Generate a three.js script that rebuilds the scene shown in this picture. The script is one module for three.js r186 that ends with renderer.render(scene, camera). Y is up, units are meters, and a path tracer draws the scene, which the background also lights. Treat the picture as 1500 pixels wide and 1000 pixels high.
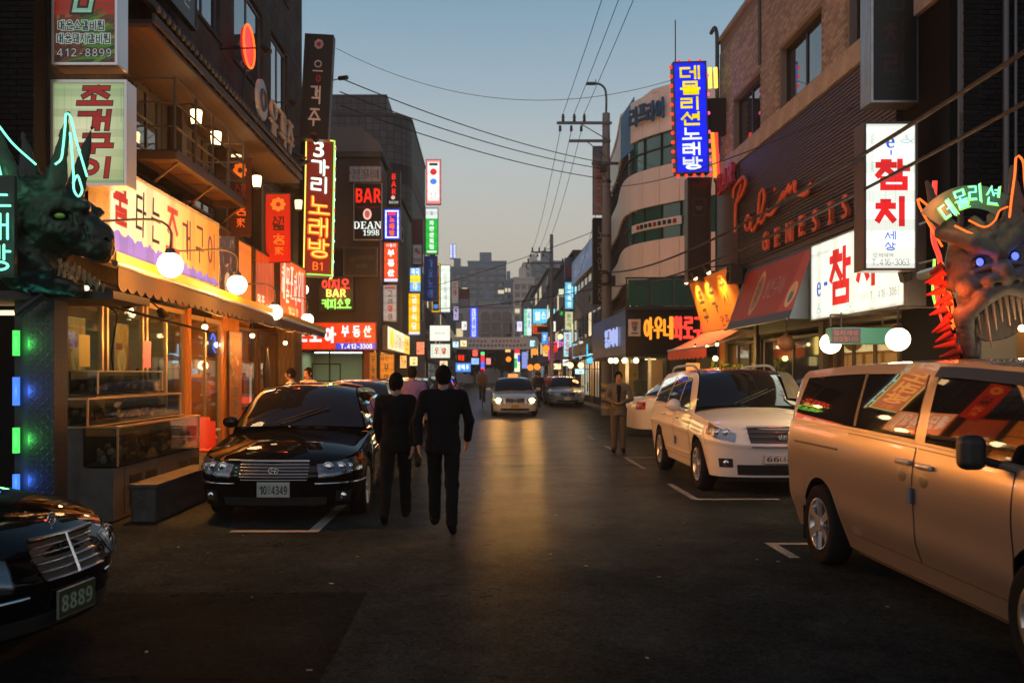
import * as THREE from 'three';
import { mergeGeometries, mergeVertices } from 'three/addons/utils/BufferGeometryUtils.js';
import { RoundedBoxGeometry } from 'three/addons/geometries/RoundedBoxGeometry.js';
import { TextGeometry } from 'three/addons/geometries/TextGeometry.js';
import { FontLoader } from 'three/addons/loaders/FontLoader.js';

// ---------- camera, sky, afterglow, exposure ----------
const scene = new THREE.Scene();
const F = 1310, EYE = 1.65;
const camera = new THREE.PerspectiveCamera(2 * Math.atan(500 / F) * 180 / Math.PI, 1.5, 0.05, 3000);
camera.position.set(0, EYE, 0);
camera.setViewOffset(1500, 1000, 42, -48, 1500, 1000);
camera.focus = 10.5;
camera.userData.fStop = 2.2;
scene.add(camera);
scene.fog = new THREE.FogExp2(0xb4b4b2, .0008);
const skyData = (() => {
  const w = 256, h = 128, data = new Float32Array(w * h * 4);
  // elevation in degrees -> linear radiance of a clear dusk sky
  const stops = [[-90, .03, .03, .032], [-2, .10, .095, .09], [0, .60, .50, .40], [5, .60, .535, .435], [8.2, .585, .545, .46], [13.6, .485, .54, .545], [18, .335, .44, .52], [22.5, .22, .36, .475], [32, .09, .18, .275], [50, .035, .085, .15], [90, .02, .055, .10]];
  for (let j = 0; j < h; j++) {
    const el = ((j + .5) / h - .5) * 180;
    let k = 0; while (k < stops.length - 2 && el > stops[k + 1][0]) k++;
    const a = stops[k], b = stops[k + 1], t = Math.min(1, Math.max(0, (el - a[0]) / (b[0] - a[0])));
    for (let i = 0; i < w; i++) for (let c = 0; c < 4; c++) data[(j * w + i) * 4 + c] = c < 3 ? 1.09 * (a[c + 1] + (b[c + 1] - a[c + 1]) * t) : 1;
  }
  const t = new THREE.DataTexture(data, w, h, THREE.RGBAFormat, THREE.FloatType);
  t.mapping = THREE.EquirectangularReflectionMapping; t.magFilter = t.minFilter = THREE.LinearFilter; t.needsUpdate = true;
  return t;
})();
scene.background = skyData; scene.environment = skyData;
scene.backgroundIntensity = 1; scene.environmentIntensity = 1;
const sun = new THREE.DirectionalLight(new THREE.Color(1, .72, .64), .7);   // the last glow of the western sky behind the viewer
sun.name = 'evening_glow'; sun.position.set(-22, 30, 60); sun.target.position.set(6, 2, -20); sun.shadow.radius = 160; sun.castShadow = true;
Object.assign(sun.shadow.camera, { left: -60, right: 60, top: 60, bottom: -60, far: 300 });
scene.add(sun, sun.target);
const renderer = new THREE.WebGLRenderer({ antialias: true });
renderer.toneMapping = THREE.LinearToneMapping;
renderer.toneMappingExposure = 1;
renderer.shadowMap.enabled = true;

// ---------- helpers ----------
const PI = Math.PI, clamp = THREE.MathUtils.clamp, lerp = THREE.MathUtils.lerp;
function rng(seed) { let s = seed >>> 0; return () => { s = (s + 0x6d2b79f5) | 0; let t = Math.imul(s ^ (s >>> 15), 1 | s); t = (t + Math.imul(t ^ (t >>> 7), 61 | t)) ^ t; return ((t ^ (t >>> 14)) >>> 0) / 4294967296; }; }
const V = (x, y, z) => new THREE.Vector3(x, y, z);
const RGB = (r, g, b) => new THREE.Color().setRGB(r, g, b);
const at = (px, py, d) => V((px - 708) * d / F, EYE - (py - 548) * d / F, -d);           // a point the photograph shows, at its distance
const dOf = (px, X) => X * F / (px - 708);
const used = new Map();
function numbered(n) { const k = used.get(n) ?? 0; used.set(n, k + 1); return k ? n + '_' + String(k).padStart(3, '0') : n; }
function tag(o, label, category, group, kind) { if (label) o.userData.label = label; if (category) o.userData.category = category; if (group) o.userData.group = group; if (kind) o.userData.kind = kind; return o; }
function thing(name, label, category, pos = [0, 0, 0], ry = 0, group) {
  const o = new THREE.Group(); o.name = numbered(name); o.position.set(pos.x ?? pos[0], pos.y ?? pos[1], pos.z ?? pos[2]); o.rotation.y = ry; scene.add(o);
  return tag(o, label, category, group);
}
function norm(g) { g = g.index ? g.toNonIndexed() : g; if (!g.attributes.normal) g.computeVertexNormals(); if (!g.attributes.uv) g.setAttribute('uv', new THREE.BufferAttribute(new Float32Array(g.attributes.position.count * 2), 2)); for (const k of Object.keys(g.attributes)) if (!['position', 'normal', 'uv', 'color'].includes(k)) g.deleteAttribute(k); return g; }
function merged(gs) { gs = gs.flat(9); return gs.length === 1 ? gs[0] : mergeGeometries(gs.map(norm)); }
function part(parent, name, gs, mat) {
  const g = Array.isArray(gs) ? merged(gs) : gs;
  const m = new THREE.Mesh(g, mat); m.name = parent ? name : numbered(name); m.castShadow = m.receiveShadow = true; (parent ?? scene).add(m); return m;
}
function struct(name, gs, mat) { const m = part(null, name, gs, mat); m.userData.kind = 'structure'; return m; }
function mv(g, x = 0, y = 0, z = 0, rx = 0, ry = 0, rz = 0) { if (rx) g.rotateX(rx); if (rz) g.rotateZ(rz); if (ry) g.rotateY(ry); return g.translate(x, y, z); }
// a box given by centre and size, with uv in metres
function box(w, h, d, x = 0, y = 0, z = 0, rx = 0, ry = 0, rz = 0) {
  const g = new THREE.BoxGeometry(w, h, d), n = g.attributes.normal, u = g.attributes.uv, p = g.attributes.position;
  for (let i = 0; i < p.count; i++) { const ax = Math.abs(n.getX(i)) > .5, ay = Math.abs(n.getY(i)) > .5; u.setXY(i, (ax ? p.getZ(i) : p.getX(i)) + x + z, (ay ? p.getZ(i) + z : p.getY(i) + y)); }
  return mv(g, x, y, z, rx, ry, rz);
}
const bx = (x0, x1, y0, y1, z0, z1) => box(x1 - x0, y1 - y0, Math.abs(z1 - z0), (x0 + x1) / 2, (y0 + y1) / 2, (z0 + z1) / 2);
const rbox = (w, h, d, r, x = 0, y = 0, z = 0, rx = 0, ry = 0, rz = 0) => mv(new RoundedBoxGeometry(w, h, d, 2, r), x, y, z, rx, ry, rz);
const cyl = (r0, r1, h, x = 0, y = 0, z = 0, seg = 14, rx = 0, rz = 0) => mv(new THREE.CylinderGeometry(r0, r1, h, seg), x, y, z, rx, 0, rz);
const sph = (r, x = 0, y = 0, z = 0, sx = 1, sy = 1, sz = 1, n = 18) => new THREE.SphereGeometry(r, n, Math.round(n * .7)).scale(sx, sy, sz).translate(x, y, z);
function tube(pts, r, seg = 6, closed = false, smooth = false, n) {
  pts = pts.map((p) => p.isVector3 ? p : V(...p));
  let c;
  if (smooth) c = new THREE.CatmullRomCurve3(pts, closed, 'centripetal');
  else { c = new THREE.CurvePath(); for (let i = 0; i + 1 < pts.length; i++) c.add(new THREE.LineCurve3(pts[i], pts[i + 1])); }
  if (!smooth) { const gs = []; for (let i = 0; i + 1 < pts.length; i++) gs.push(rod(pts[i], pts[i + 1], r, r, seg)); for (const p of pts.slice(closed ? 1 : 0)) gs.push(new THREE.SphereGeometry(r, seg, 4).translate(p.x, p.y, p.z)); return merged(gs); }
  return new THREE.TubeGeometry(c, n ?? pts.length * 5, r, seg, closed);
}
function rod(a, b, r0, r1 = r0, seg = 8) {
  a = a.isVector3 ? a : V(...a); b = b.isVector3 ? b : V(...b);
  const d = b.clone().sub(a), g = new THREE.CylinderGeometry(r1, r0, d.length() || 1e-4, seg);
  g.applyQuaternion(new THREE.Quaternion().setFromUnitVectors(V(0, 1, 0), d.normalize()));
  const m = a.clone().add(b).multiplyScalar(.5); return g.translate(m.x, m.y, m.z);
}
function bar(a, b, w, h) { // rectangular bar between two points
  a = a.isVector3 ? a : V(...a); b = b.isVector3 ? b : V(...b);
  const d = b.clone().sub(a), g = new THREE.BoxGeometry(w, h, d.length()), o = new THREE.Object3D(); o.position.copy(a).add(b).multiplyScalar(.5); o.lookAt(b); o.updateMatrix(); return g.applyMatrix4(o.matrix);
}
// a sheet from a function of (u, v) in 0..1
function sheet(f, nu, nv) {
  const p = [], uv = [], ix = [];
  for (let j = 0; j <= nv; j++) for (let i = 0; i <= nu; i++) { const q = f(i / nu, j / nv); p.push(q[0], q[1], q[2]); uv.push(i / nu, j / nv); }
  for (let j = 0; j < nv; j++) for (let i = 0; i < nu; i++) { const a = j * (nu + 1) + i, b = a + 1, c = a + nu + 1, d = c + 1; ix.push(a, b, d, a, d, c); }
  const g = new THREE.BufferGeometry(); g.setAttribute('position', new THREE.Float32BufferAttribute(p, 3)); g.setAttribute('uv', new THREE.Float32BufferAttribute(uv, 2)); g.setIndex(ix); g.computeVertexNormals(); return g;
}
function poly(pts, depth, bevel = 0) { const s = new THREE.Shape(pts.map((p) => new THREE.Vector2(p[0], p[1]))); return new THREE.ExtrudeGeometry(s, { depth, bevelEnabled: bevel > 0, bevelSize: bevel, bevelThickness: bevel, bevelSegments: 2, curveSegments: 10 }); }
const lathe = (pts, n = 24) => new THREE.LatheGeometry(pts.map((p) => new THREE.Vector2(p[0], p[1])), n);
// surface of a signed distance field, meshed by surface nets; colour(x,y,z) gives vertex colours
function nets(sdf, lo, hi, c, colour) {
  const n = [0, 1, 2].map((k) => Math.ceil((hi[k] - lo[k]) / c) + 1), [nx, ny, nz] = n, f = new Float32Array(nx * ny * nz), id = (i, j, k) => (k * ny + j) * nx + i;
  for (let k = 0; k < nz; k++) for (let j = 0; j < ny; j++) for (let i = 0; i < nx; i++) f[id(i, j, k)] = sdf(lo[0] + i * c, lo[1] + j * c, lo[2] + k * c);
  const vi = new Int32Array(nx * ny * nz).fill(-1), p = [], ix = [], col = [];
  const E = []; for (let a = 0; a < 8; a++) for (const b of [1, 2, 4]) if (!(a & b)) E.push([a, a | b]);
  for (let k = 0; k < nz - 1; k++) for (let j = 0; j < ny - 1; j++) for (let i = 0; i < nx - 1; i++) {
    let mask = 0; const v = [];
    for (let a = 0; a < 8; a++) { const q = f[id(i + (a & 1), j + ((a >> 1) & 1), k + (a >> 2))]; v.push(q); if (q < 0) mask |= 1 << a; }
    if (mask === 0 || mask === 255) continue;
    let x = 0, y = 0, z = 0, m = 0;
    for (const [a, b] of E) if ((v[a] < 0) !== (v[b] < 0)) { const t = v[a] / (v[a] - v[b]); x += lerp(a & 1, b & 1, t); y += lerp((a >> 1) & 1, (b >> 1) & 1, t); z += lerp(a >> 2, b >> 2, t); m++; }
    vi[id(i, j, k)] = p.length / 3; const P = [lo[0] + (i + x / m) * c, lo[1] + (j + y / m) * c, lo[2] + (k + z / m) * c]; p.push(...P);
    if (colour) col.push(...colour(...P));
  }
  const quad = (a, b, d, e, flip) => { if (a < 0 || b < 0 || d < 0 || e < 0) return; flip ? ix.push(a, d, b, a, e, d) : ix.push(a, b, d, a, d, e); };
  for (let k = 1; k < nz - 1; k++) for (let j = 1; j < ny - 1; j++) for (let i = 1; i < nx - 1; i++) {
    const s = f[id(i, j, k)] < 0;
    if (s !== f[id(i + 1, j, k)] < 0) quad(vi[id(i, j - 1, k - 1)], vi[id(i, j, k - 1)], vi[id(i, j, k)], vi[id(i, j - 1, k)], !s);
    if (s !== f[id(i, j + 1, k)] < 0) quad(vi[id(i - 1, j, k - 1)], vi[id(i - 1, j, k)], vi[id(i, j, k)], vi[id(i, j, k - 1)], !s);
    if (s !== f[id(i, j, k + 1)] < 0) quad(vi[id(i - 1, j - 1, k)], vi[id(i, j - 1, k)], vi[id(i, j, k)], vi[id(i - 1, j, k)], !s);
  }
  const g = new THREE.BufferGeometry(); g.setAttribute('position', new THREE.Float32BufferAttribute(p, 3)); if (colour) g.setAttribute('color', new THREE.Float32BufferAttribute(col, 3)); g.setIndex(ix); g.computeVertexNormals(); return g;
}
const smin = (a, b, k) => { const h = Math.max(k - Math.abs(a - b), 0) / k; return Math.min(a, b) - h * h * k * .25; };
const smax = (a, b, k) => -smin(-a, -b, k);
const ell = (x, y, z, c, r) => { const a = (x - c[0]) / r[0], b = (y - c[1]) / r[1], d = (z - c[2]) / r[2], q = Math.sqrt(a * a + b * b + d * d), e = Math.sqrt((a / r[0]) ** 2 + (b / r[1]) ** 2 + (d / r[2]) ** 2); return e < 1e-6 ? -Math.min(...r) : q * (q - 1) / e; };
const hash3 = (i, j, k) => { let h = Math.imul(i, 374761393) + Math.imul(j, 668265263) + Math.imul(k, 2147483647 - 5711); h = Math.imul(h ^ (h >>> 13), 1274126177); return ((h ^ (h >>> 16)) >>> 0) / 4294967296 - .5; };
const vnoise = (x, y, z) => { const i = Math.floor(x), j = Math.floor(y), k = Math.floor(z), f = (t) => t * t * (3 - 2 * t), u = f(x - i), v = f(y - j), w = f(z - k), L = lerp; return L(L(L(hash3(i, j, k), hash3(i + 1, j, k), u), L(hash3(i, j + 1, k), hash3(i + 1, j + 1, k), u), v), L(L(hash3(i, j, k + 1), hash3(i + 1, j, k + 1), u), L(hash3(i, j + 1, k + 1), hash3(i + 1, j + 1, k + 1), u), v), w); };
const cap = (x, y, z, a, b, r0, r1, fz = 1) => { const bx_ = b[0] - a[0], by = b[1] - a[1], bz = (b[2] - a[2]) * fz, px = x - a[0], py = y - a[1], pz = (z - a[2]) * fz, t = clamp((px * bx_ + py * by + pz * bz) / (bx_ * bx_ + by * by + bz * bz + 1e-9), 0, 1); return Math.hypot(px - bx_ * t, py - by * t, pz - bz * t) - (r0 + (r1 - r0) * t); };

// ---------- textures ----------
function canvasTex(w, h, draw, srgb = true) {
  const c = document.createElement('canvas'); c.width = w; c.height = h; const g = c.getContext('2d'); draw(g, w, h);
  const t = new THREE.CanvasTexture(c); if (srgb) t.colorSpace = THREE.SRGBColorSpace; t.wrapS = t.wrapT = THREE.RepeatWrapping; t.magFilter = THREE.LinearFilter; return t;
}
function noiseField(n, seed, octs) { // tiling value noise
  const out = new Float32Array(n * n);
  for (const [cells, amp] of octs) {
    const r = rng(seed + cells * 17), v = Float32Array.from({ length: cells * cells }, () => r() - .5);
    for (let y = 0; y < n; y++) for (let x = 0; x < n; x++) {
      const fx = x / n * cells, fy = y / n * cells, i = Math.floor(fx), j = Math.floor(fy), sx = fx - i, sy = fy - j, tx = sx * sx * (3 - 2 * sx), ty = sy * sy * (3 - 2 * sy), I = (i + 1) % cells, J = (j + 1) % cells;
      out[y * n + x] += amp * lerp(lerp(v[j * cells + i], v[j * cells + I], tx), lerp(v[J * cells + i], v[J * cells + I], tx), ty);
    }
  }
  return out;
}
function dataTex(n, f, srgb) { const d = new Uint8Array(n * n * 4); for (let i = 0; i < n * n; i++) { const c = f(i, i % n, (i / n) | 0); for (let k = 0; k < 3; k++) d[i * 4 + k] = clamp(c[k] * 255, 0, 255); d[i * 4 + 3] = 255; } const t = new THREE.DataTexture(d, n, n); t.wrapS = t.wrapT = THREE.RepeatWrapping; t.magFilter = THREE.LinearFilter; t.needsUpdate = true; if (srgb) t.colorSpace = THREE.SRGBColorSpace; return t; }
const rep = (t, x, y = x) => { const c = t.clone(); c.repeat.set(x, y); c.needsUpdate = true; return c; };
const nA = noiseField(512, 3, [[4, .5], [9, .4], [23, .25], [64, .3], [128, .6], [256, .6]]), nB = noiseField(256, 8, [[3, .6], [7, .5], [19, .35], [50, .25], [128, .2]]);
const T = {};
T.grime = dataTex(256, (i) => { const v = .78 + nB[i] * .32; return [v, v, v]; });
T.grimeR = dataTex(256, (i) => { const v = .62 + nB[i] * .45; return [v, v, v]; });
T.asphalt = (() => { const r = rng(5); return dataTex(512, (i) => { const s = r(), v = .185 + nA[i] * .12 + (s > .985 ? .16 : s < .1 ? -.05 : 0) + (r() - .5) * .08; return [v * .86, v * .99, v]; }, true); })();
T.asphaltB = (() => { const r = rng(6); return dataTex(512, (i) => { const v = .5 + nA[i] * .25 + (r() - .5) * .8; return [v, v, v]; }); })();
T.big = dataTex(256, (i) => { const v = .82 + nB[i] * .5; return [v, v, v]; });
T.wood = dataTex(256, (i, x, y) => { const v = .55 + nB[((y * 7) % 256) * 256 + ((x / 6) | 0)] * .5 + nB[i] * .2; return [v, v * .93, v * .86]; });
T.faint = rep(dataTex(256, (i) => { const v = .93 + nB[i] * .12; return [v, v, v]; }), .22);
T.tiles = canvasTex(256, 256, (g) => { const r = rng(9); g.fillStyle = '#55555a'; g.fillRect(0, 0, 256, 256); for (let j = 0; j < 8; j++) for (let i = 0; i < 8; i++) { const v = 118 + r() * 26; g.fillStyle = `rgb(${v},${v},${v + 2})`; g.fillRect(i * 32 + 2, j * 32 + 2, 28, 28); } });

// ---------- materials ----------
const mat = (r, g, b, rough = .8, o = {}) => rough >= .75 ? new THREE.MeshPhysicalMaterial({ color: RGB(r, g, b), roughness: rough, specularIntensity: .08, ...o }) : new THREE.MeshStandardMaterial({ color: RGB(r, g, b), roughness: rough, ...o });
const phys = (r, g, b, rough, o = {}) => new THREE.MeshPhysicalMaterial({ color: RGB(r, g, b), roughness: rough, ...o });
const glow = (r, g, b, k = 1, base = .1) => new THREE.MeshStandardMaterial({ color: RGB(r * base, g * base, b * base), roughness: .4, emissive: RGB(r, g, b), emissiveIntensity: k });
const M = {
  granite: mat(.11, .115, .12, .85, { map: rep(T.grimeR, .7), bumpMap: rep(T.asphaltB, 1.5), bumpScale: .004 }),
  plaster: mat(.30, .29, .28, .9, { map: rep(T.grime, .35) }),
  pale: mat(.90, .77, .69, .45, { map: T.faint }),
  concrete: mat(.13, .125, .115, .9, { map: rep(T.grimeR, .6), bumpMap: rep(T.asphaltB, 1), bumpScale: .003 }),
  concreteDark: mat(.13, .13, .125, .9, { map: rep(T.grimeR, .5) }),
  brickWarm: mat(.38, .375, .38, .85, { map: rep(T.grime, 1.3) }),
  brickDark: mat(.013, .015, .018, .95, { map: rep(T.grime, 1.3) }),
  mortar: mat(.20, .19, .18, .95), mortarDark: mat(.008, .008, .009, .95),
  slat: mat(.045, .03, .027, .5, { map: rep(T.grime, .8) }), slatPanel: mat(.07, .045, .036, .35, { map: rep(T.grime, .6) }),
  wood: mat(.055, .028, .014, .6, { map: rep(T.wood, .8) }), woodDark: mat(.03, .018, .011, .6, { map: rep(T.wood, .8) }), woodOrange: mat(.10, .045, .018, .55, { map: rep(T.wood, .8) }),
  roofTile: mat(.045, .05, .058, .55, { map: rep(T.grime, 1.5) }),
  black: mat(.012, .012, .013, .5), blackGloss: mat(.01, .01, .011, .25), rubber: mat(.012, .012, .012, .85), dark: mat(.03, .03, .032, .6),
  steel: mat(.42, .42, .43, .35, { metalness: .9, map: rep(T.grime, 2) }), steelDark: mat(.10, .10, .11, .45, { metalness: .7 }), alu: mat(.55, .55, .56, .3, { metalness: .85 }), chrome: mat(.75, .75, .76, .1, { metalness: 1 }), goldFrame: mat(.55, .40, .22, .3, { metalness: .8 }),
  white: mat(.72, .72, .70, .5), offwhite: mat(.55, .52, .47, .7, { map: rep(T.grime, 1) }), red: mat(.42, .03, .02, .45), redCloth: mat(.35, .035, .02, .85), orangeWall: mat(.55, .20, .06, .7, { map: rep(T.grime, .8) }), greenGlass: phys(.03, .12, .105, .05, { clearcoat: 1, clearcoatRoughness: .03 }),
  pane: phys(.8, .86, .86, .02, { transmission: 1, thickness: 0, ior: 1.5 }), paneDark: phys(.018, .022, .026, .05, { clearcoat: 1, clearcoatRoughness: .02 }), tint: phys(.006, .006, .007, .03, { clearcoat: 1, clearcoatRoughness: .01 }),
  skin: mat(.42, .25, .17, .6), pole: mat(.27, .275, .28, .9, { map: rep(T.grime, .8) }), cable: mat(.012, .012, .014, .7), ceramic: mat(.25, .13, .06, .4),
  globe: glow(1, .84, .5, 6, .8), warmTube: glow(1, .62, .28, 3), warmBulb: glow(1, .72, .36, 5), whiteTube: glow(.95, 1, .9, 4),
  nGreen: glow(.22, 1, .62, 1.7), nRed: glow(1, .05, .03, 1.5), nOrange: glow(1, .15, .015, 1.7), nYellow: glow(1, .78, .12, 1.5), nWhite: glow(.75, 1, .85, 1.8), nBlue: glow(.12, .22, 1, 2), nPink: glow(1, .1, .35, 1.6), nLime: glow(.35, 1, .12, 1.4), nAmber: glow(1, .30, .02, 1.4),
};
const fonts = {}; for (const [k, f] of [['b', 'sans_bold'], ['r', 'sans_regular'], ['s', 'serif_bold']]) fonts[k] = await new FontLoader().loadAsync(`fonts/droid/droid_${f}.typeface.json`);
function word(str, size, depth, font = 'b') { const g = new TextGeometry(str, { font: fonts[font], size, depth, curveSegments: 4, bevelEnabled: false }); g.computeBoundingBox(); return g; }

// ---------- Hangul: strokes composed from jamo ----------
const CI = 'ㄱㄲㄴㄷㄸㄹㅁㅂㅃㅅㅆㅇㅈㅉㅊㅋㅌㅍㅎ', CM = 'ㅏㅐㅑㅒㅓㅔㅕㅖㅗㅘㅙㅚㅛㅜㅝㅞㅟㅠㅡㅢㅣ', CF = ' ㄱㄲㄳㄴㄵㄶㄷㄹㄺㄻㄼㄽㄾㄿㅀㅁㅂㅄㅅㅆㅇㅈㅊㅋㅌㅍㅎ';
const JAMO = { ㄱ: '009099', ㄴ: '000999', ㄷ: '90000999', ㄹ: '009094040999', ㅁ: '0090990900', ㅂ: '0009 9099 0494 0999', ㅅ: '5009 5299', ㅇ: 'O', ㅈ: '0090 5009 5399', ㅊ: '3060 0292 5209 5599', ㅋ: '009099 0494', ㅌ: '90000999 0494', ㅍ: '0090 3039 6069 0999', ㅎ: '3060 0292 o',
  ㅏ: '3039 3494', ㅐ: '1019 7079 1474', ㅑ: '3039 3393 3696', ㅓ: '7079 0474', ㅔ: '5059 9099 0454', ㅕ: '7079 0373 0676', ㅖ: '5059 9099 0353 0656', ㅒ: '1019 7079 1373 1676', ㅣ: '6069', ㅗ: '0898 4048', ㅛ: '0898 3038 6068', ㅜ: '0191 4149', ㅠ: '0191 3139 6169', ㅡ: '0595' };
const MIX = { ㅘ: 'ㅗㅏ', ㅙ: 'ㅗㅐ', ㅚ: 'ㅗㅣ', ㅝ: 'ㅜㅓ', ㅞ: 'ㅜㅔ', ㅟ: 'ㅜㅣ', ㅢ: 'ㅡㅣ' };
const DBL = { ㄲ: 'ㄱ', ㄸ: 'ㄷ', ㅃ: 'ㅂ', ㅆ: 'ㅅ', ㅉ: 'ㅈ' };
const HANJA = { 留: '2005 0545 1043 5090 9094 7055 1696 1699 1989? 1696 1999 1619 9699 5659 1797', 客: '4041 0302 0292 9293 4307 3484 8408 3487? 2696 2629 9699 2999', 來: '0191 4049 1316 3336? 2204 2244 7254 7294 4509 4599', 珠: '0040 2029 0444 0949 5290 5090 4494 7079 7449 7499' };
function jamo(c, x, y, w, h, out) {
  if (DBL[c]) { jamo(DBL[c], x, y, w * .46, h, out); jamo(DBL[c], x + w * .54, y, w * .46, h, out); return; }
  for (const s of (JAMO[c] ?? '').split(' ')) {
    if (s === 'O' || s === 'o') { const cy = s === 'O' ? .5 : .72, ry = s === 'O' ? .5 : .28, rx = s === 'O' ? .5 : .36, p = []; for (let i = 0; i <= 16; i++) p.push([x + w * (.5 + rx * Math.sin(i / 8 * PI)), y + h * (cy - ry * Math.cos(i / 8 * PI))]); out.push(p); continue; }
    const p = []; for (let i = 0; i + 1 < s.length; i += 2) p.push([x + w * (+s[i] / 9), y + h * (+s[i + 1] / 9)]); if (p.length > 1) out.push(p);
  }
}
function syllable(ch) { // polylines in the unit square, y down
  const out = [];
  if (HANJA[ch]) { for (const s of HANJA[ch].replace(/\?/g, '').split(' ')) { const p = []; for (let i = 0; i + 1 < s.length; i += 2) p.push([+s[i] / 9, +s[i + 1] / 9]); out.push(p); } return out; }
  const k = ch.charCodeAt(0) - 0xac00; if (k < 0 || k > 11171) return null;
  const I = CI[(k / 588) | 0], m = CM[((k % 588) / 28) | 0], f = k % 28 ? CF[k % 28] : '';
  if (MIX[m]) {
    const hh = f ? .62 : 1; jamo(I, 0.02, 0, .56, .5 * hh, out); jamo(MIX[m][0], 0, .58 * hh, .62, .34 * hh, out); jamo(MIX[m][1], .66, 0, .34, hh, out);
  } else if ('ㅗㅛㅜㅠㅡ'.includes(m)) {
    if (f) { jamo(I, .14, 0, .72, .33, out); jamo(m, 0, m === 'ㅡ' ? .38 : .4, 1, .18, out); } else { jamo(I, .14, 0, .72, .48, out); jamo(m, 0, .56, 1, .4, out); }
  } else { const wide = 'ㅐㅔㅒㅖ'.includes(m); jamo(I, 0, f ? .02 : .12, wide ? .48 : .54, f ? .5 : .72, out); jamo(m, wide ? .54 : .62, 0, wide ? .46 : .38, f ? .58 : 1, out); }
  if (f) jamo(f, .16, .68, .76, .32, out);
  return out;
}
// writes text into a rectangle of a canvas; dir 'h' or 'v'
function write(g, text, x, y, w, h, { dir = 'h', color = '#fff', lw = .13, gap = .16, outline, olw = .1, font = 'bold', family = 'sans-serif', slant = 0, pad = 0 } = {}) {
  const chars = [...text], n = chars.length, cw = dir === 'h' ? w / n : w, chh = dir === 'h' ? h : h / n;
  chars.forEach((c, i) => {
    if (c === ' ') return;
    const X = x + (dir === 'h' ? i * cw : 0), Y = y + (dir === 'h' ? 0 : i * chh), gx = cw * gap / 2, gy = chh * (dir === 'h' ? pad : gap) / 2, W = cw - 2 * gx, Hh = chh - 2 * gy;
    const S = syllable(c);
    g.save(); g.translate(X + gx, Y + gy); if (slant) g.transform(1, 0, -slant, 1, slant * Hh / 2, 0);
    if (S) {
      const L = lw * Math.min(W, Hh), o = L * .5; g.lineCap = 'butt'; g.lineJoin = 'miter';
      const path = () => { for (const p of S) { g.beginPath(); p.forEach((q, k) => g[k ? 'lineTo' : 'moveTo'](o + q[0] * (W - 2 * o), o + q[1] * (Hh - 2 * o))); g.stroke(); } };
      g.lineCap = 'square';
      if (outline) { g.strokeStyle = outline; g.lineWidth = L + olw * Math.min(W, Hh) * 2; path(); }
      g.strokeStyle = color; g.lineWidth = L; path();
    } else {
      g.font = `${font} 100px ${family}`; g.textAlign = 'left'; g.textBaseline = 'alphabetic'; const m = g.measureText(c), wd = Math.max(1, m.actualBoundingBoxRight + m.actualBoundingBoxLeft), up = 73; let sx = W / wd, sy = Hh / up; if (sx > sy) { const s2 = sy * Math.min(1.1, sx / sy); g.translate((W - wd * s2) / 2, 0); sx = s2; }
      g.scale(sx, sy); g.fillStyle = color; if (outline) { g.strokeStyle = outline; g.lineWidth = 14; g.strokeText(c, m.actualBoundingBoxLeft, up); } g.fillText(c, m.actualBoundingBoxLeft, up);
    }
    g.restore();
  });
}
const latin = (g, s, x, y, px, color, o = {}) => { g.save(); g.font = `${o.w ?? 'bold'} ${px}px ${o.f ?? 'sans-serif'}`; g.fillStyle = color; g.textAlign = o.a ?? 'center'; g.textBaseline = 'middle'; g.translate(x, y); if (o.sx) g.scale(o.sx, 1); if (o.rot) g.rotate(o.rot); g.fillText(s, 0, 0); g.restore(); };
const fill = (g, c, x = 0, y = 0, w = 9999, h = 9999) => { g.fillStyle = c; g.fillRect(x, y, w, h); };
const disc = (g, c, x, y, r, ry = r) => { g.fillStyle = c; g.beginPath(); g.ellipse(x, y, r, ry, 0, 0, 2 * PI); g.fill(); };
// the strokes of one character as tubes, in a box centred on (cx, cy) of the parent's xy plane
function strokes(ch, cx, cy, w, h, r, z = 0, seg = 5) { const S = syllable(ch); return S ? S.map((p) => tube(p.map((q) => [cx + (q[0] - .5) * w, cy - (q[1] - .5) * h, z]), r, seg)) : []; }
function letters(parent, text, x, y, w, h, m, { dir = 'h', r = .02, z = .03, gap = .2, seg = 5, dx = 0, dy = 0 } = {}) {
  const c = [...text], n = c.length;
  c.forEach((ch, i) => { if (ch === ' ') return; const cw = dir === 'h' ? w / n : w, hh = dir === 'h' ? h : h / n; part(parent, 'letter', strokes(ch, x + (dir === 'h' ? (i + .5) * cw : w / 2) + dx * i, y - (dir === 'h' ? h / 2 : (i + .5) * hh) + dy * i, cw * (1 - gap), hh * (dir === 'h' ? 1 : 1 - gap), r, z, seg), m); });
}

// ---------- lit sign boxes ----------
const rect = (x0, y0, x1, y1, d) => { const a = at(x0, y0, d), b = at(x1, y1, d); return { c: V((a.x + b.x) / 2, (a.y + b.y) / 2, -d), w: b.x - a.x, h: a.y - b.y }; };
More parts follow.
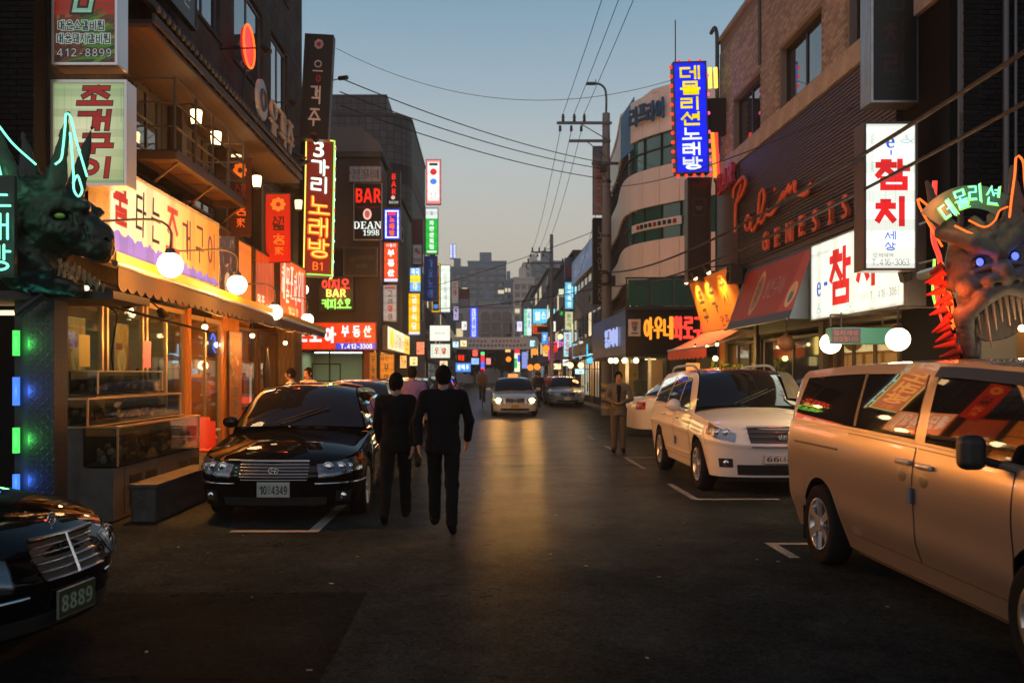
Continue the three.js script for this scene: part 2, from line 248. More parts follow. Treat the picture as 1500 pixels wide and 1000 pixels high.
// sign facing the viewer (ry 0) or along a facade; e: glow of the face, L: strength of its own light
function signBox(name, label, { c, w, h, t = .22, ry = 0, tex, e = 1, L = 0, Lc = [1, 1, 1], body = M.steelDark, category = 'sign', group, unlit, kx = 1 }) {
  const o = thing(name, label, category, c, ry, group), lip = Math.min(.03, w * .05);
  part(o, 'housing', [rbox(w, h, t, Math.min(.012, t / 4))], body);
  part(o, 'rim', [box(w, lip, .02, 0, h / 2 - lip / 2, t / 2 + .009), box(w, lip, .02, 0, -h / 2 + lip / 2, t / 2 + .009), box(lip, h - 2 * lip, .02, -w / 2 + lip / 2, 0, t / 2 + .009), box(lip, h - 2 * lip, .02, w / 2 - lip / 2, 0, t / 2 + .009)], body);
  const fm = unlit ? new THREE.MeshStandardMaterial({ map: tex, roughness: .45 }) : new THREE.MeshStandardMaterial({ color: RGB(.25, .25, .25), map: tex, emissive: RGB(1, 1, 1), emissiveMap: tex, emissiveIntensity: e, roughness: .3 });
  part(o, 'face', new THREE.PlaneGeometry(w - 2 * lip, h - 2 * lip).translate(0, 0, t / 2 + .004), fm);
  if (L) areaLight(o, w * .95, h * .95, 0, 0, t / 2 + .035, Lc, L);
  return o;
}
function areaLight(parent, w, h, x, y, z, col, L, rx = 0, ry = PI) { const l = new THREE.RectAreaLight(RGB(...col), L, w, h); l.name = 'panel_glow'; l.position.set(x, y, z); l.rotation.set(rx, ry, 0); parent.add(l); return l; }
function point(parent, x, y, z, col, I, r = 4) { const l = new THREE.PointLight(RGB(...col), I); l.name = 'bulb_glow'; l.position.set(x, y, z); l.shadow.radius = r; l.castShadow = true; parent.add(l); return l; }
// wall panel in its own xy plane with rectangular openings [x0, x1, y0, y1], front at z = 0
function wallPanel(w, h, holes, th) {
  const xs = [...new Set([0, w, ...holes.flatMap((q) => [q[0], q[1]])])].sort((a, b) => a - b), ys = [...new Set([0, h, ...holes.flatMap((q) => [q[2], q[3]])])].sort((a, b) => a - b), gs = [];
  for (let j = 0; j + 1 < ys.length; j++) { let run = null; for (let i = 0; i + 1 < xs.length; i++) { const mx = (xs[i] + xs[i + 1]) / 2, my = (ys[j] + ys[j + 1]) / 2, open = holes.some((q) => mx > q[0] && mx < q[1] && my > q[2] && my < q[3]); if (!open) { run ??= xs[i]; } if (run !== null && (open || i + 2 === xs.length)) { gs.push(bx(run, open ? xs[i] : xs[i + 1], ys[j], ys[j + 1], -th, 0)); run = null; } } }
  return gs;
}
function windowIn(parent, x0, x1, y0, y1, { fm = M.dark, gm = M.paneDark, cols = 2, rows = 1, z = -.12, bar: b = .06, sill } = {}) {
  const f = [bx(x0, x1, y0, y0 + b, z - .03, z + .03), bx(x0, x1, y1 - b, y1, z - .03, z + .03), bx(x0, x0 + b, y0 + b, y1 - b, z - .03, z + .03), bx(x1 - b, x1, y0 + b, y1 - b, z - .03, z + .03)];
  const W = (x1 - x0) / cols, Hh = (y1 - y0) / rows;
  for (let i = 1; i < cols; i++) f.push(bx(x0 + i * W - b / 2, x0 + i * W + b / 2, y0 + b, y1 - b, z - .025, z + .025));
  for (let j = 1; j < rows; j++) f.push(bx(x0 + b, x1 - b, y0 + j * Hh - b / 2, y0 + j * Hh + b / 2, z - .022, z + .022));
  const w = part(parent, 'window', f, fm);
  for (let i = 0; i < cols; i++) for (let j = 0; j < rows; j++) part(w, 'pane', bx(x0 + i * W + b * .4, x0 + (i + 1) * W - b * .4, y0 + j * Hh + b * .4, y0 + (j + 1) * Hh - b * .4, z - .008, z + .004), Array.isArray(gm) ? gm[(i + j) % gm.length] : gm);
  if (sill) part(w, 'sill', bx(x0 - .05, x1 + .05, y0 - .07, y0 - .003, -.11, .05), sill);
  return w;
}
const brickGeo = new RoundedBoxGeometry(.19, .057, .03, 1, .005);
// courses of bricks on a panel's front; the first n become parts of their own, the rest one joined part
function bricks(parent, w, y0, y1, holes, m, n, from = 'left', x0 = 0) {
  const r = rng(77), mats = [0, 1, 2, 3].map((k) => { const q = m.clone(); q.color.multiplyScalar(.8 + k * .12); return q; }), rest = [], list = [];
  for (let y = y0 + .035, row = 0; y < y1 - .03; y += .067, row++) for (let x = x0 + .1 + (row % 2 ? -.1 : 0); x < w + .05; x += .2) {
    const X = clamp(x, x0 + .095, w - .095); if (holes.some((q) => X > q[0] - .09 && X < q[1] + .09 && y > q[2] - .02 && y < q[3] + .02)) continue; list.push([X, y]);
  }
  list.sort(from === 'left' ? (a, b) => a[0] - b[0] : (a, b) => b[0] - a[0]);
  const buckets = [[], [], [], []];
  list.forEach(([X, y], i) => { const k = (r() * 4) | 0, z = .004 + r() * .005; if (i < n) { const b = part(parent, 'brick', brickGeo, mats[k]); b.position.set(X, y, z); } else buckets[k].push([X, y, z]); });
  buckets.forEach((q, k) => { if (!q.length) return; const im = new THREE.InstancedMesh(brickGeo, mats[k], q.length); im.name = 'brick_courses'; im.userData.kind = 'stuff'; q.forEach((p, i) => im.setMatrixAt(i, new THREE.Matrix4().makeTranslation(...p))); parent.add(im); });
}

// ---------- ground and road ----------
M.ground = mat(.06, .06, .058, .95, { map: rep(T.grimeR, .3) });
struct('ground', new THREE.PlaneGeometry(2400, 2400).rotateX(-PI / 2).translate(0, -.012, -600), M.ground);
T.streakGloss = (() => { // gloss mask shaped for the headlight streak: shiny lane, dull crossing and kerbsides
  const w = 128, h = 256, d = new Uint8Array(w * h * 4); for (let j = 0; j < h; j++) for (let i = 0; i < w; i++) { const x = (i + .5) / w * 16 - 8, q = (j + .5) / h * 80 - 8, k = Math.exp(-(((x - 1.0) / 1.9) ** 4)) * THREE.MathUtils.smoothstep(q, 7, 17); d.set([255, 255, 255, clamp(255 * (k + .02), 0, 255)], (j * w + i) * 4); }
  const t = new THREE.DataTexture(d, w, h); t.magFilter = THREE.LinearFilter; t.wrapS = t.wrapT = THREE.ClampToEdgeWrapping; t.repeat.set(1 / 16, 1 / 80); t.offset.set(.5, .1); t.needsUpdate = true; return t;
})();
M.asphalt = new THREE.MeshPhysicalMaterial({ specularIntensity: .08, specularIntensityMap: T.streakGloss, map: rep(T.asphalt, .45), roughness: .42, roughnessMap: rep(T.grime, .5), bumpMap: rep(T.asphaltB, .8), bumpScale: .010, vertexColors: true });
function roadSheet(x0, x1, d0, d1, y, step, tone = 1) {
  const nx = Math.max(1, Math.round((x1 - x0) / step)), nz = Math.max(1, Math.round((d1 - d0) / step)), g = sheet((u, v) => [lerp(x0, x1, u), y, -lerp(d0, d1, v)], nx, nz), p = g.attributes.position, uv = g.attributes.uv, c = new Float32Array(p.count * 3);
  for (let i = 0; i < p.count; i++) { const x = p.getX(i), z = -p.getZ(i), s = (a, b) => nB[((((a * 13) | 0) & 255) * 256) + (((b * 13) | 0) & 255)]; let k = .95 + .55 * s(x * .35 + 20, z * .2 + 20) + .35 * s(x * 1.1 + 40, z * .5 + 60); k *= 1 - .16 * Math.exp(-(((Math.abs(x - .9) - .75) / .28) ** 2)); k = clamp(k, .55, 1.35) * tone; c.set([k, k, k], i * 3); uv.setXY(i, x, z); }
  g.setAttribute('color', new THREE.BufferAttribute(c, 3)); return g;
}
struct('road', [roadSheet(-3.95, 5.15, 10.5, 60, 0, .3), roadSheet(-3.95, 5.15, 60, 170, 0, 2), roadSheet(-16, 14, -8, 10.5, 0, .3)], M.asphalt);
M.asphaltPatch = M.asphalt.clone(); M.asphaltPatch.color = RGB(.5, .48, .46);
struct('road_patch', [roadSheet(-7, -.88, 3.9, 6.75, .004, .3)], M.asphaltPatch);
struct('road_patch', [roadSheet(-.2, 1.0, 17.5, 20.5, .004, .3, 1.25), roadSheet(1.9, 2.6, 13.2, 15.4, .004, .3, 1.5)], M.asphaltPatch);
{ // cracks and sealed joints
  const r = rng(31), gs = []; for (let i = 0; i < 3; i++) { let x = -3.4 + r() * 6.5, z = 3.5 + r() * 26, a = r() * 6.28; for (let k = 0; k < 14; k++) { const L = .12 + r() * .16, x2 = x + Math.cos(a) * L, z2 = z + Math.sin(a) * L; gs.push(box(L * 1.05, .002, .004 + r() * .005, (x + x2) / 2, .0075, -(z + z2) / 2, 0, Math.atan2(z2 - z, x2 - x))); x = x2; z = z2; a += (r() - .5) * 1.3; } }
  for (const [x0, x1, d] of [[-3.9, 5.1, 16.2], [-3.9, 5.1, 23.5]]) for (let x = x0; x < x1; x += .5) gs.push(box(.51, .002, .016, x + .25, .0075, -d - .04 * Math.sin(x * 2.3), 0, .08 * Math.cos(x * 2.3)));
  struct('road_crack', gs, mat(.008, .008, .008, .9));
}
M.line = mat(.36, .37, .36, .8, { map: rep(T.grimeR, 1.5) });
const lineSheet = (x0, x1, d0, d1) => new THREE.PlaneGeometry(x1 - x0, d1 - d0).rotateX(-PI / 2).translate((x0 + x1) / 2, .008, -(d0 + d1) / 2);
struct('road_marking', [lineSheet(-2.65, -1.72, 9.30, 9.42), lineSheet(-1.84, -1.72, 9.42, 15.2), lineSheet(-2.9, -1.72, 15.2, 15.32), lineSheet(-1.84, -1.72, 15.5, 21)], M.line);
struct('road_marking', [lineSheet(2.74, 3.9, 11.7, 11.82), lineSheet(2.74, 2.84, 11.82, 13.4), lineSheet(2.76, 2.84, 15.5, 17.6), lineSheet(2.74, 3.9, 17.6, 17.72), lineSheet(2.76, 2.85, 19, 20.6), lineSheet(2.76, 2.85, 22.6, 24), lineSheet(2.74, 3.6, 8.62, 8.72), lineSheet(2.74, 2.84, 8.0, 8.62)], M.line);
M.kerb = mat(.24, .235, .22, .85, { map: rep(T.grimeR, 1) });
struct('pavement', [bx(5.17, 7.2, -.02, .11, -11.5, -170), bx(-5.4, -3.97, -.02, .06, -12.6, -26), bx(-5.6, -3.97, -.02, .11, -32, -170)], M.kerb);

// ---------- left side ----------
{ // corner building of dark brick whose end wall faces the viewer
  const o = thing('brick_building', 'dark brick end wall behind the green monster head, with thin downpipes', 'building', [-14, 0, -10.55]);
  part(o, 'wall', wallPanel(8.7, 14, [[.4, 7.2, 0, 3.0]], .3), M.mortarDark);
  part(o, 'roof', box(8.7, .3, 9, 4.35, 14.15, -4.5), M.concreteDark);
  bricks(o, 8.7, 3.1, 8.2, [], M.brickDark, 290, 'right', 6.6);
  for (const [x, r] of [[8.0, .035], [8.25, .05], [7.7, .03]]) part(o, 'downpipe', cyl(r, r, 10.5, x, 8.3, .08), M.steelDark);
  part(o, 'entrance_wall', [box(6.8, 3, .1, 3.8, 1.5, -1.4)], mat(.5, .22, .07, .6, { map: rep(T.wood, .5) }));
  part(o, 'entrance_floor', box(6.8, .05, 1.3, 3.8, .03, -.7), M.concrete);
  const p = part(o, 'door', [bx(6.0, 7.0, .05, 2.4, -1.34, -1.26)], M.woodOrange); part(p, 'handle', cyl(.015, .015, .4, 6.15, 1.1, -1.2), M.goldFrame);
}
const L1 = thing('granite_building', 'grey granite building above the tiled eave, restaurant on its ground floor', 'building', [-5.3, 0, -10.9], PI / 2);
{
  const holes = [[.4, 14.8, 0, 2.95], [2.2, 14.9, 4.45, 7.0]], wins = [[2.6, 4.4], [5.2, 7.1], [8.1, 10.6], [11.4, 13.3]];
  for (const [a, b] of wins) holes.push([a, b, 8.35, 10.25], [a, b, 11.6, 13.4]);
  part(L1, 'wall', wallPanel(15.2, 15, holes, .3), M.granite);
  part(L1, 'back_wall', [bx(0, 15.2, 0, 15, -9.3, -9), bx(14.9, 15.2, 0, 15, -9, -.3), bx(0, .3, 0, 15, -9, -.3)], M.concreteDark);
  part(L1, 'roof', bx(-.1, 15.3, 15, 15.3, -9.3, .1), M.concreteDark);
  part(L1, 'storey_floor', [bx(.3, 14.9, 2.96, 3.2, -9, -.3), bx(.3, 14.9, 7.0, 7.3, -9, -.3)], M.concreteDark);
  for (const [a, b] of wins) for (const y of [8.35, 11.6]) windowIn(L1, a, b, y, y + 1.85, { cols: 2, fm: M.steelDark, gm: M.paneDark, sill: M.granite, z: -.1 });
  const seam = []; for (const y of [7.6, 8.2, 10.4, 11.2, 13.6]) seam.push(bx(0, 15.2, y, y + .02, 0, .006)); part(L1, 'stone_joint', seam, M.dark);
  // timber first floor set back under the eave
  part(L1, 'timber_wall', bx(2.2, 14.9, 4.45, 7.0, -.55, -.45), M.woodDark);
  const bg = box(.27, 2.5, .03); for (let i = 0; i < 42; i++) { const b = part(L1, 'wall_board', bg, i % 3 ? M.woodDark : M.wood); b.position.set(2.4 + i * .3, 5.72, -.42 + (i % 4) * .004); }
  for (const x of [2.4, 5.4, 8.2, 11.2, 14.6]) part(L1, 'timber_post', bx(x - .1, x + .1, 4.45, 7, -.38, -.16), M.wood);
  for (const [a, b] of [[3.0, 4.6], [6.0, 7.6], [8.9, 10.6]]) windowIn(L1, a, b, 4.9, 6.4, { cols: 3, rows: 3, fm: M.wood, gm: M.paneDark, z: -.36, bar: .045 });
  // tiled eave
  const ev = new THREE.Group(); ev.name = 'tiled_eave'; L1.add(ev);
  part(ev, 'eave_deck', sheet((u, v) => [lerp(1.6, 11.8, u), lerp(7.45, 6.72, v) + .1 * (v - .5) ** 2, lerp(.02, .70, v)], 2, 6), M.roofTile);
  part(ev, 'eave_soffit', bx(1.6, 11.8, 6.5, 6.56, -.45, .64), M.woodOrange);
  const rib = tube([[0, 7.5, .02], [0, 7.28, .22], [0, 7.03, .47], [0, 6.8, .72]], .055, 7, false, true, 8), endc = cyl(.062, .062, .03, 0, 6.8, .72, 10, PI / 2);
  const ribG = merged([rib, endc]); for (let i = 0; i < 48; i++) { const t = part(ev, 'roof_tile', ribG, M.roofTile); t.position.x = 1.7 + i * .21; }
  const rg = bx(-.04, .04, 6.56, 6.66, -.4, .66); for (let i = 0; i < 25; i++) { const t = part(ev, 'rafter', rg, M.wood); t.position.x = 1.75 + i * .4; }
  part(ev, 'fascia', bx(1.6, 11.8, 6.58, 6.70, .665, .70), M.woodDark);
  part(L1, 'eave_corner', [rod([11.75, 6.8, .1], [12.0, 7.1, .82], .09, .05), rod([11.7, 7.5, 0], [11.95, 7.15, .76], .08, .05)], M.roofTile);
  // balcony over the entrance
  const bal = new THREE.Group(); bal.name = 'balcony'; L1.add(bal);
  for (let i = 0; i < 5; i++) part(bal, 'floor_board', bx(2.3 + i * .74, 2.3 + i * .74 + .7, 4.92, 4.97, -.3, .78), M.woodOrange);
  part(bal, 'floor_beam', [bx(2.2, 6.05, 4.80, 4.92, .70, .80), bx(2.2, 6.05, 4.8, 4.92, .1, .2), bx(2.2, 2.3, 4.8, 4.92, .2, .7), bx(5.95, 6.05, 4.8, 4.92, .2, .7)], M.wood);
  for (const y of [5.3, 5.65, 6.0]) part(bal, 'rail', [rod([2.25, y, .76], [6, y, .76], .016), rod([2.25, y, .76], [2.25, y, 0], .016), rod([6, y, .76], [6, y, 0], .016)], M.dark);
  for (const x of [2.25, 3.2, 4.1, 5.05, 6]) part(bal, 'post', rod([x, 4.95, .76], [x, 6.02, .76], .02), M.dark);
  part(bal, 'brace', [rod([2.4, 4.8, .75], [2.4, 4.2, .02], .025), rod([5.9, 4.8, .75], [5.9, 4.2, .02], .025), rod([4.1, 4.8, .75], [4.1, 4.2, .02], .025)], M.wood);
  // shop interior
  M.inGreen = mat(.42, .42, .26, .8, { map: rep(T.grime, .5) }); M.inOrange = mat(.6, .24, .06, .8, { map: rep(T.grime, .5) });
  part(L1, 'shop_wall', [bx(.4, 5.3, 0, 2.95, -4.1, -4), bx(.4, .5, 0, 2.95, -4, -.3), bx(5.3, 5.4, 0, 2.95, -4.1, -.3)], M.inGreen);
  part(L1, 'shop_wall', [bx(5.4, 14.8, 0, 2.95, -3.6, -3.5), bx(14.7, 14.8, 0, 2.95, -3.5, -.3), bx(10.4, 10.5, 0, 2.95, -3.5, -.3)], M.inOrange);
  part(L1, 'shop_floor', bx(.4, 14.8, 0, .07, -4, 0), mat(.2, .13, .08, .5));
  const gf = M.goldFrame;
  windowIn(L1, .55, 1.75, .95, 2.8, { cols: 1, fm: gf, gm: M.pane, z: -.1, bar: .07 }); windowIn(L1, 1.85, 3.25, .95, 2.8, { cols: 1, fm: gf, gm: M.pane, z: -.1, bar: .07 }); windowIn(L1, 3.35, 5.2, .08, 2.8, { cols: 2, fm: gf, gm: M.pane, z: -.1, bar: .08 });
  windowIn(L1, 5.4, 7.4, .08, 2.75, { cols: 2, fm: gf, gm: M.pane, z: -.1, bar: .08 });
  part(L1, 'shop_sill', bx(.4, 3.3, .07, .93, -.2, -.02), M.offwhite);
  part(L1, 'shop_pier', [bx(7.45, 8.6, .07, 2.94, -.28, -.03), bx(5.2, 5.38, .07, 2.94, -.28, -.02)], M.inOrange);
  windowIn(L1, 8.65, 10.3, .85, 2.7, { cols: 1, fm: M.wood, gm: M.pane, z: -.1 }); part(L1, 'shop_sill', bx(8.6, 12.6, .07, .84, -.2, -.02), M.redCloth);
  windowIn(L1, 10.6, 12.5, .85, 2.7, { cols: 2, fm: M.wood, gm: M.pane, z: -.1 });
  part(L1, 'pebble_column', [rbox(1.0, 2.94, .5, .03, 13.2, 1.47, .06)], mat(.42, .30, .18, .95, { map: rep(T.grimeR, 4), bumpMap: rep(T.asphaltB, 3), bumpScale: .02 }));
  part(L1, 'kitchen_counter', [bx(1, 4.6, .07, 1.05, -3.6, -3)], M.alu);
}
{ // office building beyond the alley
  const o = thing('office_building', 'dark three storey corner building with an estate agent on the ground floor', 'building', [-9.5, 0, -32]);
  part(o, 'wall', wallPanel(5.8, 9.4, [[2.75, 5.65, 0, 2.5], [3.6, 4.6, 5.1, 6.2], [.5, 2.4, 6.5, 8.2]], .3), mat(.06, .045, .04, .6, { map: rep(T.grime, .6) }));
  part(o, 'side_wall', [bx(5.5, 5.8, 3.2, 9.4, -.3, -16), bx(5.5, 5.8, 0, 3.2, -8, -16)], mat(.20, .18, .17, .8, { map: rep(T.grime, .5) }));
  part(o, 'roof', [bx(-.1, 5.9, 9.4, 9.6, .1, -16)], M.concreteDark);
  part(o, 'back_wall', [bx(0, .3, 0, 9.4, -.3, -16), bx(.3, 5.5, 0, 9.4, -15.7, -16), bx(.3, 5.5, 3.2, 3.3, -.3, -15.7)], M.concreteDark);
  windowIn(o, .5, 2.4, 6.5, 8.2, { gm: M.paneDark }); windowIn(o, 3.6, 4.6, 5.1, 6.2, { cols: 1 });
  part(o, 'attic', poly([[3.9, 9.6], [5.8, 9.6], [5.8, 9.9], [5.1, 10.5], [3.9, 10.5]], 5).translate(0, 0, -5), mat(.16, .16, .17, .8));
  part(o, 'office_room', [bx(2.6, 2.75, 0, 2.5, -4, -.3), bx(2.75, 5.5, .9, 2.5, -4, -3.9), bx(2.75, 5.65, 0, .08, -4, -.05)], mat(.5, .52, .38, .8));
  windowIn(o, 2.75, 5.2, .5, 2.5, { cols: 2, fm: M.dark, gm: M.pane, bar: .05 });
  part(o, 'shop_sill', bx(2.75, 5.65, .08, .48, -.2, -.02), M.dark);
  for (let i = 0; i < 14; i++) part(o, 'guard_bar', cyl(.012, .012, .75, 2.9 + i * .18, .9, .05, 6), M.dark);
  part(o, 'guard_rail', [bx(2.8, 5.3, 1.27, 1.29, .04, .06), bx(2.8, 5.3, .52, .54, .04, .06)], M.dark);
  part(o, 'notice_board', [bx(3.3, 4.35, 1.38, 1.42, -.3, -.26), bx(3.3, 4.35, 2.0, 2.04, -.3, -.26), bx(3.3, 3.34, 1.42, 2, -.3, -.26), bx(4.31, 4.35, 1.42, 2, -.3, -.26)], M.dark);
  part(o, 'pilaster', bx(5.22, 5.5, .08, 2.5, -.2, .02), M.orangeWall); part(o, 'pilaster', bx(2.3, 2.7, .0, 2.5, 0, .06), M.orangeWall);
  areaLight(o, 2.2, 1.6, 4.1, 2.45, -2, [.85, 1, .62], 2.4, -PI / 2, 0);
  part(o, 'light_panel', box(2, .04, .3, 4.1, 2.47, -2), M.whiteTube);
  part(o, 'street_shopfront', [bx(5.3, 5.5, .1, 3, -.4, -8)], M.orangeWall);
  for (let i = 0; i < 4; i++) part(o, 'shop_window', bx(5.46, 5.53, .5, 2.5, -.8 - i * 1.8, -2.2 - i * 1.8), glow(1, .5, .14, .9, .2));
}
{ // tiled tower
  const o = thing('tiled_tower', 'tall grey tiled block with one rounded corner and few openings', 'building', [-14, 0, -50]);
  const tm = mat(.30, .30, .31, .7, { map: rep(T.tiles, .32) }); tm.bumpMap = rep(T.tiles, .32); tm.bumpScale = .01;
  const s = new THREE.Shape(); s.moveTo(0, 0); s.lineTo(8.2, 0); s.absarc(8.2, 1.7, 1.7, -PI / 2, 0, false); s.lineTo(9.9, 13); s.lineTo(0, 13); s.closePath();
  const wall = (y0, y1, inset = 0) => { const g = new THREE.ExtrudeGeometry(s, { depth: y1 - y0, bevelEnabled: false, curveSegments: 14 }); g.rotateX(-PI / 2); if (inset) g.scale(1 + inset, 1, 1 + inset); return g.translate(-inset * 5, y0, inset * 5); };
  part(o, 'wall', wall(0, 12.4), tm); part(o, 'band', wall(12.4, 13.5, .004), mat(.11, .09, .085, .7, { map: rep(T.tiles, .32) })); part(o, 'wall', wall(13.5, 16.1), tm);
  part(o, 'upper_block', bx(-2, 8.6, 16.1, 17.3, -.02, -10), tm); part(o, 'parapet', wall(16.1, 16.3, .006), M.concreteDark);
  for (const y of [5.2, 8.4]) for (const z of [-3, -6, -9]) part(o, 'window', bx(9.88, 9.95, y, y + 1.4, z, z - 1.8), M.greenGlass);
  part(o, 'aerial', rod([8.2, 16.3, -1], [8.2, 17.4, -1], .02), M.dark);
}

// ---------- right side ----------
const R1 = thing('brick_bar_building', 'pinkish brick building with a dark slatted sign band over its shops', 'building', [6, 0, -22.6], -PI / 2);
{
  const wins = [[1.2, 3.25], [4.55, 6.75], [7.95, 10.1]], holes = wins.map(([a, b]) => [a, b, 6.95, 8.2]);
  part(R1, 'wall', wallPanel(11.3, 10, [...holes, [.3, 10.4, .1, 2.5]], .3), M.mortar);
  part(R1, 'end_wall', [bx(0, .3, 0, 10, -.3, -8)], M.brickWarm);
  part(R1, 'back_wall', [bx(0, 11.3, 0, 10, -8.3, -8), bx(.3, 10.5, 2.5, 2.7, -8, -.3)], M.concreteDark);
  part(R1, 'roof', bx(.3, 11.3, 9.8, 9.95, -8, -.3), M.concreteDark);
  bricks(R1, 11.3, 6.9, 9.75, holes, M.brickWarm, 150, 'right', 0);
  part(R1, 'coping', bx(-.06, 11.36, 10, 10.1, -.36, .08), M.brickWarm);
  part(R1, 'ledge', [bx(-.05, 11.3, 6.5, 6.86, 0, .16)], M.brickWarm);
  for (const [a, b] of wins) windowIn(R1, a, b, 6.95, 8.2, { cols: 2, fm: M.black, gm: M.paneDark, z: -.16, bar: .08 });
  part(R1, 'gutter_pipe', [rod([.06, 4, .1], [.06, 9.9, .1], .05), rod([3.35, 8.3, .05], [3.35, 10, .05], .035), tube([[.06, 9.9, .1], [.02, 10.25, .1], [-.12, 10.45, .12], [-.35, 10.4, .15]], .05, 8, false, true, 14)], M.steelDark);
  // sign band: a plain metal bay, then slats
  part(R1, 'band_panel', bx(0, 2.05, 4.03, 6.49, .02, .13), M.slatPanel);
  part(R1, 'band_backing', bx(2.05, 9.9, 4.03, 6.49, .02, .07), M.black);
  const sg = rbox(7.8, .052, .05, .012); for (let i = 0; i < 39; i++) { const q = part(R1, 'slat', sg, M.slat); q.position.set(5.98, 4.07 + i * .0632, .10); }
  part(R1, 'band_edge', [bx(0, 9.9, 3.96, 4.02, 0, .2), bx(2.03, 2.07, 4.03, 6.49, .131, .15)], M.dark);
  // pier towards the corner
  part(R1, 'pier', bx(10.0, 11.3, 0, 6.49, .002, .1), M.mortarDark); bricks(R1, 11.25, .2, 6.4, [[0, 10.02, 0, 9]], mat(.2, .13, .10, .85, { map: rep(T.grime, 1.3) }), 0, 'right', 10.05);
  // shops behind
  part(R1, 'shop_wall', [bx(.3, 10.4, .1, 2.5, -3.2, -3.1), bx(3.1, 3.2, .1, 2.5, -3.1, -.3), bx(6.9, 7.0, .1, 2.5, -3.1, -.3)], mat(.36, .17, .06, .8, { map: rep(T.grime, .5) }));
  part(R1, 'shop_floor', bx(.3, 10.4, .1, .14, -3.1, 0), M.concreteDark);
  windowIn(R1, .4, 3.05, .5, 2.4, { cols: 3, fm: M.woodDark, gm: M.pane, z: -.1 }); windowIn(R1, 3.3, 6.8, .9, 2.4, { cols: 2, fm: M.woodDark, gm: M.paneDark, z: -.1 }); windowIn(R1, 7.1, 10.3, .3, 2.4, { cols: 4, fm: M.wood, gm: M.pane, z: -.1 });
  part(R1, 'shop_sill', [bx(3.2, 6.9, .12, .88, -.25, -.02)], mat(.1, .16, .28, .7)); part(R1, 'shop_sill', [bx(3.2, 6.9, .3, .62, -.02, .01)], mat(.45, .22, .06, .7));
  for (const x of [.33, 3.15, 6.95, 10.35]) part(R1, 'shop_post', bx(x - .1, x + .1, .12, 3.95, 0, .09), x < 3 ? M.orangeWall : M.woodDark);
  part(R1, 'shop_lintel', bx(.3, 10.4, 2.5, 3.94, 0, .05), M.woodDark);
  areaLight(R1, 2.4, 2, 1.7, 2.48, -1.6, [1, .5, .16], 3.2, -PI / 2, 0); areaLight(R1, 3, 2, 8.7, 2.48, -1.6, [1, .55, .2], 3.2, -PI / 2, 0); areaLight(R1, 2, 1.4, 5, 2.48, -1.6, [1, .55, .2], 1, -PI / 2, 0);
  for (const [x, w] of [[1.7, 1.8], [5, 1.6], [8.7, 2.4]]) part(R1, 'shop_light', box(w, .04, .16, x, 2.47, -1.6), M.warmTube);
}
{ // end wall of dark brick facing the viewer at the corner
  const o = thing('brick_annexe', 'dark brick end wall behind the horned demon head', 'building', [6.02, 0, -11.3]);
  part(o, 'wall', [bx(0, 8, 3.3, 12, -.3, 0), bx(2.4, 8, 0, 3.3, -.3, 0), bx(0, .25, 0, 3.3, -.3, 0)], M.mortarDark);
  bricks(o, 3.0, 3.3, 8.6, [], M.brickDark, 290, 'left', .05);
  part(o, 'roof', bx(-.05, 8, 12, 12.2, -8, .05), M.concreteDark);
  part(o, 'conduit', [rod([.55, 2.5, .06], [.55, 9.5, .06], .04), rod([.68, 3.2, .05], [.68, 8, .05], .022)], M.steelDark);
  part(o, 'porch_wall', [bx(.25, 2.4, 0, 3.3, -1.5, -1.4), bx(.25, 2.4, 3.2, 3.29, -1.4, -.3)], mat(.45, .25, .08, .7)); part(o, 'door', [bx(.5, 1.5, .05, 2.3, -1.38, -1.3)], M.goldFrame);
  areaLight(o, 1.4, .8, 1.3, 3.18, -.8, [1, .6, .2], 3, -PI / 2, 0); part(o, 'porch_light', box(.8, .04, .15, 1.3, 3.17, -.8), M.warmTube);
}
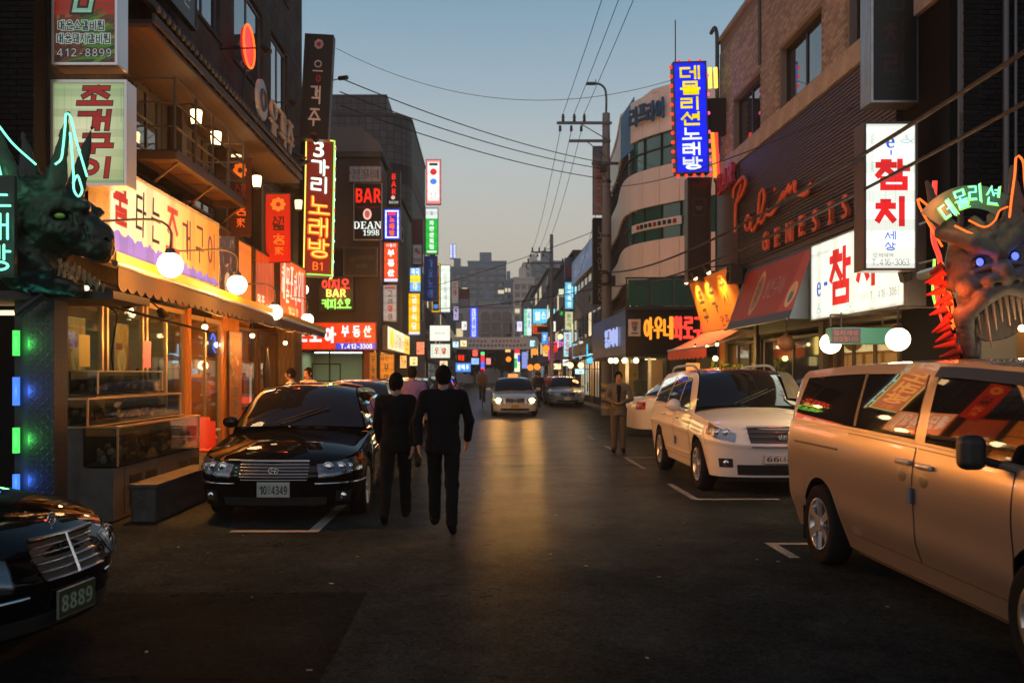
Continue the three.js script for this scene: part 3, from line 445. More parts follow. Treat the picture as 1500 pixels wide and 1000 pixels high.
{ // curved corner building
  const o = thing('curved_building', 'pale clad building with a curved corner, ribbon windows and a grill restaurant', 'building');
  const C = new THREE.CatmullRomCurve3([[10.5, 26.6], [8.4, 28.0], [7.1, 29.1], [6.35, 30.0], [5.8, 30.75], [5.36, 31.6], [5.19, 32.5], [5.20, 33.5], [5.32, 34.9], [5.55, 37], [5.75, 40], [5.9, 43]].map(([x, d]) => V(x, 0, -d)), false, 'centripetal'), N = 22;
  const P = (u, off) => { const p = C.getPointAt(u), t = C.getTangentAt(u); return [p.x + t.z * off, p.z - t.x * off]; };
  const strip = (u0, u1, y0, y1, off, n = 6) => sheet((u, v) => { const q = P(lerp(u0, u1, u), off); return [q[0], lerp(y0, y1, v), q[1]]; }, n, 1);
  const slab = (u0, u1, y0, y1, off, th) => [strip(u0, u1, y0, y1, off), strip(u0, u1, y0, y1, off - th), sheet((u, v) => { const q = P(lerp(u0, u1, u), off - th * v); return [q[0], y1, q[1]]; }, 6, 1), sheet((u, v) => { const q = P(lerp(u0, u1, u), off - th * v); return [q[0], y0, q[1]]; }, 6, 1), sheet((u, v) => { const q = P(u0, off - th * v); return [q[0], lerp(y0, y1, u), q[1]]; }, 1, 1), sheet((u, v) => { const q = P(u1, off - th * v); return [q[0], lerp(y0, y1, u), q[1]]; }, 1, 1)];
  const tt = strip(0, 1, 0, 1, 0, 2); void tt;
  part(o, 'core', slab(0, 1, 0.1, 11.2, -.35, .2), M.concreteDark);
  for (const [y0, y1] of [[4.95, 6.24], [7.43, 8.73], [9.87, 11.3]]) for (let i = 0; i < N; i++) part(o, 'cladding_panel', slab((i + .012) / N, (i + .988) / N, y0, y1, 0, .1), M.pale);
  part(o, 'coping', slab(0, 1, 11.3, 11.42, .05, .3), M.pale);
  for (const [y0, y1] of [[3.8, 4.95], [6.24, 7.43], [8.73, 9.87]]) for (let i = 0; i < N; i++) { const w = part(o, 'window', [strip((i + .0) / N, (i + 1) / N, y0, y1, -.12, 4)], M.greenGlass); part(w, 'frame', [...slab((i - .02) / N < 0 ? 0 : (i - .02) / N, (i + .02) / N, y0, y1, -.06, .08), ...slab(i / N, (i + 1) / N, y0 + .62, y0 + .67, -.08, .05)], M.dark); }
  part(o, 'window_banner', slab(.27, .41, 6.66, 6.94, -.05, .02), M.white);
  for (let i = 0; i < 9; i++) { const q = P(.285 + i * .012, -.035); part(o, 'letter', box(.1, .14, .1, q[0], 6.8, q[1]), i % 4 ? M.dark : M.red); }
  part(o, 'roof', sheet((u, v) => { const q = P(u, -.2 - v * .3); return [lerp(q[0], 11, v), 11.28, lerp(q[1], -40, v)]; }, 20, 2), M.concreteDark);
  // restaurant on the ground floor: straight fascia towards the viewer, bent along the street
  part(o, 'fascia', [bx(4.65, 8.4, 2.3, 3.75, -29.2, -29.6), bx(4.65, 5.0, 2.3, 3.75, -29.6, -38)], M.blackGloss);
  part(o, 'fascia_soffit', [bx(4.6, 8.4, 2.2, 2.28, -28.9, -31.5), bx(4.65, 6, 2.2, 2.28, -31.5, -38)], M.black);
  part(o, 'balcony_deck', [bx(4.65, 8.4, 3.76, 3.86, -29.2, -32)], M.dark);
  for (let i = 0; i < 5; i++) part(o, 'balcony_pane', bx(4.75 + i * .76, 5.45 + i * .76, 3.9, 4.75, -29.3, -29.33), M.greenGlass);
  part(o, 'balcony_rail', [bx(4.66, 8.4, 4.78, 4.83, -29.28, -29.34), ...[0, 1, 2, 3, 4].map((i) => bx(4.68 + i * .76, 4.72 + i * .76, 3.86, 4.78, -29.29, -29.33))], M.dark);
  part(o, 'shop_wall', [bx(6.5, 9, .1, 2.2, -32.8, -32.7), bx(5, 6.5, .1, 2.2, -33, -32.9)], mat(.3, .22, .1, .8));
  for (const x of [4.75, 5.5, 6.1, 6.15, 7.0, 7.8]) part(o, 'shop_post', bx(x, x + .1, .1, 2.2, -29.8, -29.9), x < 6 ? M.offwhite : M.dark);
  for (const [a, b] of [[4.85, 5.5], [6.25, 7], [7.1, 7.8]]) part(o, 'shop_window', [bx(a, b, .5, 2.15, -29.84, -29.86)], M.pane);
  part(o, 'entrance_blind', bx(5.6, 6.1, .1, 2.15, -30.4, -30.45), mat(.35, .24, .14, .8));
  areaLight(o, 2.6, 1.4, 6.6, 2.18, -31.4, [1, .72, .3], 2.5, -PI / 2, 0); part(o, 'shop_light', box(1.8, .04, .2, 6.6, 2.17, -31.4), M.warmTube);
  for (const [px, py] of [[902, 523], [915, 523], [932, 521], [895, 526]]) { const p = at(px, py, 29.5); part(o, 'eave_bulb', [sph(.09, p.x, 2.1, p.z)], M.warmBulb); point(o, p.x, 2.1, p.z, [1, .6, .25], 2.5); }
}
// ---------- buildings further down the street ----------
function streetBlock(label, X, d0, d1, h, side, m, { storey = 3, lit = .15, glowc = [1, .6, .25], gk = 1, seed = 1, setback = 8 } = {}) {
  const r = rng(seed), w = d1 - d0, o = thing('street_building', label, 'building', side < 0 ? [X, 0, -d0] : [X, 0, -d1], side < 0 ? PI / 2 : -PI / 2);
  part(o, 'wall', [bx(0, w, 3, h, -.3, 0), bx(0, w, 0, h, -setback, -.3)], m);
  part(o, 'roof', bx(-.08, w + .08, h, h + .25, -setback, .1), M.concreteDark);
  const win = glow(1, .82, .5, .8, .3);
  for (let y = 3.7; y + 1.4 < h; y += storey) for (let x = .6; x + 1.3 < w; x += 1.9) { const f = part(o, 'window', bx(x, x + 1.35, y, y + 1.4, -.02, .03), M.dark); const q = r(); part(f, 'pane', bx(x + .06, x + 1.29, y + .06, y + 1.34, .031, .036), q < lit ? win : M.paneDark); }
  const end = side < 0 ? -.03 : w + .03; for (let y = 3.7; y + 1.4 < h; y += storey) for (let z = -1.2; z > -setback + 1.4; z -= 2) part(o, 'window', box(.05, 1.3, 1.2, end, y + .7, z - .6), r() < lit ? win : M.paneDark);
  const pal = [[...glowc], [1, .8, .5], [.75, .9, 1], [1, .55, .2], [.9, 1, .8]];
  for (let x = .3; x + 1.6 < w; x += 2.2) { const q = r(), c = pal[(r() * 5) | 0], sw = part(o, 'shop_window', bx(x, x + 1.9, .5, 2.5, .002, .05), q < .3 ? M.paneDark : glow(...c, gk * (.12 + q * q * .75), .3)); part(sw, 'frame', [bx(x - .04, x, .1, 2.7, 0, .1), bx(x + 1.9, x + 1.94, .1, 2.7, 0, .1), bx(x + .9, x + .97, .5, 2.5, .051, .09), bx(x, x + 1.9, 1.9, 1.96, .051, .09), bx(x, x + 1.9, .1, .5, .002, .08), bx(x, x + 1.9, 2.5, 2.7, .002, .08)], M.dark); if (r() < .6) part(sw, 'poster', bx(x + .15 + r() * .9, x + .6 + r() * 1.1, .7, 1.1 + r() * .7, .052, .06), r() < .5 ? M.red : M.wood); if (r() < .35) part(o, 'shop_awning', sheet((u, v) => [lerp(x - .1, x + 2, u), lerp(2.7, 2.35, v), .1 + v * .8], 2, 2), r() < .5 ? M.redCloth : mat(.1, .14, .2, .8)); }
  part(o, 'shop_fascia', bx(0, w, 2.75, 3.4, .05, .3), M.dark);
  if (gk > .3) areaLight(o, w * .8, 2, w / 2, 1.5, .15, glowc, gk * .45);
  return o;
}
streetBlock('dark narrow block beyond the tiled tower, green sign fixed on it', -4.3, 63.5, 78, 11.8, -1, mat(.05, .05, .055, .8), { seed: 2, glowc: [1, .5, .2], gk: .8 });
streetBlock('low pale block far along the street, left of the banner', -4.6, 79, 108, 8.4, -1, mat(.3, .28, .27, .8), { seed: 3, glowc: [.8, .8, 1], gk: .9, lit: .25 });
streetBlock('long plain grey block at the far end of the row opposite the second pole', -4.6, 109, 150, 10.5, -1, mat(.18, .18, .2, .8), { seed: 4, glowc: [1, .45, .25], gk: 1 });
streetBlock('building with a blue roof board just beyond the curved corner building', 5.9, 44.5, 58, 8.4, 1, mat(.34, .36, .38, .8, { map: rep(T.grime, .4) }), { seed: 5, glowc: [1, .78, .4], gk: .9, lit: .1 });
streetBlock('dark block behind the second utility pole, cyan signs hung on it', 6.0, 59, 84, 9.6, 1, mat(.1, .1, .11, .8), { seed: 6, glowc: [1, .65, .3], gk: 1.1, lit: .2 });
streetBlock('block with many lit windows far along the street by the banner', 6.2, 85, 116, 11.5, 1, mat(.16, .15, .16, .8), { seed: 7, glowc: [1, .4, .3], gk: 1.2, lit: .35 });
streetBlock('last block of the row nearest the street end, grey and plain', 6.4, 117, 150, 13, 1, mat(.2, .2, .21, .8), { seed: 8, glowc: [.6, .8, 1], gk: 1 });
{ // pale building closing the street, with arched windows
  const o = thing('arched_building', 'pale building closing the street end with three tall arched windows', 'building', [-3, 0, -165]);
  const pm = mat(.42, .40, .39, .8, { map: rep(T.grime, .2) });
  part(o, 'wall', [bx(1.6, 8.4, 0, 14.0, -10, 0), bx(-5, 1.6, 0, 16.0, -11, -1), bx(2.2, 6.2, 14.0, 15.2, -9, -.5)], pm); part(o, 'cornice', [bx(1.4, 8.6, 14.0, 14.3, -10, .3)], pm);
  for (const x of [3.4, 5.4, 7.4]) { const s = new THREE.Shape(); s.moveTo(-.8, 0); s.lineTo(.8, 0); s.lineTo(.8, 5); s.absarc(0, 5, .8, 0, PI, false); s.closePath(); const w = part(o, 'window', new THREE.ExtrudeGeometry(s, { depth: .1, bevelEnabled: false }).translate(x, 7.5, .01), M.paneDark); part(w, 'frame', [bx(x - .8, x + .8, 9.2, 9.4, .11, .2), bx(x - .8, x + .8, 11.2, 11.4, .11, .2)], pm); }
  for (let j = 0; j < 5; j++) for (let i = 0; i < 2; i++) part(o, 'window', bx(-4 + i * 2, -2.8 + i * 2, 3 + j * 2.8, 4.5 + j * 2.8, -1, -.9), j === 2 && i ? glow(1, .8, .45, .8, .3) : M.paneDark);
}
// far housing towers
function tower(label, px0, px1, pyTop, d, m, seed, lit = .07) {
  const r = rng(seed), a = at(px0, pyTop, d), b = at(px1, pyTop, d), w = b.x - a.x, h = a.y, o = thing('apartment_tower', label, 'building', [a.x, 0, -d], 0, 'far apartment towers');
  part(o, 'wall', [bx(0, w, 0, h, -14, 0)], m); part(o, 'roof_block', [bx(w * .3, w * .62, h, h + 4.5, -10, -2), bx(-.4, w + .4, h, h + .6, -14.4, .4)], m);
  const n = Math.max(3, Math.round(w / 3.6)), W = w / n, off = [], on = [], bal = [];
  for (let y = 4; y < h - 2.5; y += 2.9) for (let i = 0; i < n; i++) (r() < lit ? on : off).push([bx(i * W + W * .16, i * W + W * .84, y, y + 1.5, .02, .12)]);
  for (let i = 0; i <= n; i++) bal.push(bx(i * W - .2, i * W + .2, 3, h, .0, .9));
  for (let y = 3; y < h - 2; y += 2.9) bal.push(bx(0, w, y, y + .5, .0, .7));
  part(o, 'balcony_grid', bal, m); const f = part(o, 'window_rows', off, M.paneDark); f.userData.kind = 'stuff'; if (on.length) for (const q of on) part(o, 'lit_window', q, glow(1, .85, .55, .9, .3));
}
const tA = mat(.22, .26, .31, .85), tB = mat(.62, .54, .47, .85);
tower('wide housing tower with a stepped top in the centre of the skyline', 686, 741, 384, 380, tA, 1); tower('lower housing tower behind the white lantern sign', 655, 686, 392, 400, tA, 2); tower('narrow housing tower joined to the wide one, lower top', 739, 753, 412, 372, tA, 3);
tower('housing tower nearest the second utility pole, partly behind its crossarms', 781, 826, 384, 340, tA, 4); tower('pinkish housing tower beside the second utility pole', 753, 782, 408, 330, tB, 5, .1); tower('slim dark housing tower between the wide tower and the pinkish one', 744, 758, 420, 440, tA, 9, .1); tower('distant housing tower just right of the second pole', 818, 836, 402, 390, tA, 8, .1); tower('dark housing tower low behind the banner', 700, 730, 440, 300, tA, 11, .12); tower('pale tower top behind the second pole crossarm', 767, 800, 386, 420, tB, 6);
{ // dark trees where the street ends
  const r = rng(90), leafM = mat(.03, .045, .02, .9), lg = new THREE.PlaneGeometry(.9, .7);
  [[-1.5, 152, 6.5, 'dark round tree under the banner, left of the street end'], [3.2, 155, 7.2, 'dark broad tree in the middle of the street end'], [7.2, 156, 6, 'dark tree at the street end beside the last grey block']].forEach(([x, d, h, label]) => {
    const o = thing('tree', label, 'tree', [x, 0, -d], 0, 'trees at the street end'); part(o, 'trunk', [rod([0, 0, 0], [.1, h * .45, 0], .28, .16), rod([.1, h * .4, 0], [1.1, h * .7, .3], .13, .05), rod([.1, h * .42, 0], [-1, h * .72, -.2], .12, .05)], M.woodDark);
    const gs = []; for (let i = 0; i < 420; i++) { const a = r() * 6.28, q = Math.cbrt(r()), e = Math.acos(2 * r() - 1), k = 1 + .25 * Math.sin(a * 3 + e * 4); gs.push(mv(lg.clone(), Math.sin(e) * Math.cos(a) * q * 2.6 * k, h * .68 + Math.cos(e) * q * h * .36 * k, Math.sin(e) * Math.sin(a) * q * 2.2, r() * 3, r() * 6, r() * 3)); } part(o, 'crown', gs, new THREE.MeshStandardMaterial({ color: leafM.color, roughness: .9, side: THREE.DoubleSide })); });
}

// ---------- signs ----------
// lit panel: uneven tube glow painted in as bands, plus weathering: dirt along the edges, faint streaks
const wornUnevenGlow = (draw, seed) => (g, W, H) => { draw(g, W, H); const r = rng(seed * 31 + W), v = H > W; for (let i = 0, n = 5; i < n; i++) { g.globalAlpha = .05 + r() * .06; const c = (i + .5) / n; v ? fill(g, '#000', 0, c * H - H * .04, W, H * .08) : fill(g, '#000', c * W - W * .03, 0, W * .06, H); } for (let i = 0; i < 14; i++) { g.globalAlpha = .03 + r() * .05; fill(g, '#1a140c', r() * W, r() * H * .5, 2 + r() * W * .02, H * (.2 + r() * .5)); } g.globalAlpha = .14; fill(g, '#100c06', 0, H * .965, W, H); fill(g, '#100c06', 0, 0, W, H * .02); fill(g, '#100c06', 0, 0, W * .02, H); fill(g, '#100c06', W * .98, 0, W, H); g.globalAlpha = 1; };
function S(name, label, r, d, draw, o = {}) {
  const q = rect(...r, d), k = Math.min(5, 900 / Math.max(r[2] - r[0], r[3] - r[1])), W = Math.round((r[2] - r[0]) * k), Hh = Math.round((r[3] - r[1]) * k), tex = canvasTex(W, Hh, wornUnevenGlow(draw, label.length));
  const s = signBox(name, label, { ...q, tex, ...o }); if (o.tilt) s.rotation.z = o.tilt; return s;
}
// sign lying along a facade at X from distance d0 to d1 and height y0 to y1
function SX(name, label, X, d0, d1, y0, y1, draw, o = {}) {
  const w = d1 - d0, h = y1 - y0, k = Math.min(o.ppm ?? 110, 1000 / w), tex = canvasTex(Math.round(w * k), Math.round(h * k), wornUnevenGlow(draw, label.length));
  return signBox(name, label, { c: V(X, (y0 + y1) / 2, -(d0 + d1) / 2), w, h, ry: X < 0 ? PI / 2 : -PI / 2, tex, ...o });
}
const blotch = (g, W, Hh, cols, n, seed, s0 = .05, s1 = .2) => { const r = rng(seed); for (let i = 0; i < n; i++) { g.save(); g.translate(r() * W, r() * Hh); g.rotate(r() * 6); g.globalAlpha = .35 + r() * .5; disc(g, cols[(r() * cols.length) | 0], 0, 0, (s0 + r() * (s1 - s0)) * W, (s0 + r() * (s1 - s0)) * W * .35); g.restore(); } };
// --- left, near
S('light_box', 'red and green printed sign box listing dishes and 412-8899, topmost on its wall', [85, -70, 180, 102], 11, (g, W, H) => {
  fill(g, '#c23313'); fill(g, '#7a3a16', 0, H * .58, W, H); blotch(g, W, H * .2, [], 0, 1); g.save(); g.translate(0, H * .58); blotch(g, W, H * .42, ['#c9692b', '#5e2410', '#8a4a1c', '#b8702e', '#3a1a0c', '#d09050'], 70, 4, .03, .11); for (let i = 0; i < 16; i++) { g.save(); g.translate(W * (.5 + .04 * i % .5), H * (.03 + i * .027)); g.rotate(-.5 + (i % 5) * .12); disc(g, ['#2f6e18', '#4f951c', '#1d4a12', '#79b02a'][i % 4], 0, 0, W * .34, H * .016); g.restore(); } g.restore();
  
  write(g, '찜', W * .27, H * .12, W * .48, H * .44, { color: '#b9ffd8', outline: '#04140c', lw: .17, olw: .09, slant: .2 });
  write(g, '매운소갈비찜', W * .05, H * .63, W * .78, H * .085, { color: '#062b33', outline: '#e9fff4', lw: .15, olw: .11, gap: .12 });
  write(g, '매운돼지갈비찜', W * .03, H * .745, W * .9, H * .085, { color: '#062b33', outline: '#e9fff4', lw: .15, olw: .11, gap: .12 });
  write(g, '412-8899', W * .03, H * .875, W * .92, H * .07, { color: '#eef7ee', outline: '#0a1a10', gap: .1, font: 'normal' });
}, { t: .32, e: .32, body: M.alu });
S('light_box', 'pale green sign box with four red brush letters, beside the monster horns', [83, 123, 193, 276], 11, (g, W, H) => {
  const gr = g.createRadialGradient(W * .4, H * .5, W * .1, W * .5, H * .5, W * .85); gr.addColorStop(0, '#eef2c4'); gr.addColorStop(1, '#9fbf86'); g.fillStyle = gr; g.fillRect(0, 0, W, H);
  write(g, '조개구이', W * .30, H * .02, W * .58, H * .94, { dir: 'v', color: '#a51608', outline: '#1a0503', lw: .2, olw: .045, gap: .14, slant: .12 });
}, { t: .3, e: .62, L: .5, Lc: [.8, 1, .6], body: M.alu });
SX('hanging_board', 'dark board with small white lettering high above the balcony', -5.0, 12.7, 15.4, 7.55, 10.2, (g, W, H) => { fill(g, '#0b0908'); fill(g, '#6a6678', W * .5, 0, W * .5, H * .34); fill(g, '#30151c', W * .4, H * .3, W * .5, H * .1); write(g, '소고기', W * .1, H * .5, W * .6, H * .12, { color: '#d6d6d6' }); write(g, '갈비찜', W * .25, H * .66, W * .55, H * .11, { color: '#c8c8c8' }); write(g, '구이전문', W * .3, H * .82, W * .6, H * .1, { color: '#c8c8c8' }); }, { unlit: true, t: .1, body: M.black });
const waves = (g, W, H) => { g.fillStyle = '#8a7ad0'; g.beginPath(); g.moveTo(0, H); g.lineTo(0, H * .7); for (let i = 0; i <= 60; i++) g.lineTo(i / 60 * W, H * (.74 + .17 * i / 60 + .03 * Math.sin(i * 1.3) + .025 * Math.sin(i * 3.1))); g.lineTo(W, H); g.fill(); };
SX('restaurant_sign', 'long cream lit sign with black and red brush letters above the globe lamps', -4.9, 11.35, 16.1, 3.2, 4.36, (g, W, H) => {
  const gr = g.createLinearGradient(0, 0, W, 0); gr.addColorStop(0, '#fff3c9'); gr.addColorStop(.4, '#ffe09a'); gr.addColorStop(.75, '#ffaa3c'); gr.addColorStop(1, '#f88a22'); g.fillStyle = gr; g.fillRect(0, 0, W, H); waves(g, W, H);  // warm light of the lamps painted into the panel, amber towards the far end
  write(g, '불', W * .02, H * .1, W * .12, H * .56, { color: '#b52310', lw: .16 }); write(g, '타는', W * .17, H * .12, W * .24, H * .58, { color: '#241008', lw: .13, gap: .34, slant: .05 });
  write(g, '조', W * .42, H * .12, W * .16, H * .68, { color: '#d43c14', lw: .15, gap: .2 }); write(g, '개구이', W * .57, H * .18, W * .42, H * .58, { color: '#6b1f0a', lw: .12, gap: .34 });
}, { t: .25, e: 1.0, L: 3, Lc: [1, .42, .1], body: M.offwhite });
SX('picture_board', 'board with a brown and white food collage at the end of the long cream sign', -4.9, 16.14, 17.3, 3.15, 4.36, (g, W, H) => { fill(g, '#4a2a18'); blotch(g, W, H * 2.4, ['#e8d3b0', '#a87848', '#2a140b', '#f4e6d0', '#7d4a26'], 160, 14, .02, .1); disc(g, '#f2e0bc', W * .55, H * .86, W * .2); }, { t: .2, e: .35, body: M.wood });
SX('orange_board', 'plain orange lit board between the collage and the worded orange board', -4.9, 17.45, 18.5, 2.75, 4.3, (g) => fill(g, '#e8761a'), { t: .2, e: 1.0, body: M.wood });
SX('orange_board', 'orange board with small white letters near its foot', -4.9, 18.75, 20.5, 2.9, 4.3, (g, W, H) => { fill(g, '#c9491a'); blotch(g, W, H, ['#d65a20', '#b23c14'], 20, 7); write(g, '맥주', W * .1, H * .68, W * .4, H * .16, { color: '#ffe9c0', lw: .2 }); write(g, '안주', W * .55, H * .8, W * .35, H * .1, { color: '#ffd9a0', lw: .18 }); }, { t: .2, e: .95, body: M.wood });
SX('orange_board', 'red orange lit board crowded with white brush writing', -4.85, 20.8, 23.9, 3.0, 4.45, (g, W, H) => { fill(g, '#d6461a'); for (let i = 0; i < 5; i++) write(g, '해물포차요'[i], W * (.06 + i * .15), H * (.08 + (i % 2) * .05), W * .14, H * .62, { color: '#fff2e0', lw: .19, slant: .1, gap: .05 }); fill(g, '#fff1d4', W * .83, H * .08, W * .03, H * .8); fill(g, '#fff1d4', W * .89, H * .08, W * .02, H * .8); write(g, '영업중', W * .3, H * .8, W * .4, H * .13, { color: '#ffd9a0' }); }, { t: .2, e: .9, L: 1.2, Lc: [1, .4, .12], body: M.wood });
// banners under the eave
function banner(label, r, d, bg, top, fg, lit) {
  const q = rect(...r, d), o = thing('hanging_banner', label, 'banner', q.c);
  const tex = canvasTex(140, 420, (g, W, H) => { fill(g, bg); disc(g, fg, W * .5, H * .15, W * .22); for (let i = 0; i < 8; i++) disc(g, fg, W * (.5 + .22 * Math.cos(i * .785)), H * .15 + W * .22 * Math.sin(i * .785), W * .09); disc(g, bg, W * .5, H * .15, W * .1); write(g, '留', W * .22, H * .33, W * .56, H * .2, { color: top, lw: .11 }); write(g, '客', W * .28, H * .58, W * .5, H * .16, { color: fg, lw: .11 }); write(g, '來', W * .34, H * .77, W * .4, H * .12, { color: fg, lw: .12 }); });
  part(o, 'cloth', sheet((u, v) => [(u - .5) * q.w, (v - .5) * q.h, .02 * Math.sin(u * 5 + v * 3)], 10, 14), new THREE.MeshPhysicalMaterial({ map: tex, roughness: .9, side: THREE.DoubleSide, transmission: lit ? .35 : .1 }));
  part(o, 'pole', [rod([-q.w * .55, q.h / 2 + .01, 0], [q.w * .55, q.h / 2 + .01, 0], .018), rod([-q.w * .5, -q.h / 2, 0], [q.w * .5, -q.h / 2, 0], .014), rod([0, q.h / 2 + .01, 0], [-.4, q.h / 2 + .3, 0], .012)], M.woodDark); return o;
}
banner('dark red hanging banner with a flower emblem and characters, nearer the balcony', [334, 232, 368, 345], 17, '#3a120b', '#8e2413', '#ff9540', false);
banner('bright red hanging banner with a flower emblem and characters, farther along the eave', [389, 284, 425, 384], 20, '#c4260f', '#3a0d06', '#ffab55', true);
// round neon over the eave
{
  const c = at(365, 68, 18.7); const o = thing('neon_disc', 'round red neon sign standing on the tiled eave by a window', 'sign', [-4.95, c.y, -18.7], PI / 2);
  part(o, 'disc', cyl(.40, .40, .06, 0, 0, 0, 32, PI / 2), glow(.75, .03, .04, .55, .5)); part(o, 'neon_tube', new THREE.TorusGeometry(.43, .024, 8, 40).translate(0, 0, .05), M.nOrange); part(o, 'bracket', [rod([0, -.4, -.02], [0, -1.05, -.1], .02), rod([0, 0, -.03], [0, 0, -.33], .02)], M.dark);
  point(o, 0, 0, .25, [1, .08, .03], 1.2);
}
{ // raised lettering on the eave
  const o = thing('eave_lettering', 'white disc and brush letters standing on the tiled eave', 'sign', [-4.62, 7.0, -18.9], PI / 2);
  part(o, 'emblem', cyl(.42, .42, .06, -.3, .35, 0, 24, PI / 2), mat(.45, .5, .55, .6)); part(o, 'emblem_mark', new THREE.TorusGeometry(.2, .04, 6, 16).translate(-.3, .35, .04), M.steelDark);
  [...'유객주'].forEach((ch, i) => part(o, 'letter', strokes(ch, .75 + i * .85, .25, .6, .75, .05, 0, 6), M.offwhite)); part(o, 'rail', [rod([-.8, -.2, 0], [3.2, -.2, 0], .025), rod([.2, -.2, 0], [.2, -.35, -.1], .02), rod([2.6, -.2, 0], [2.6, -.35, -.1], .02)], M.dark);
}
// spot lamps on arms above the eave
[[12.6, 9.2], [15.2, 8.8], [18.0, 8.2], [20.6, 7.9], [23.2, 7.8]].forEach(([d, y], i) => {
  const o = thing('arm_lamp', ['unlit arm lamp on the granite wall, nearest the dark board', 'unlit arm lamp on the granite wall left of the red neon disc', 'unlit arm lamp just past the red neon disc', 'unlit arm lamp above the white eave letters', 'unlit arm lamp farthest along the granite wall'][i], 'lamp', [-5.28, y, -d], 0, 'arm lamps above the eave');
  part(o, 'arm', rod([0, 0, 0], [.85, .02, 0], .016), M.black); part(o, 'head', [rod([.83, .05, 0], [.97, -.09, .03], .05, .085, 10), cyl(.03, .03, .05, 0, 0, 0, 10, 0, PI / 2)], M.black);
});
// lantern lamps
[[287, 172, 15.2], [316, 203, 16.4], [376, 266, 19.3], [346, 236, 17.7], [437, 300, 23.4]].forEach(([px, py, d], i) => {
  const p = at(px, py, d), o = thing('wall_lantern', ['small lit lantern above the balcony, nearer of its two', 'small lit lantern above the balcony, farther of its two', 'small lit lantern between the two hanging banners', 'small dim lantern on the timber wall above the dark red banner', 'small lantern near the end of the tiled eave'][i], 'lantern', p, 0, 'lanterns on the timber wall');
  part(o, 'shade', lathe([[.07, -.12], [.085, -.08], [.1, .1], [.09, .12]], 12), i < 3 ? M.warmBulb : M.warmTube); part(o, 'cap', [cyl(.03, .115, .06, 0, .15, 0, 12), cyl(.075, .06, .03, 0, -.135, 0, 12)], M.dark); part(o, 'bracket', [rod([0, .18, 0], [-.1, .24, 0], .012), rod([-.1, .24, 0], [p.x < -4.6 ? -.38 : -.3, .2, 0], .012)], M.dark); point(o, 0, 0, 0, [1, .55, .2], i < 3 ? 2 : .6, 3);
});
// awning with globe lamps
{
  const o = thing('canvas_awning', 'ochre canvas awning with a scalloped dark valance over the restaurant front', 'awning');
  const cloth = phys(.8, .48, .10, .85, { transmission: .4, map: rep(T.grime, .6), side: THREE.DoubleSide });
  const yf = (d) => 2.84 - (d - 11) * .012;
  part(o, 'canvas', sheet((u, v) => { const d = lerp(9.7, 22.6, u); return [lerp(-5.1, -4.02, v), lerp(3.2, yf(d), v) - .05 * Math.sin(v * PI) + .012 * Math.sin(u * 60), -d]; }, 120, 8), cloth);
  part(o, 'front_bar', rod([-4.0, yf(9.7), -9.7], [-4.0, yf(22.6), -22.6], .035, .035, 10), M.alu);
  part(o, 'edge_trim', bar([-3.99, yf(9.7) + .075, -9.7], [-3.99, yf(22.6) + .075, -22.6], .02, .10), mat(.85, .5, .04, .7));
  const val = new THREE.Shape(); val.moveTo(0, 0); for (let i = 0; i < 49; i++) { val.lineTo(i * .26, -.2); val.quadraticCurveTo(i * .26 + .13, -.32, i * .26 + .26, -.2); } val.lineTo(49 * .26, 0); val.closePath();
  const vg = new THREE.ExtrudeGeometry(val, { depth: .012, bevelEnabled: false, curveSegments: 5 }); vg.rotateY(PI / 2); vg.rotateX(.0); vg.translate(-3.995, 2.815, -9.75); part(o, 'valance', vg, phys(.05, .02, .01, .9, { transmission: .15 }));
  for (let i = 0; i < 7; i++) part(o, 'arm', [rod([-5.05, 2.85, -11.4 - i * 1.8], [-4.4, 2.62, -11.4 - i * 1.8], .022), rod([-4.4, 2.62, -11.4 - i * 1.8], [-4.02, yf(11.4 + i * 1.8) - .02, -11.4 - i * 1.8], .022)], M.steelDark);
}
[[249, 388, 18.5], [347, 417, 14.3], [402, 457, 11.5], [450, 468, 9]].forEach(([px, py, r], i) => {
  const d = .3 * F / (2 * r), p = at(px, py, d), o = thing('globe_lamp', ['lit globe lamp above the awning, largest and nearest of the row', 'second lit globe lamp from the near end of the awning', 'third lit globe lamp from the near end of the awning', 'lit globe lamp by the red estate agent sign, last above the awning'][i], 'lamp', p, 0, 'globe lamps above the awning');
  part(o, 'globe', sph(.15, 0, 0, 0, 1, 1, 1, 28), M.globe); part(o, 'cap', cyl(.05, .07, .06, 0, .165, 0, 14), M.steelDark); part(o, 'stem', tube([[0, .19, 0], [0, .42, 0], [-.12, .52, 0], [-.9, .52, 0]], .014, 8, false, true, 16), M.steelDark);
  point(o, 0, 0, 0, [1, .33, .045], 42, 7.5);
});
[[-4.55, 2.42, 14.6, 'bare bulb hanging under the awning by the doorway'], [-4.5, 2.4, 17.4, 'bare bulb hanging under the awning before the menu pier'], [-4.5, 2.36, 20.3, 'bare bulb hanging under the awning by the red sill']].forEach(([x, y, d, l]) => { const o = thing('hanging_bulb', l, 'lamp', [x, y, -d], 0, 'bulbs under the awning'); part(o, 'bulb', sph(.05), M.warmBulb); part(o, 'socket', [cyl(.02, .03, .07, 0, .075, 0, 10), rod([0, .1, 0], [0, .5, 0], .006)], M.dark); point(o, 0, 0, 0, [1, .4, .08], 9, 2.4); });
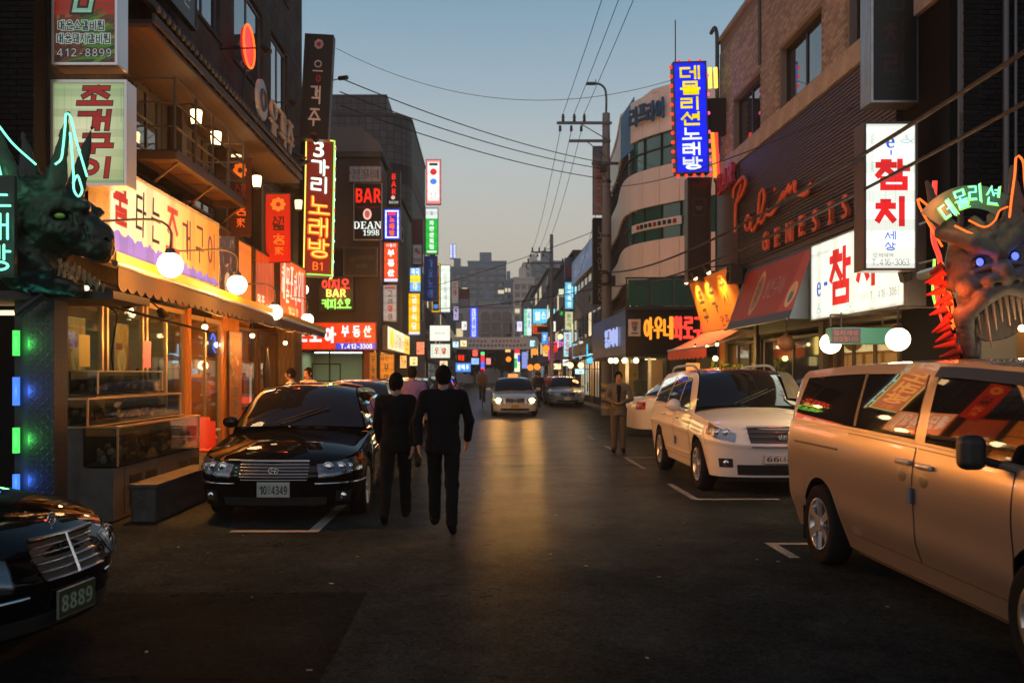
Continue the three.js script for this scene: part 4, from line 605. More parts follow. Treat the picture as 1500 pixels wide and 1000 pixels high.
{ const p = at(443, 424, 25), o = thing('globe_lamp', 'small lit globe lamp higher up at the end of the orange boards', 'lamp', p, 0, 'globe lamps above the awning'); part(o, 'globe', sph(.16, 0, 0, 0, 1, 1, 1, 24), M.globe); part(o, 'bracket', rod([0, .15, 0], [-.4, .3, 0], .015), M.steelDark); point(o, 0, 0, 0, [1, .45, .1], 12, 8); }
// ceiling lamps inside the restaurant
[[12.2, 'green'], [14.6, 'green'], [17.6, 'o'], [20, 'o'], [22.3, 'o']].forEach(([d, k], i) => {
  const o = thing('ceiling_lamp', ['tube lamp on the ceiling behind the fish tanks', 'tube lamp on the ceiling behind the doorway', 'tube lamp on the ceiling behind the glass doors', 'tube lamp on the ceiling behind the menu pier', 'tube lamp on the ceiling behind the far restaurant window'][i], 'lamp', [-7.2, 2.88, -d]);
  part(o, 'tube', box(1.2, .05, .12, 0, 0, 0), k === 'green' ? M.whiteTube : M.warmTube); part(o, 'tray', box(1.3, .04, .25, 0, .045, 0), M.white); areaLight(o, 1.3, .5, 0, -.06, 0, k === 'green' ? [1, .95, .5] : [1, .4, .08], k === 'green' ? 2 : 26, -PI / 2, 0);
});
// --- left, beyond the alley
S('vertical_sign', 'tall black sign with white brush letters and a flower, highest beside the sky', [444, 53, 486, 206], 24, (g, W, H) => {
  fill(g, '#0a1212'); for (let i = 0; i < 7; i++) disc(g, '#b8aab8', W * (.5 + .1 * Math.cos(i * .9)), H * .085 + W * .1 * Math.sin(i * .9), W * .08); disc(g, '#a02a2a', W * .5, H * .085, W * .08);
  write(g, '으', W * .28, H * .24, W * .46, H * .14, { color: '#c3c5cc', lw: .13 }); disc(g, '#8e1c1c', W * .55, H * .42, W * .1, W * .13); disc(g, '#0a1212', W * .55, H * .42, W * .04, W * .06);
  write(g, '객', W * .24, H * .49, W * .5, H * .18, { color: '#d3d5da', lw: .15 }); write(g, '주', W * .2, H * .71, W * .56, H * .18, { color: '#d3d5da', lw: .15 }); disc(g, '#742015', W * .5, H * .955, W * .12, W * .04);
}, { unlit: true, t: .3, body: M.black, tilt: -.055 });
{ // neon karaoke tower sign
  const c = at(463, 306, 24.6), o = thing('neon_sign', 'tall neon karaoke sign with green and yellow tube frames and orange letters', 'sign', c, .42); o.rotation.z = -.02;
  const w = .82, h = 3.72, t = .62, z = t / 2 + .03;
  part(o, 'housing', rbox(w, h, t, .02), M.black); part(o, 'face', new THREE.PlaneGeometry(w - .1, h - .1).translate(0, 0, t / 2 + .004), glow(.5, .03, .01, .22, .2));
  part(o, 'neon_tube', tube([[w / 2 - .02, h / 2 - .02, z], [w / 2 - .02, -h / 2 + .02, z], [-w / 2 + .02, -h / 2 + .02, z]], .02, 6), M.nLime); part(o, 'neon_tube', tube([[-w / 2 + .02, -h / 2 + .1, z], [-w / 2 + .02, h / 2 - .02, z], [w / 2 - .06, h / 2 - .02, z]], .02, 6), M.nYellow);
  part(o, 'letter', word('3', .42, .03).translate(-.2, h / 2 - .5, t / 2 + .01), M.nWhite); letters(o, '가리', -.26, h / 2 - .55, .52, .95, M.nWhite, { dir: 'v', r: .032, z: t / 2 + .05, gap: .16 });
  letters(o, '노래방', -.32, h / 2 - 1.56, .64, 1.72, M.nOrange, { dir: 'v', r: .05, z: t / 2 + .05, gap: .18 }); letters(o, '노래방', -.32, h / 2 - 1.56, .64, 1.72, M.nYellow, { dir: 'v', r: .017, z: t / 2 + .098, gap: .18 }); part(o, 'letter', word('B1', .22, .02, 'r').translate(-.17, -h / 2 + .14, t / 2 + .01), M.nOrange);
  for (let i = 0; i < 13; i++) part(o, 'bulb', sph(.045, w / 2 + .05, h / 2 - .16 - i * .285, .12, 1, 1, 1, 8), i % 2 ? M.nWhite : M.nRed);
  part(o, 'side_panel', box(.05, h - .06, .3, w / 2 + .04, 0, -.14), mat(.5, .55, .5, .4)); part(o, 'neon_tube', tube([[w / 2 + .09, h / 2 - .05, -.05], [w / 2 + .09, -h / 2 + .05, -.05]], .025, 6), M.nWhite); part(o, 'neon_tube', tube([[w / 2 + .09, h / 2 - .02, -.16], [w / 2 + .09, h / 2 - .2, -.3], [w / 2 + .09, -h / 2, -.3], [w / 2 + .09, -h / 2, -.1]], .02, 6), M.nYellow); part(o, 'neon_tube', tube([[w / 2 + .09, h / 2 - .1, -.24], [w / 2 + .09, h / 2 - 1.2, -.24]], .02, 6), M.nOrange);
  areaLight(o, w, h, 0, 0, z + .08, [1, .3, .1], 1.3); areaLight(o, .5, h, w / 2 + .2, 0, 0, [.9, .8, .3], 1, 0, -PI / 2);
}
S('building_sign', 'white unlit sign with dark letters under the attic of the dark corner building', [511, 243, 560, 268], 31.7, (g, W, H) => { fill(g, '#a3a3aa'); write(g, '경인컴퓨터매', W * .06, H * .2, W * .88, H * .6, { color: '#3a3a42', lw: .12 }); disc(g, '#b03030', W * .01, H * .4, W * .04); }, { unlit: true, t: .15 });
S('bar_sign', 'black sign with red BAR and white DEAN 1998 on the corner building', [518, 268, 560, 352], 31.75, (g, W, H) => { fill(g, '#0a0504'); latin(g, 'BAR', W * .5, H * .22, H * .36, '#ff2410', { sx: .72 }); fill(g, '#7a0c06', W * .08, H * .42, W * .84, 4); disc(g, '#f3b8a8', W * .48, H * .55, W * .16, W * .2); disc(g, '#b0564a', W * .48, H * .55, W * .09, W * .13); latin(g, 'DEAN', W * .48, H * .75, H * .18, '#f2fff4', { f: 'serif' }); latin(g, '1998', W * .62, H * .88, H * .14, '#f2fff4', { f: 'serif' }); }, { t: .12, e: 1.25, L: .5, Lc: [1, .15, .08], body: M.offwhite });
S('coffee_sign', 'dark unlit sign reading COFFEE HOP on the corner building', [503, 362, 553, 405], 31.7, (g, W, H) => { fill(g, '#0d0b0b'); g.strokeStyle = '#3c3634'; g.lineWidth = 5; g.strokeRect(8, 8, W - 16, H - 16); latin(g, 'COFFEE', W * .62, H * .36, H * .2, '#4c4a44'); latin(g, 'HOP', W * .55, H * .66, H * .2, '#4c4a44'); disc(g, '#3f3320', W * .25, H * .42, W * .08); }, { unlit: true, t: .1 });
{
  const c = at(492, 430, 31.6), o = thing('neon_lettering', 'small red, yellow and green neon lettering above the estate agent', 'sign', c);
  part(o, 'board', rbox(1.25, 1.25, .08, .02, 0, 0, -.08), M.black); letters(o, '이지오', -.5, .5, 1, .34, M.nRed, { r: .035 }); part(o, 'letter', word('BAR', .28, .04).translate(-.38, -.12, 0), M.nYellow); letters(o, '커피소호', -.5, -.2, 1.05, .32, M.nLime, { r: .032 }); point(o, 0, 0, .5, [1, .4, .1], 3);
}
S('shop_sign', 'wide red and blue estate agent sign with T.412-3300', [428, 472, 552, 513], 31.55, (g, W, H) => { fill(g, '#e8300c'); fill(g, '#2f3fd0', W * .52, H * .76, W * .48, H * .24); write(g, '도도아', W * .02, H * .14, W * .52, H * .62, { color: '#fff', lw: .24, gap: .16 }); write(g, '부동산', W * .57, H * .1, W * .4, H * .44, { color: '#fff', lw: .22, gap: .3 }); write(g, 'T.412-3300', W * .58, H * .79, W * .38, H * .18, { color: '#fff', gap: .08 }); write(g, '공인중개사', W * .62, H * .6, W * .3, H * .12, { color: '#7a1206' }); }, { t: .3, e: 1.15, L: 1.3, Lc: [1, .25, .1], body: M.red });
S('shop_board', 'orange pillar board with dark vertical letters beside the estate agent window', [541, 516, 552, 566], 31.8, (g, W, H) => { fill(g, '#c86a16'); write(g, '부동산', W * .15, H * .05, W * .7, H * .9, { dir: 'v', color: '#2c1404', lw: .17 }); }, { t: .05, e: .55 });
S('shop_board', 'orange board with vertical letters at the corner below the yellow sign', [553, 518, 578, 566], 32.1, (g, W, H) => { fill(g, '#e07c18'); write(g, '부영', W * .35, H * .25, W * .35, H * .7, { dir: 'v', color: '#3a1a04', lw: .17 }); write(g, '공인', W * .1, H * .05, W * .6, H * .14, { color: '#7a3a08' }); }, { t: .06, e: .75 });
S('vertical_sign', 'narrow black sign with red BAR stacked downwards, top of its stack', [567, 251, 587, 303], 33, (g, W, H) => { fill(g, '#090606'); ['B', 'A', 'R'].forEach((c, i) => latin(g, c, W * .5, H * (.15 + i * .22), H * .24, '#ff2412')); disc(g, '#e8b0a4', W * .45, H * .76, W * .16); latin(g, 'DEAN', W * .5, H * .9, H * .1, '#d6e4e4', { f: 'serif' }); }, { e: 1.2, body: M.black });
S('vertical_sign', 'small blue framed karaoke sign with red letters, second in its stack', [562, 306, 587, 352], 33, (g, W, H) => { fill(g, '#2a3dff'); fill(g, '#dff0ff', 8, 8, W - 16, H - 16); fill(g, '#2a1fae', 20, 20, W - 40, H - 40); write(g, '노래방', W * .3, H * .22, W * .4, H * .68, { dir: 'v', color: '#ff5a2a', lw: .24 }); fill(g, '#e0335a', W * .25, H * .1, W * .5, H * .1); }, { e: 1.5, L: 1, Lc: [.3, .3, 1] });
S('vertical_sign', 'orange red sign with white letters, third in its stack above the grey one', [562, 355, 584, 414], 33, (g, W, H) => { fill(g, '#ef4a1e'); fill(g, '#e9e4ff', 0, H * .92, W, H * .08); write(g, '서울리', W * .12, H * .02, W * .76, H * .09, { color: '#fff' }); write(g, '부동산', W * .16, H * .14, W * .68, H * .76, { dir: 'v', color: '#fff', lw: .24, gap: .26 }); }, { e: 1.2, L: .8, Lc: [1, .3, .1] });
S('vertical_sign', 'greyish white sign with dark and red letters, lowest in its stack', [561, 417, 582, 471], 33, (g, W, H) => { fill(g, '#b3aaa4'); fill(g, '#c24a3a', W * .1, H * .04, W * .8, H * .06); write(g, '고려명삼', W * .3, H * .14, W * .45, H * .84, { dir: 'v', color: '#3c2c28', lw: .14 }); write(g, '명', W * .3, H * .56, W * .45, H * .19, { color: '#d0301c', lw: .18 }); }, { e: .75 });
SX('shop_sign', 'yellow and white lit sign along the side of the corner building', -3.62, 32.6, 42.5, 2.55, 3.45, (g, W, H) => { fill(g, '#fff2c0'); fill(g, '#ffd23a', W * .7, 0, W * .3, H); disc(g, '#ffd400', W * .18, H * .5, W * .09, H * .42); write(g, '감자탕해장국', W * .3, H * .15, W * .4, H * .7, { color: '#7a6a2a', lw: .13 }); write(g, '전문', W * .75, H * .2, W * .2, H * .6, { color: '#b3541a', lw: .16 }); }, { e: 1.15, L: 1.6, Lc: [1, .75, .25] });
S('vertical_sign', 'dim sign with a dark red top and two round emblems', [603, 321, 620, 390], 43, (g, W, H) => { fill(g, '#22222e'); fill(g, '#3a1018', 0, 0, W, H * .52); fill(g, '#8a8482', W * .08, H * .55, W * .84, H * .42); disc(g, '#4a5050', W * .4, H * .66, W * .16); disc(g, '#a83a34', W * .62, H * .72, W * .16); write(g, '한의원', W * .1, H * .84, W * .8, H * .08, { color: '#3a3636' }); }, { e: .35 });
S('vertical_sign', 'blue and yellow striped lit sign above the long yellow one', [600, 392, 617, 428], 41, (g, W, H) => { fill(g, '#7ab8ff'); fill(g, '#f4e23a', 0, H * .3, W, H * .3); write(g, '약국', W * .1, H * .02, W * .8, H * .28, { color: '#fff', lw: .22 }); write(g, '대', W * .25, H * .6, W * .5, H * .34, { color: '#f8f0b0', lw: .2 }); }, { e: 1.25 });
S('vertical_sign', 'long yellow lit sign with pale vertical letters', [598, 429, 616, 491], 41, (g, W, H) => { fill(g, '#ffbf1e'); write(g, '금성식당', W * .22, H * .04, W * .56, H * .86, { dir: 'v', color: '#fff8d8', lw: .2 }); fill(g, '#d8e4ff', 0, H * .94, W, H * .06); }, { e: 1.25, L: .8, Lc: [1, .7, .2] });
S('vertical_sign', 'white lit sign with a red and a blue spot and a pink neon edge', [624, 234, 646, 300], 47, (g, W, H) => { fill(g, '#ff8a8a'); fill(g, '#fbfff8', W * .09, H * .05, W * .82, H * .88); fill(g, '#2c4030', W * .2, H * .07, W * .6, H * .06); disc(g, '#e01c1c', W * .5, H * .27, W * .24, W * .22); disc(g, '#4a86f0', W * .5, H * .49, W * .24, W * .2); write(g, '호프', W * .2, H * .74, W * .6, H * .14, { color: '#d8a0a0' }); }, { e: 1.2, L: .8, body: M.red });
S('vertical_sign', 'green lit sign with white vertical letters under a white top', [623, 305, 642, 373], 47, (g, W, H) => { fill(g, '#14b836'); fill(g, '#dfe8e4', 0, 0, W, H * .22); fill(g, '#b0bcb8', W * .4, H * .06, W * .2, H * .1); write(g, '자연산횟집', W * .25, H * .25, W * .5, H * .66, { dir: 'v', color: '#f4fff4', lw: .22, gap: .2 }); fill(g, '#e6f6ea', W * .1, H * .93, W * .8, H * .04); }, { e: 1.2, L: .8, Lc: [.3, 1, .4] });
S('vertical_sign', 'dark blue sign with faint pale letters below the green sign', [621, 375, 641, 441], 47, (g, W, H) => { fill(g, '#0e2a5c'); write(g, '가요노래', W * .25, H * .04, W * .5, H * .92, { dir: 'v', color: '#4a74b0', lw: .16 }); }, { e: .55 });
S('vertical_sign', 'dark sign with a yellow neon frame and blue and pink patches', [632, 386, 645, 458], 52, (g, W, H) => { fill(g, '#ffc21e'); fill(g, '#101428', W * .1, H * .03, W * .8, H * .94); fill(g, '#3a46c8', W * .2, H * .06, W * .6, H * .2); disc(g, '#d0308c', W * .5, H * .3, W * .2); fill(g, '#5a8cd8', W * .2, H * .84, W * .6, H * .1); write(g, '비디오', W * .25, H * .4, W * .5, H * .4, { dir: 'v', color: '#243a60' }); }, { e: 1.1 });
S('vertical_sign', 'slim white lit sign with small grey letters', [645, 388, 660, 458], 52, (g, W, H) => { fill(g, '#eaf6e6'); write(g, '미용실헤어', W * .32, H * .15, W * .36, H * .75, { dir: 'v', color: '#9aa89c', lw: .13 }); }, { e: 1.25, L: .7 });
S('light_box', 'white lit box, upper of two, nearly blank', [629, 476, 660, 500], 50, (g, W, H) => { fill(g, '#f2f6e4'); fill(g, '#cdd2c0', W * .25, H * .45, W * .5, H * .1); }, { e: 1.25, L: .9, Lc: [1, 1, .85], body: M.black });
S('light_box', 'white lit box with two red letters, lower of two', [630, 503, 660, 525], 50, (g, W, H) => { fill(g, '#e8efda'); write(g, '모텔', W * .14, H * .28, W * .72, H * .44, { color: '#c03a24', lw: .18, gap: .4 }); }, { e: 1.15, body: M.black });
S('roof_sign', 'small white and blue lit lantern sign on a roof', [659, 358, 668, 379], 76, (g, W, H) => { fill(g, '#dfe4ff'); fill(g, '#8a94e8', W * .3, 0, W * .4, H); }, { e: 1.2, t: .5 });
S('vertical_sign', 'small white and red sign hanging beyond the white boxes', [661, 411, 672, 445], 70, (g, W, H) => { fill(g, '#8c8884'); write(g, '오대', W * .2, H * .06, W * .6, H * .6, { dir: 'v', color: '#a82a20', lw: .2 }); }, { e: .7 });
S('vertical_sign', 'dim dark red sign over a grey panel, far on the same row', [672, 423, 688, 450], 72, (g, W, H) => { fill(g, '#4a2a30'); fill(g, '#5a5a66', 0, H * .55, W, H * .45); }, { e: .4 });
S('vertical_sign', 'blue neon sign far along the street, just above the banner', [688, 450, 700, 495], 86, (g, W, H) => { fill(g, '#3a4cff'); fill(g, '#c4d0ff', W * .25, H * .04, W * .5, H * .92); write(g, '노래방', W * .3, H * .06, W * .4, H * .88, { dir: 'v', color: '#3a48d8', lw: .2 }); }, { e: 1.5, L: 1, Lc: [.4, .5, 1] });
S('neon_sign', 'small red neon sign low under the banner end', [669, 518, 682, 530], 66, (g, W, H) => { fill(g, '#2a0604'); write(g, '회집', W * .1, H * .15, W * .8, H * .7, { color: '#ff3018', lw: .24 }); }, { e: 1.8 });
S('light_box', 'blue and white lit box low by the far shop row', [667, 531, 690, 545], 66, (g, W, H) => { fill(g, '#3a8cff'); write(g, '생맥주', W * .08, H * .2, W * .84, H * .6, { color: '#fff', lw: .22 }); }, { e: 1.4 });
S('vertical_sign', 'red and blue neon column by the road on the far side of the banner', [704, 515, 710, 545], 92, (g, W, H) => { fill(g, '#ff2a4a'); fill(g, '#4a6aff', 0, H * .5, W, H * .3); fill(g, '#3aff8a', 0, 0, W, H * .15); }, { e: 1.6 });
{ // banner across the street
  const q = rect(662, 493, 790, 511, 82), o = thing('street_banner', 'long white cloth banner strung across the street', 'banner', q.c);
  const tex = canvasTex(900, 130, (g, W, H) => { fill(g, '#f0ece8'); const r = rng(3); for (let i = 0; i < 15; i++) { if (i === 6) continue; fill(g, '#c89a94', W * (.16 + i * .042), H * (.2 + r() * .05), W * .024, H * .2); } for (let i = 0; i < 17; i++) fill(g, '#a09c98', W * (.15 + i * .042), H * (.55 + r() * .05), W * .028, H * .2); });
  part(o, 'cloth', sheet((u, v) => { const e = Math.min(1, Math.min(u, 1 - u) / .03); return [(u - .5) * q.w, (v - .5) * q.h * (.25 + .75 * e) - .05 * Math.sin(u * PI), .06 * Math.sin(u * 14)]; }, 60, 4), new THREE.MeshPhysicalMaterial({ map: tex, roughness: .9, side: THREE.DoubleSide, transmission: .55 }));
  part(o, 'rope', [rod([-q.w / 2, 0, 0], [-q.w / 2 - 1.6, .5, 0], .015), rod([q.w / 2, 0, 0], [q.w / 2 + .7, .5, 0], .015)], M.cable);
}
// --- right, near
{
  const kara = (g, W, H) => { fill(g, '#1424f0'); write(g, '데몰리션', W * .14, H * .02, W * .72, H * .56, { dir: 'v', color: '#ffe200', lw: .17, gap: .1 }); write(g, '노래방', W * .16, H * .585, W * .7, H * .4, { dir: 'v', color: '#f4fbff', lw: .18, gap: .1 }); };
  const q = rect(986, 93, 1035, 256, 22), o = S('karaoke_sign', 'tall blue karaoke sign with yellow and white letters and red bulbs', [986, 93, 1035, 256], 22, kara, { t: .3, e: 1.15, L: .6, Lc: [.3, .35, 1], body: M.steelDark, tilt: .03 });
  const bk = o.children[2].clone(); bk.rotation.y = PI; bk.name = 'back_face'; o.add(bk);
  for (let i = 0; i < 12; i++) { const y = q.h * (.46 - i * .084); part(o, 'bulb', sph(.045, -q.w / 2 - .04, y, .1, 1, 1, 1, 8), M.nRed); if (i % 2 || i > 6) part(o, 'bulb', sph(.045, q.w / 2 + .03, y, .1, 1, 1, 1, 8), M.nPink); } for (let i = 0; i < 5; i++) { part(o, 'bulb', sph(.045, -q.w * .42 + i * .2, -q.h / 2 - .04, .1, 1, 1, 1, 8), M.nRed); if (i < 3) part(o, 'bulb', sph(.035, -q.w * .3 + i * .26, q.h / 2 + .04, .1, 1, 1, 1, 8), M.nRed); }
  part(o, 'mount', [box(.7, .9, .2, q.w / 2 + .38, .05, -.1)], M.black); part(o, 'neon_tube', [rod([q.w / 2 + .12, .75, 0], [q.w / 2 + .12, 1.25, 0], .05), rod([q.w / 2 + .26, .75, 0], [q.w / 2 + .26, 1.25, 0], .05)], M.nYellow); part(o, 'neon_tube', rod([q.w / 2 + .14, -.35, 0], [q.w / 2 + .18, -1.45, 0], .05), M.nAmber); part(o, 'neon_tube', rod([q.w / 2 + .24, -.35, 0], [q.w / 2 + .25, -1.45, 0], .035), M.nRed);
}
S('vertical_sign', 'brown unlit sign with dull red BAR under the blue karaoke sign', [1005, 262, 1039, 413], 22.5, (g, W, H) => { fill(g, '#24120d'); latin(g, 'BAR', W * .52, H * .07, W * .36, '#4a120c'); g.strokeStyle = '#4c3c36'; g.lineWidth = 5; g.strokeRect(W * .22, H * .2, W * .58, H * .16); blotch(g, W, H * 2, [], 0, 1); for (let i = 0; i < 5; i++) disc(g, '#6a5c56', W * (.38 + i * .06), H * (.28 + (i % 2) * .02), W * .06, W * .04); }, { unlit: true, t: .35, body: M.slatPanel });
{ // lettering on the sign band
  const X = 5.85, loc = (cx, cy) => { const px = 1000 + cx / 4.167, py = 220 + cy / 4.167, d = X * F / (px - 708); return [22.6 - d, EYE + (548 - py) * d / F]; };
  const o = thing('wall_lettering', 'raised orange red script and spaced capitals on the slatted sign band', 'sign', [X, 0, -22.6], -PI / 2), rd = mat(.5, .085, .035, .5), z = .07;
  const script = (...p) => part(o, 'letter', tube(p.map((q) => { const a = loc(...q); return [a[0], a[1], z]; }), .045, 6, false, true, 60), rd);
  script([330, 290], [335, 240], [362, 195], [398, 165], [408, 195], [392, 255], [350, 320], [340, 335]); script([385, 200], [365, 270], [345, 360], [342, 500]); script([440, 400], [415, 412], [405, 460], [418, 488], [436, 455], [447, 405], [440, 470], [452, 492], [478, 450]); script([478, 450], [508, 370], [524, 290], [515, 240], [497, 270], [488, 360], [490, 425], [505, 440], [525, 415]); script([525, 415], [545, 355], [540, 385], [560, 395], [590, 360], [620, 310]); script([588, 232], [594, 252]); script([605, 330], [640, 262], [645, 245], [640, 285], [668, 232], [682, 205], [676, 255], [702, 212], [716, 190], [712, 240], [730, 268]); script([730, 268], [770, 258], [800, 225], [822, 190]); script([735, 272], [775, 268], [805, 232]);
  for (const [c, x, y] of [['G', 525, 556], ['E', 594, 530], ['N', 670, 500], ['E', 748, 458], ['S', 833, 428], ['I', 927, 385], ['S', 1018, 344]]) { const a = loc(x, y), g = word(c, .38, .06); const b = g.boundingBox; part(o, 'letter', g.translate(a[0] - (b.max.x + b.min.x) / 2, a[1] - .19, .02), rd); }
  [['B', 248, 196], ['A', 280, 165], ['R', 315, 125]].forEach(([c, x, y]) => { const a = loc(x, y), g = word(c, .5, .1); part(o, 'letter', g.translate(a[0] - .2, a[1] - .3, .02), mat(.35, .04, .08, .5)); });
}
{ // orange leaning board lit by three lamps
  const o = thing('leaning_signboard', 'yellow orange signboard leaning out under three spot lamps', 'sign', [5.9, 2.72, -21.9], -PI / 2), w = 4.0, h = 1.38;
  const tex = canvasTex(600, 210, (g, W, H) => { fill(g, '#e58a1c'); write(g, '포구', W * .12, H * .14, W * .15, H * .74, { dir: 'v', color: '#2a1804', lw: .19, gap: .2 }); write(g, '족가', W * .40, H * .12, W * .15, H * .62, { dir: 'v', color: '#2a1804', lw: .18, gap: .2 }); write(g, '주시', W * .67, H * .06, W * .15, H * .6, { dir: 'v', color: '#2a1804', lw: .18, gap: .2 }); write(g, '안주', W * .5, H * .76, W * .2, H * .2, { color: '#8e2a0a', lw: .16 }); });
  const b = part(o, 'board', rbox(w, h, .05, .01), new THREE.MeshStandardMaterial({ color: RGB(.6, .28, .04), roughness: .6 })); const fc = part(o, 'face', new THREE.PlaneGeometry(w - .06, h - .06), new THREE.MeshStandardMaterial({ map: tex, roughness: .6 }));
  for (const q of [b, fc]) { q.position.set(0, h / 2, .18); q.rotation.x = .28; } fc.position.set(0, h / 2 - .008, .209);
  part(o, 'strut', [rod([-1.6, 1.2, 0], [-1.6, 1.25, .35], .02), rod([1.6, 1.2, 0], [1.6, 1.25, .35], .02)], M.dark);
}
[23.2, 22.2, 20.9].forEach((d, i) => { const o = thing('spot_lamp', ['spot lamp over the orange signboard, farthest of three', 'spot lamp over the orange signboard, middle of three', 'spot lamp over the orange signboard, nearest of three'][i], 'lamp', [5.2, 4.12, -d], 0, 'spot lamps over the orange signboard'); part(o, 'arm', rod([.68, .1, 0], [.02, .02, 0], .014), M.black); part(o, 'hood', rod([-.04, .06, 0], [.06, -.08, 0], .05, .09, 12), M.black); part(o, 'bulb', sph(.05, .07, -.09, 0), M.warmBulb); const l = new THREE.SpotLight(RGB(1, .62, .18), 14, 0, 1.0, .6); l.name = 'spot_glow'; l.position.set(.1, -.14, 0); l.target.position.set(.55, -1.0, 0); l.shadow.radius = 2; o.add(l, l.target); });
{ // maroon shop signboard with blue edges, sloping like an awning
  const o = thing('sloping_signboard', 'maroon sloping signboard with blue edges and a pale oval emblem', 'sign', [5.95, 2.62, -17.65], -PI / 2), w = 4.0, h = 1.38;
  const tex = canvasTex(720, 260, (g, W, H) => { fill(g, '#83301f'); fill(g, '#34445e', 0, 0, W, H * .09); fill(g, '#34445e', 0, H * .88, W, H * .12); g.fillStyle = '#9c4634'; g.beginPath(); g.moveTo(W, H * .09); g.lineTo(W * .9, H * .09); g.lineTo(W * .78, H * .88); g.lineTo(W, H * .88); g.fill(); disc(g, '#a98f72', W * .34, H * .5, W * .065, H * .33); disc(g, '#7b6a4e', W * .34, H * .5, W * .05, H * .25); blotch(g, 10, 10, ['#333'], 0, 1); for (let i = 0; i < 6; i++) disc(g, '#4f4434', W * (.32 + (i % 2) * .03), H * (.36 + i * .05), W * .014); write(g, '생선구이', W * .44, H * .34, W * .3, H * .28, { color: '#8a7680', lw: .14 }); disc(g, '#b5b294', W * .9, H * .66, W * .06, H * .17); disc(g, '#3c6a8c', W * .9, H * .68, W * .028, H * .09); disc(g, '#c0a83a', W * .9, H * .58, W * .02, H * .05); });
  part(o, 'face', sheet((u, v) => [(u - .5) * w, v * h, .62 - .5 * v - .04 * Math.sin(v * PI)], 12, 6), new THREE.MeshStandardMaterial({ map: tex, roughness: .55, side: THREE.DoubleSide })); for (const x of [w / 2 + .02, -w / 2]) part(o, 'cheek', poly([[0, 0], [.6, 0], [.12, h], [0, h]], .02).rotateY(-PI / 2).translate(x, 0, 0), mat(.13, .19, .28, .6)); part(o, 'frame', [rod([-w / 2, 0, .63], [w / 2, 0, .63], .022), rod([-w / 2, h, .12], [w / 2, h, .12], .022)], M.steelDark);
}
{ const o = thing('loudspeaker', 'black wall loudspeaker between the orange and the maroon signboards', 'speaker', [5.55, 3.85, -19.72]); part(o, 'cabinet', rbox(.3, .42, .28, .03), M.black); part(o, 'cone', [cyl(.1, .1, .02, -.155, -.05, 0, 16, 0, PI / 2), cyl(.04, .04, .02, -.155, .12, 0, 12, 0, PI / 2)], M.rubber); part(o, 'bracket', rod([.1, .1, 0], [.4, .2, 0], .015), M.dark); }
const fish = (g, x, y, s, c) => { g.strokeStyle = c; g.lineWidth = Math.max(1.5, s * .06); g.beginPath(); g.moveTo(x - s, y); g.quadraticCurveTo(x - s * .2, y - s * .55, x + s * .6, y - s * .05); g.quadraticCurveTo(x - s * .2, y + s * .5, x - s, y); g.moveTo(x + s * .6, y - s * .05); g.lineTo(x + s, y - s * .4); g.moveTo(x + s * .6, y - s * .05); g.lineTo(x + s * .95, y + s * .3); g.moveTo(x - s * .2, y - s * .3); g.lineTo(x - s * .1, y - s * .9); g.lineTo(x + s * .15, y - s * .25); g.stroke(); };
SX('light_box', 'wide white lit tuna restaurant sign along the brick wall', 5.78, 11.9, 15.35, 2.55, 3.86, (g, W, H) => { fill(g, '#eef6e6'); latin(g, 'TUNA RESTAURANT', W * .12, H * .14, H * .075, '#9aa79e', { w: 'normal' }); latin(g, 'e', W * .1, H * .58, H * .34, '#3358c8', { f: 'serif', sx: .9 }); fill(g, '#3358c8', W * .165, H * .53, W * .045, H * .05); write(g, '참', W * .22, H * .14, W * .28, H * .72, { color: '#d0161a', lw: .16, gap: .12 }); write(g, '치', W * .53, H * .12, W * .24, H * .6, { color: '#d0161a', lw: .18, gap: .12 }); write(g, '단체예약 T. 416-3063', W * .56, H * .78, W * .4, H * .1, { color: '#a9b3a8' }); fish(g, W * .1, H * .9, H * .12, '#58a8c8'); fish(g, W * .45, H * .92, H * .12, '#58a8c8'); fish(g, W * .88, H * .3, H * .12, '#a8ccd4'); }, { t: .3, e: 1.15, L: 1.6, Lc: [.85, 1, .85], body: M.steelDark, ppm: 200 });
S('light_box', 'tall white lit tuna restaurant sign with red letters, facing the viewer', [1258, 183, 1336, 398], 11.75, (g, W, H) => { fill(g, '#f1f9ec'); latin(g, 'TUNA RESTAURANT', W * .13, H * .2, H * .03, '#b5c2ba', { w: 'normal', rot: PI / 2 }); latin(g, 'e', W * .5, H * .12, H * .13, '#2a5cd0', { f: 'serif' }); fill(g, '#2a5cd0', W * .5, H * .18, W * .03, H * .035); write(g, '참', W * .18, H * .24, W * .74, H * .22, { color: '#d80f16', lw: .19, gap: .05 }); write(g, '치', W * .18, H * .5, W * .7, H * .21, { color: '#d80f16', lw: .21, gap: .05 }); write(g, '세상', W * .36, H * .735, W * .28, H * .15, { dir: 'v', color: '#3a62d0', lw: .13, gap: .2 }); write(g, '단체예약', W * .15, H * .895, W * .42, H * .03, { color: '#8a948a', lw: .1 }); write(g, 'T.416-3063', W * .13, H * .935, W * .76, H * .045, { color: '#7c867c', font: 'normal', gap: .04 }); fish(g, W * .84, H * .12, W * .13, '#3fa0cc'); fish(g, W * .12, H * .77, W * .1, '#8ec4d4'); }, { t: .3, e: 1.2, L: 1.4, Lc: [.88, 1, .88], body: M.slatPanel });
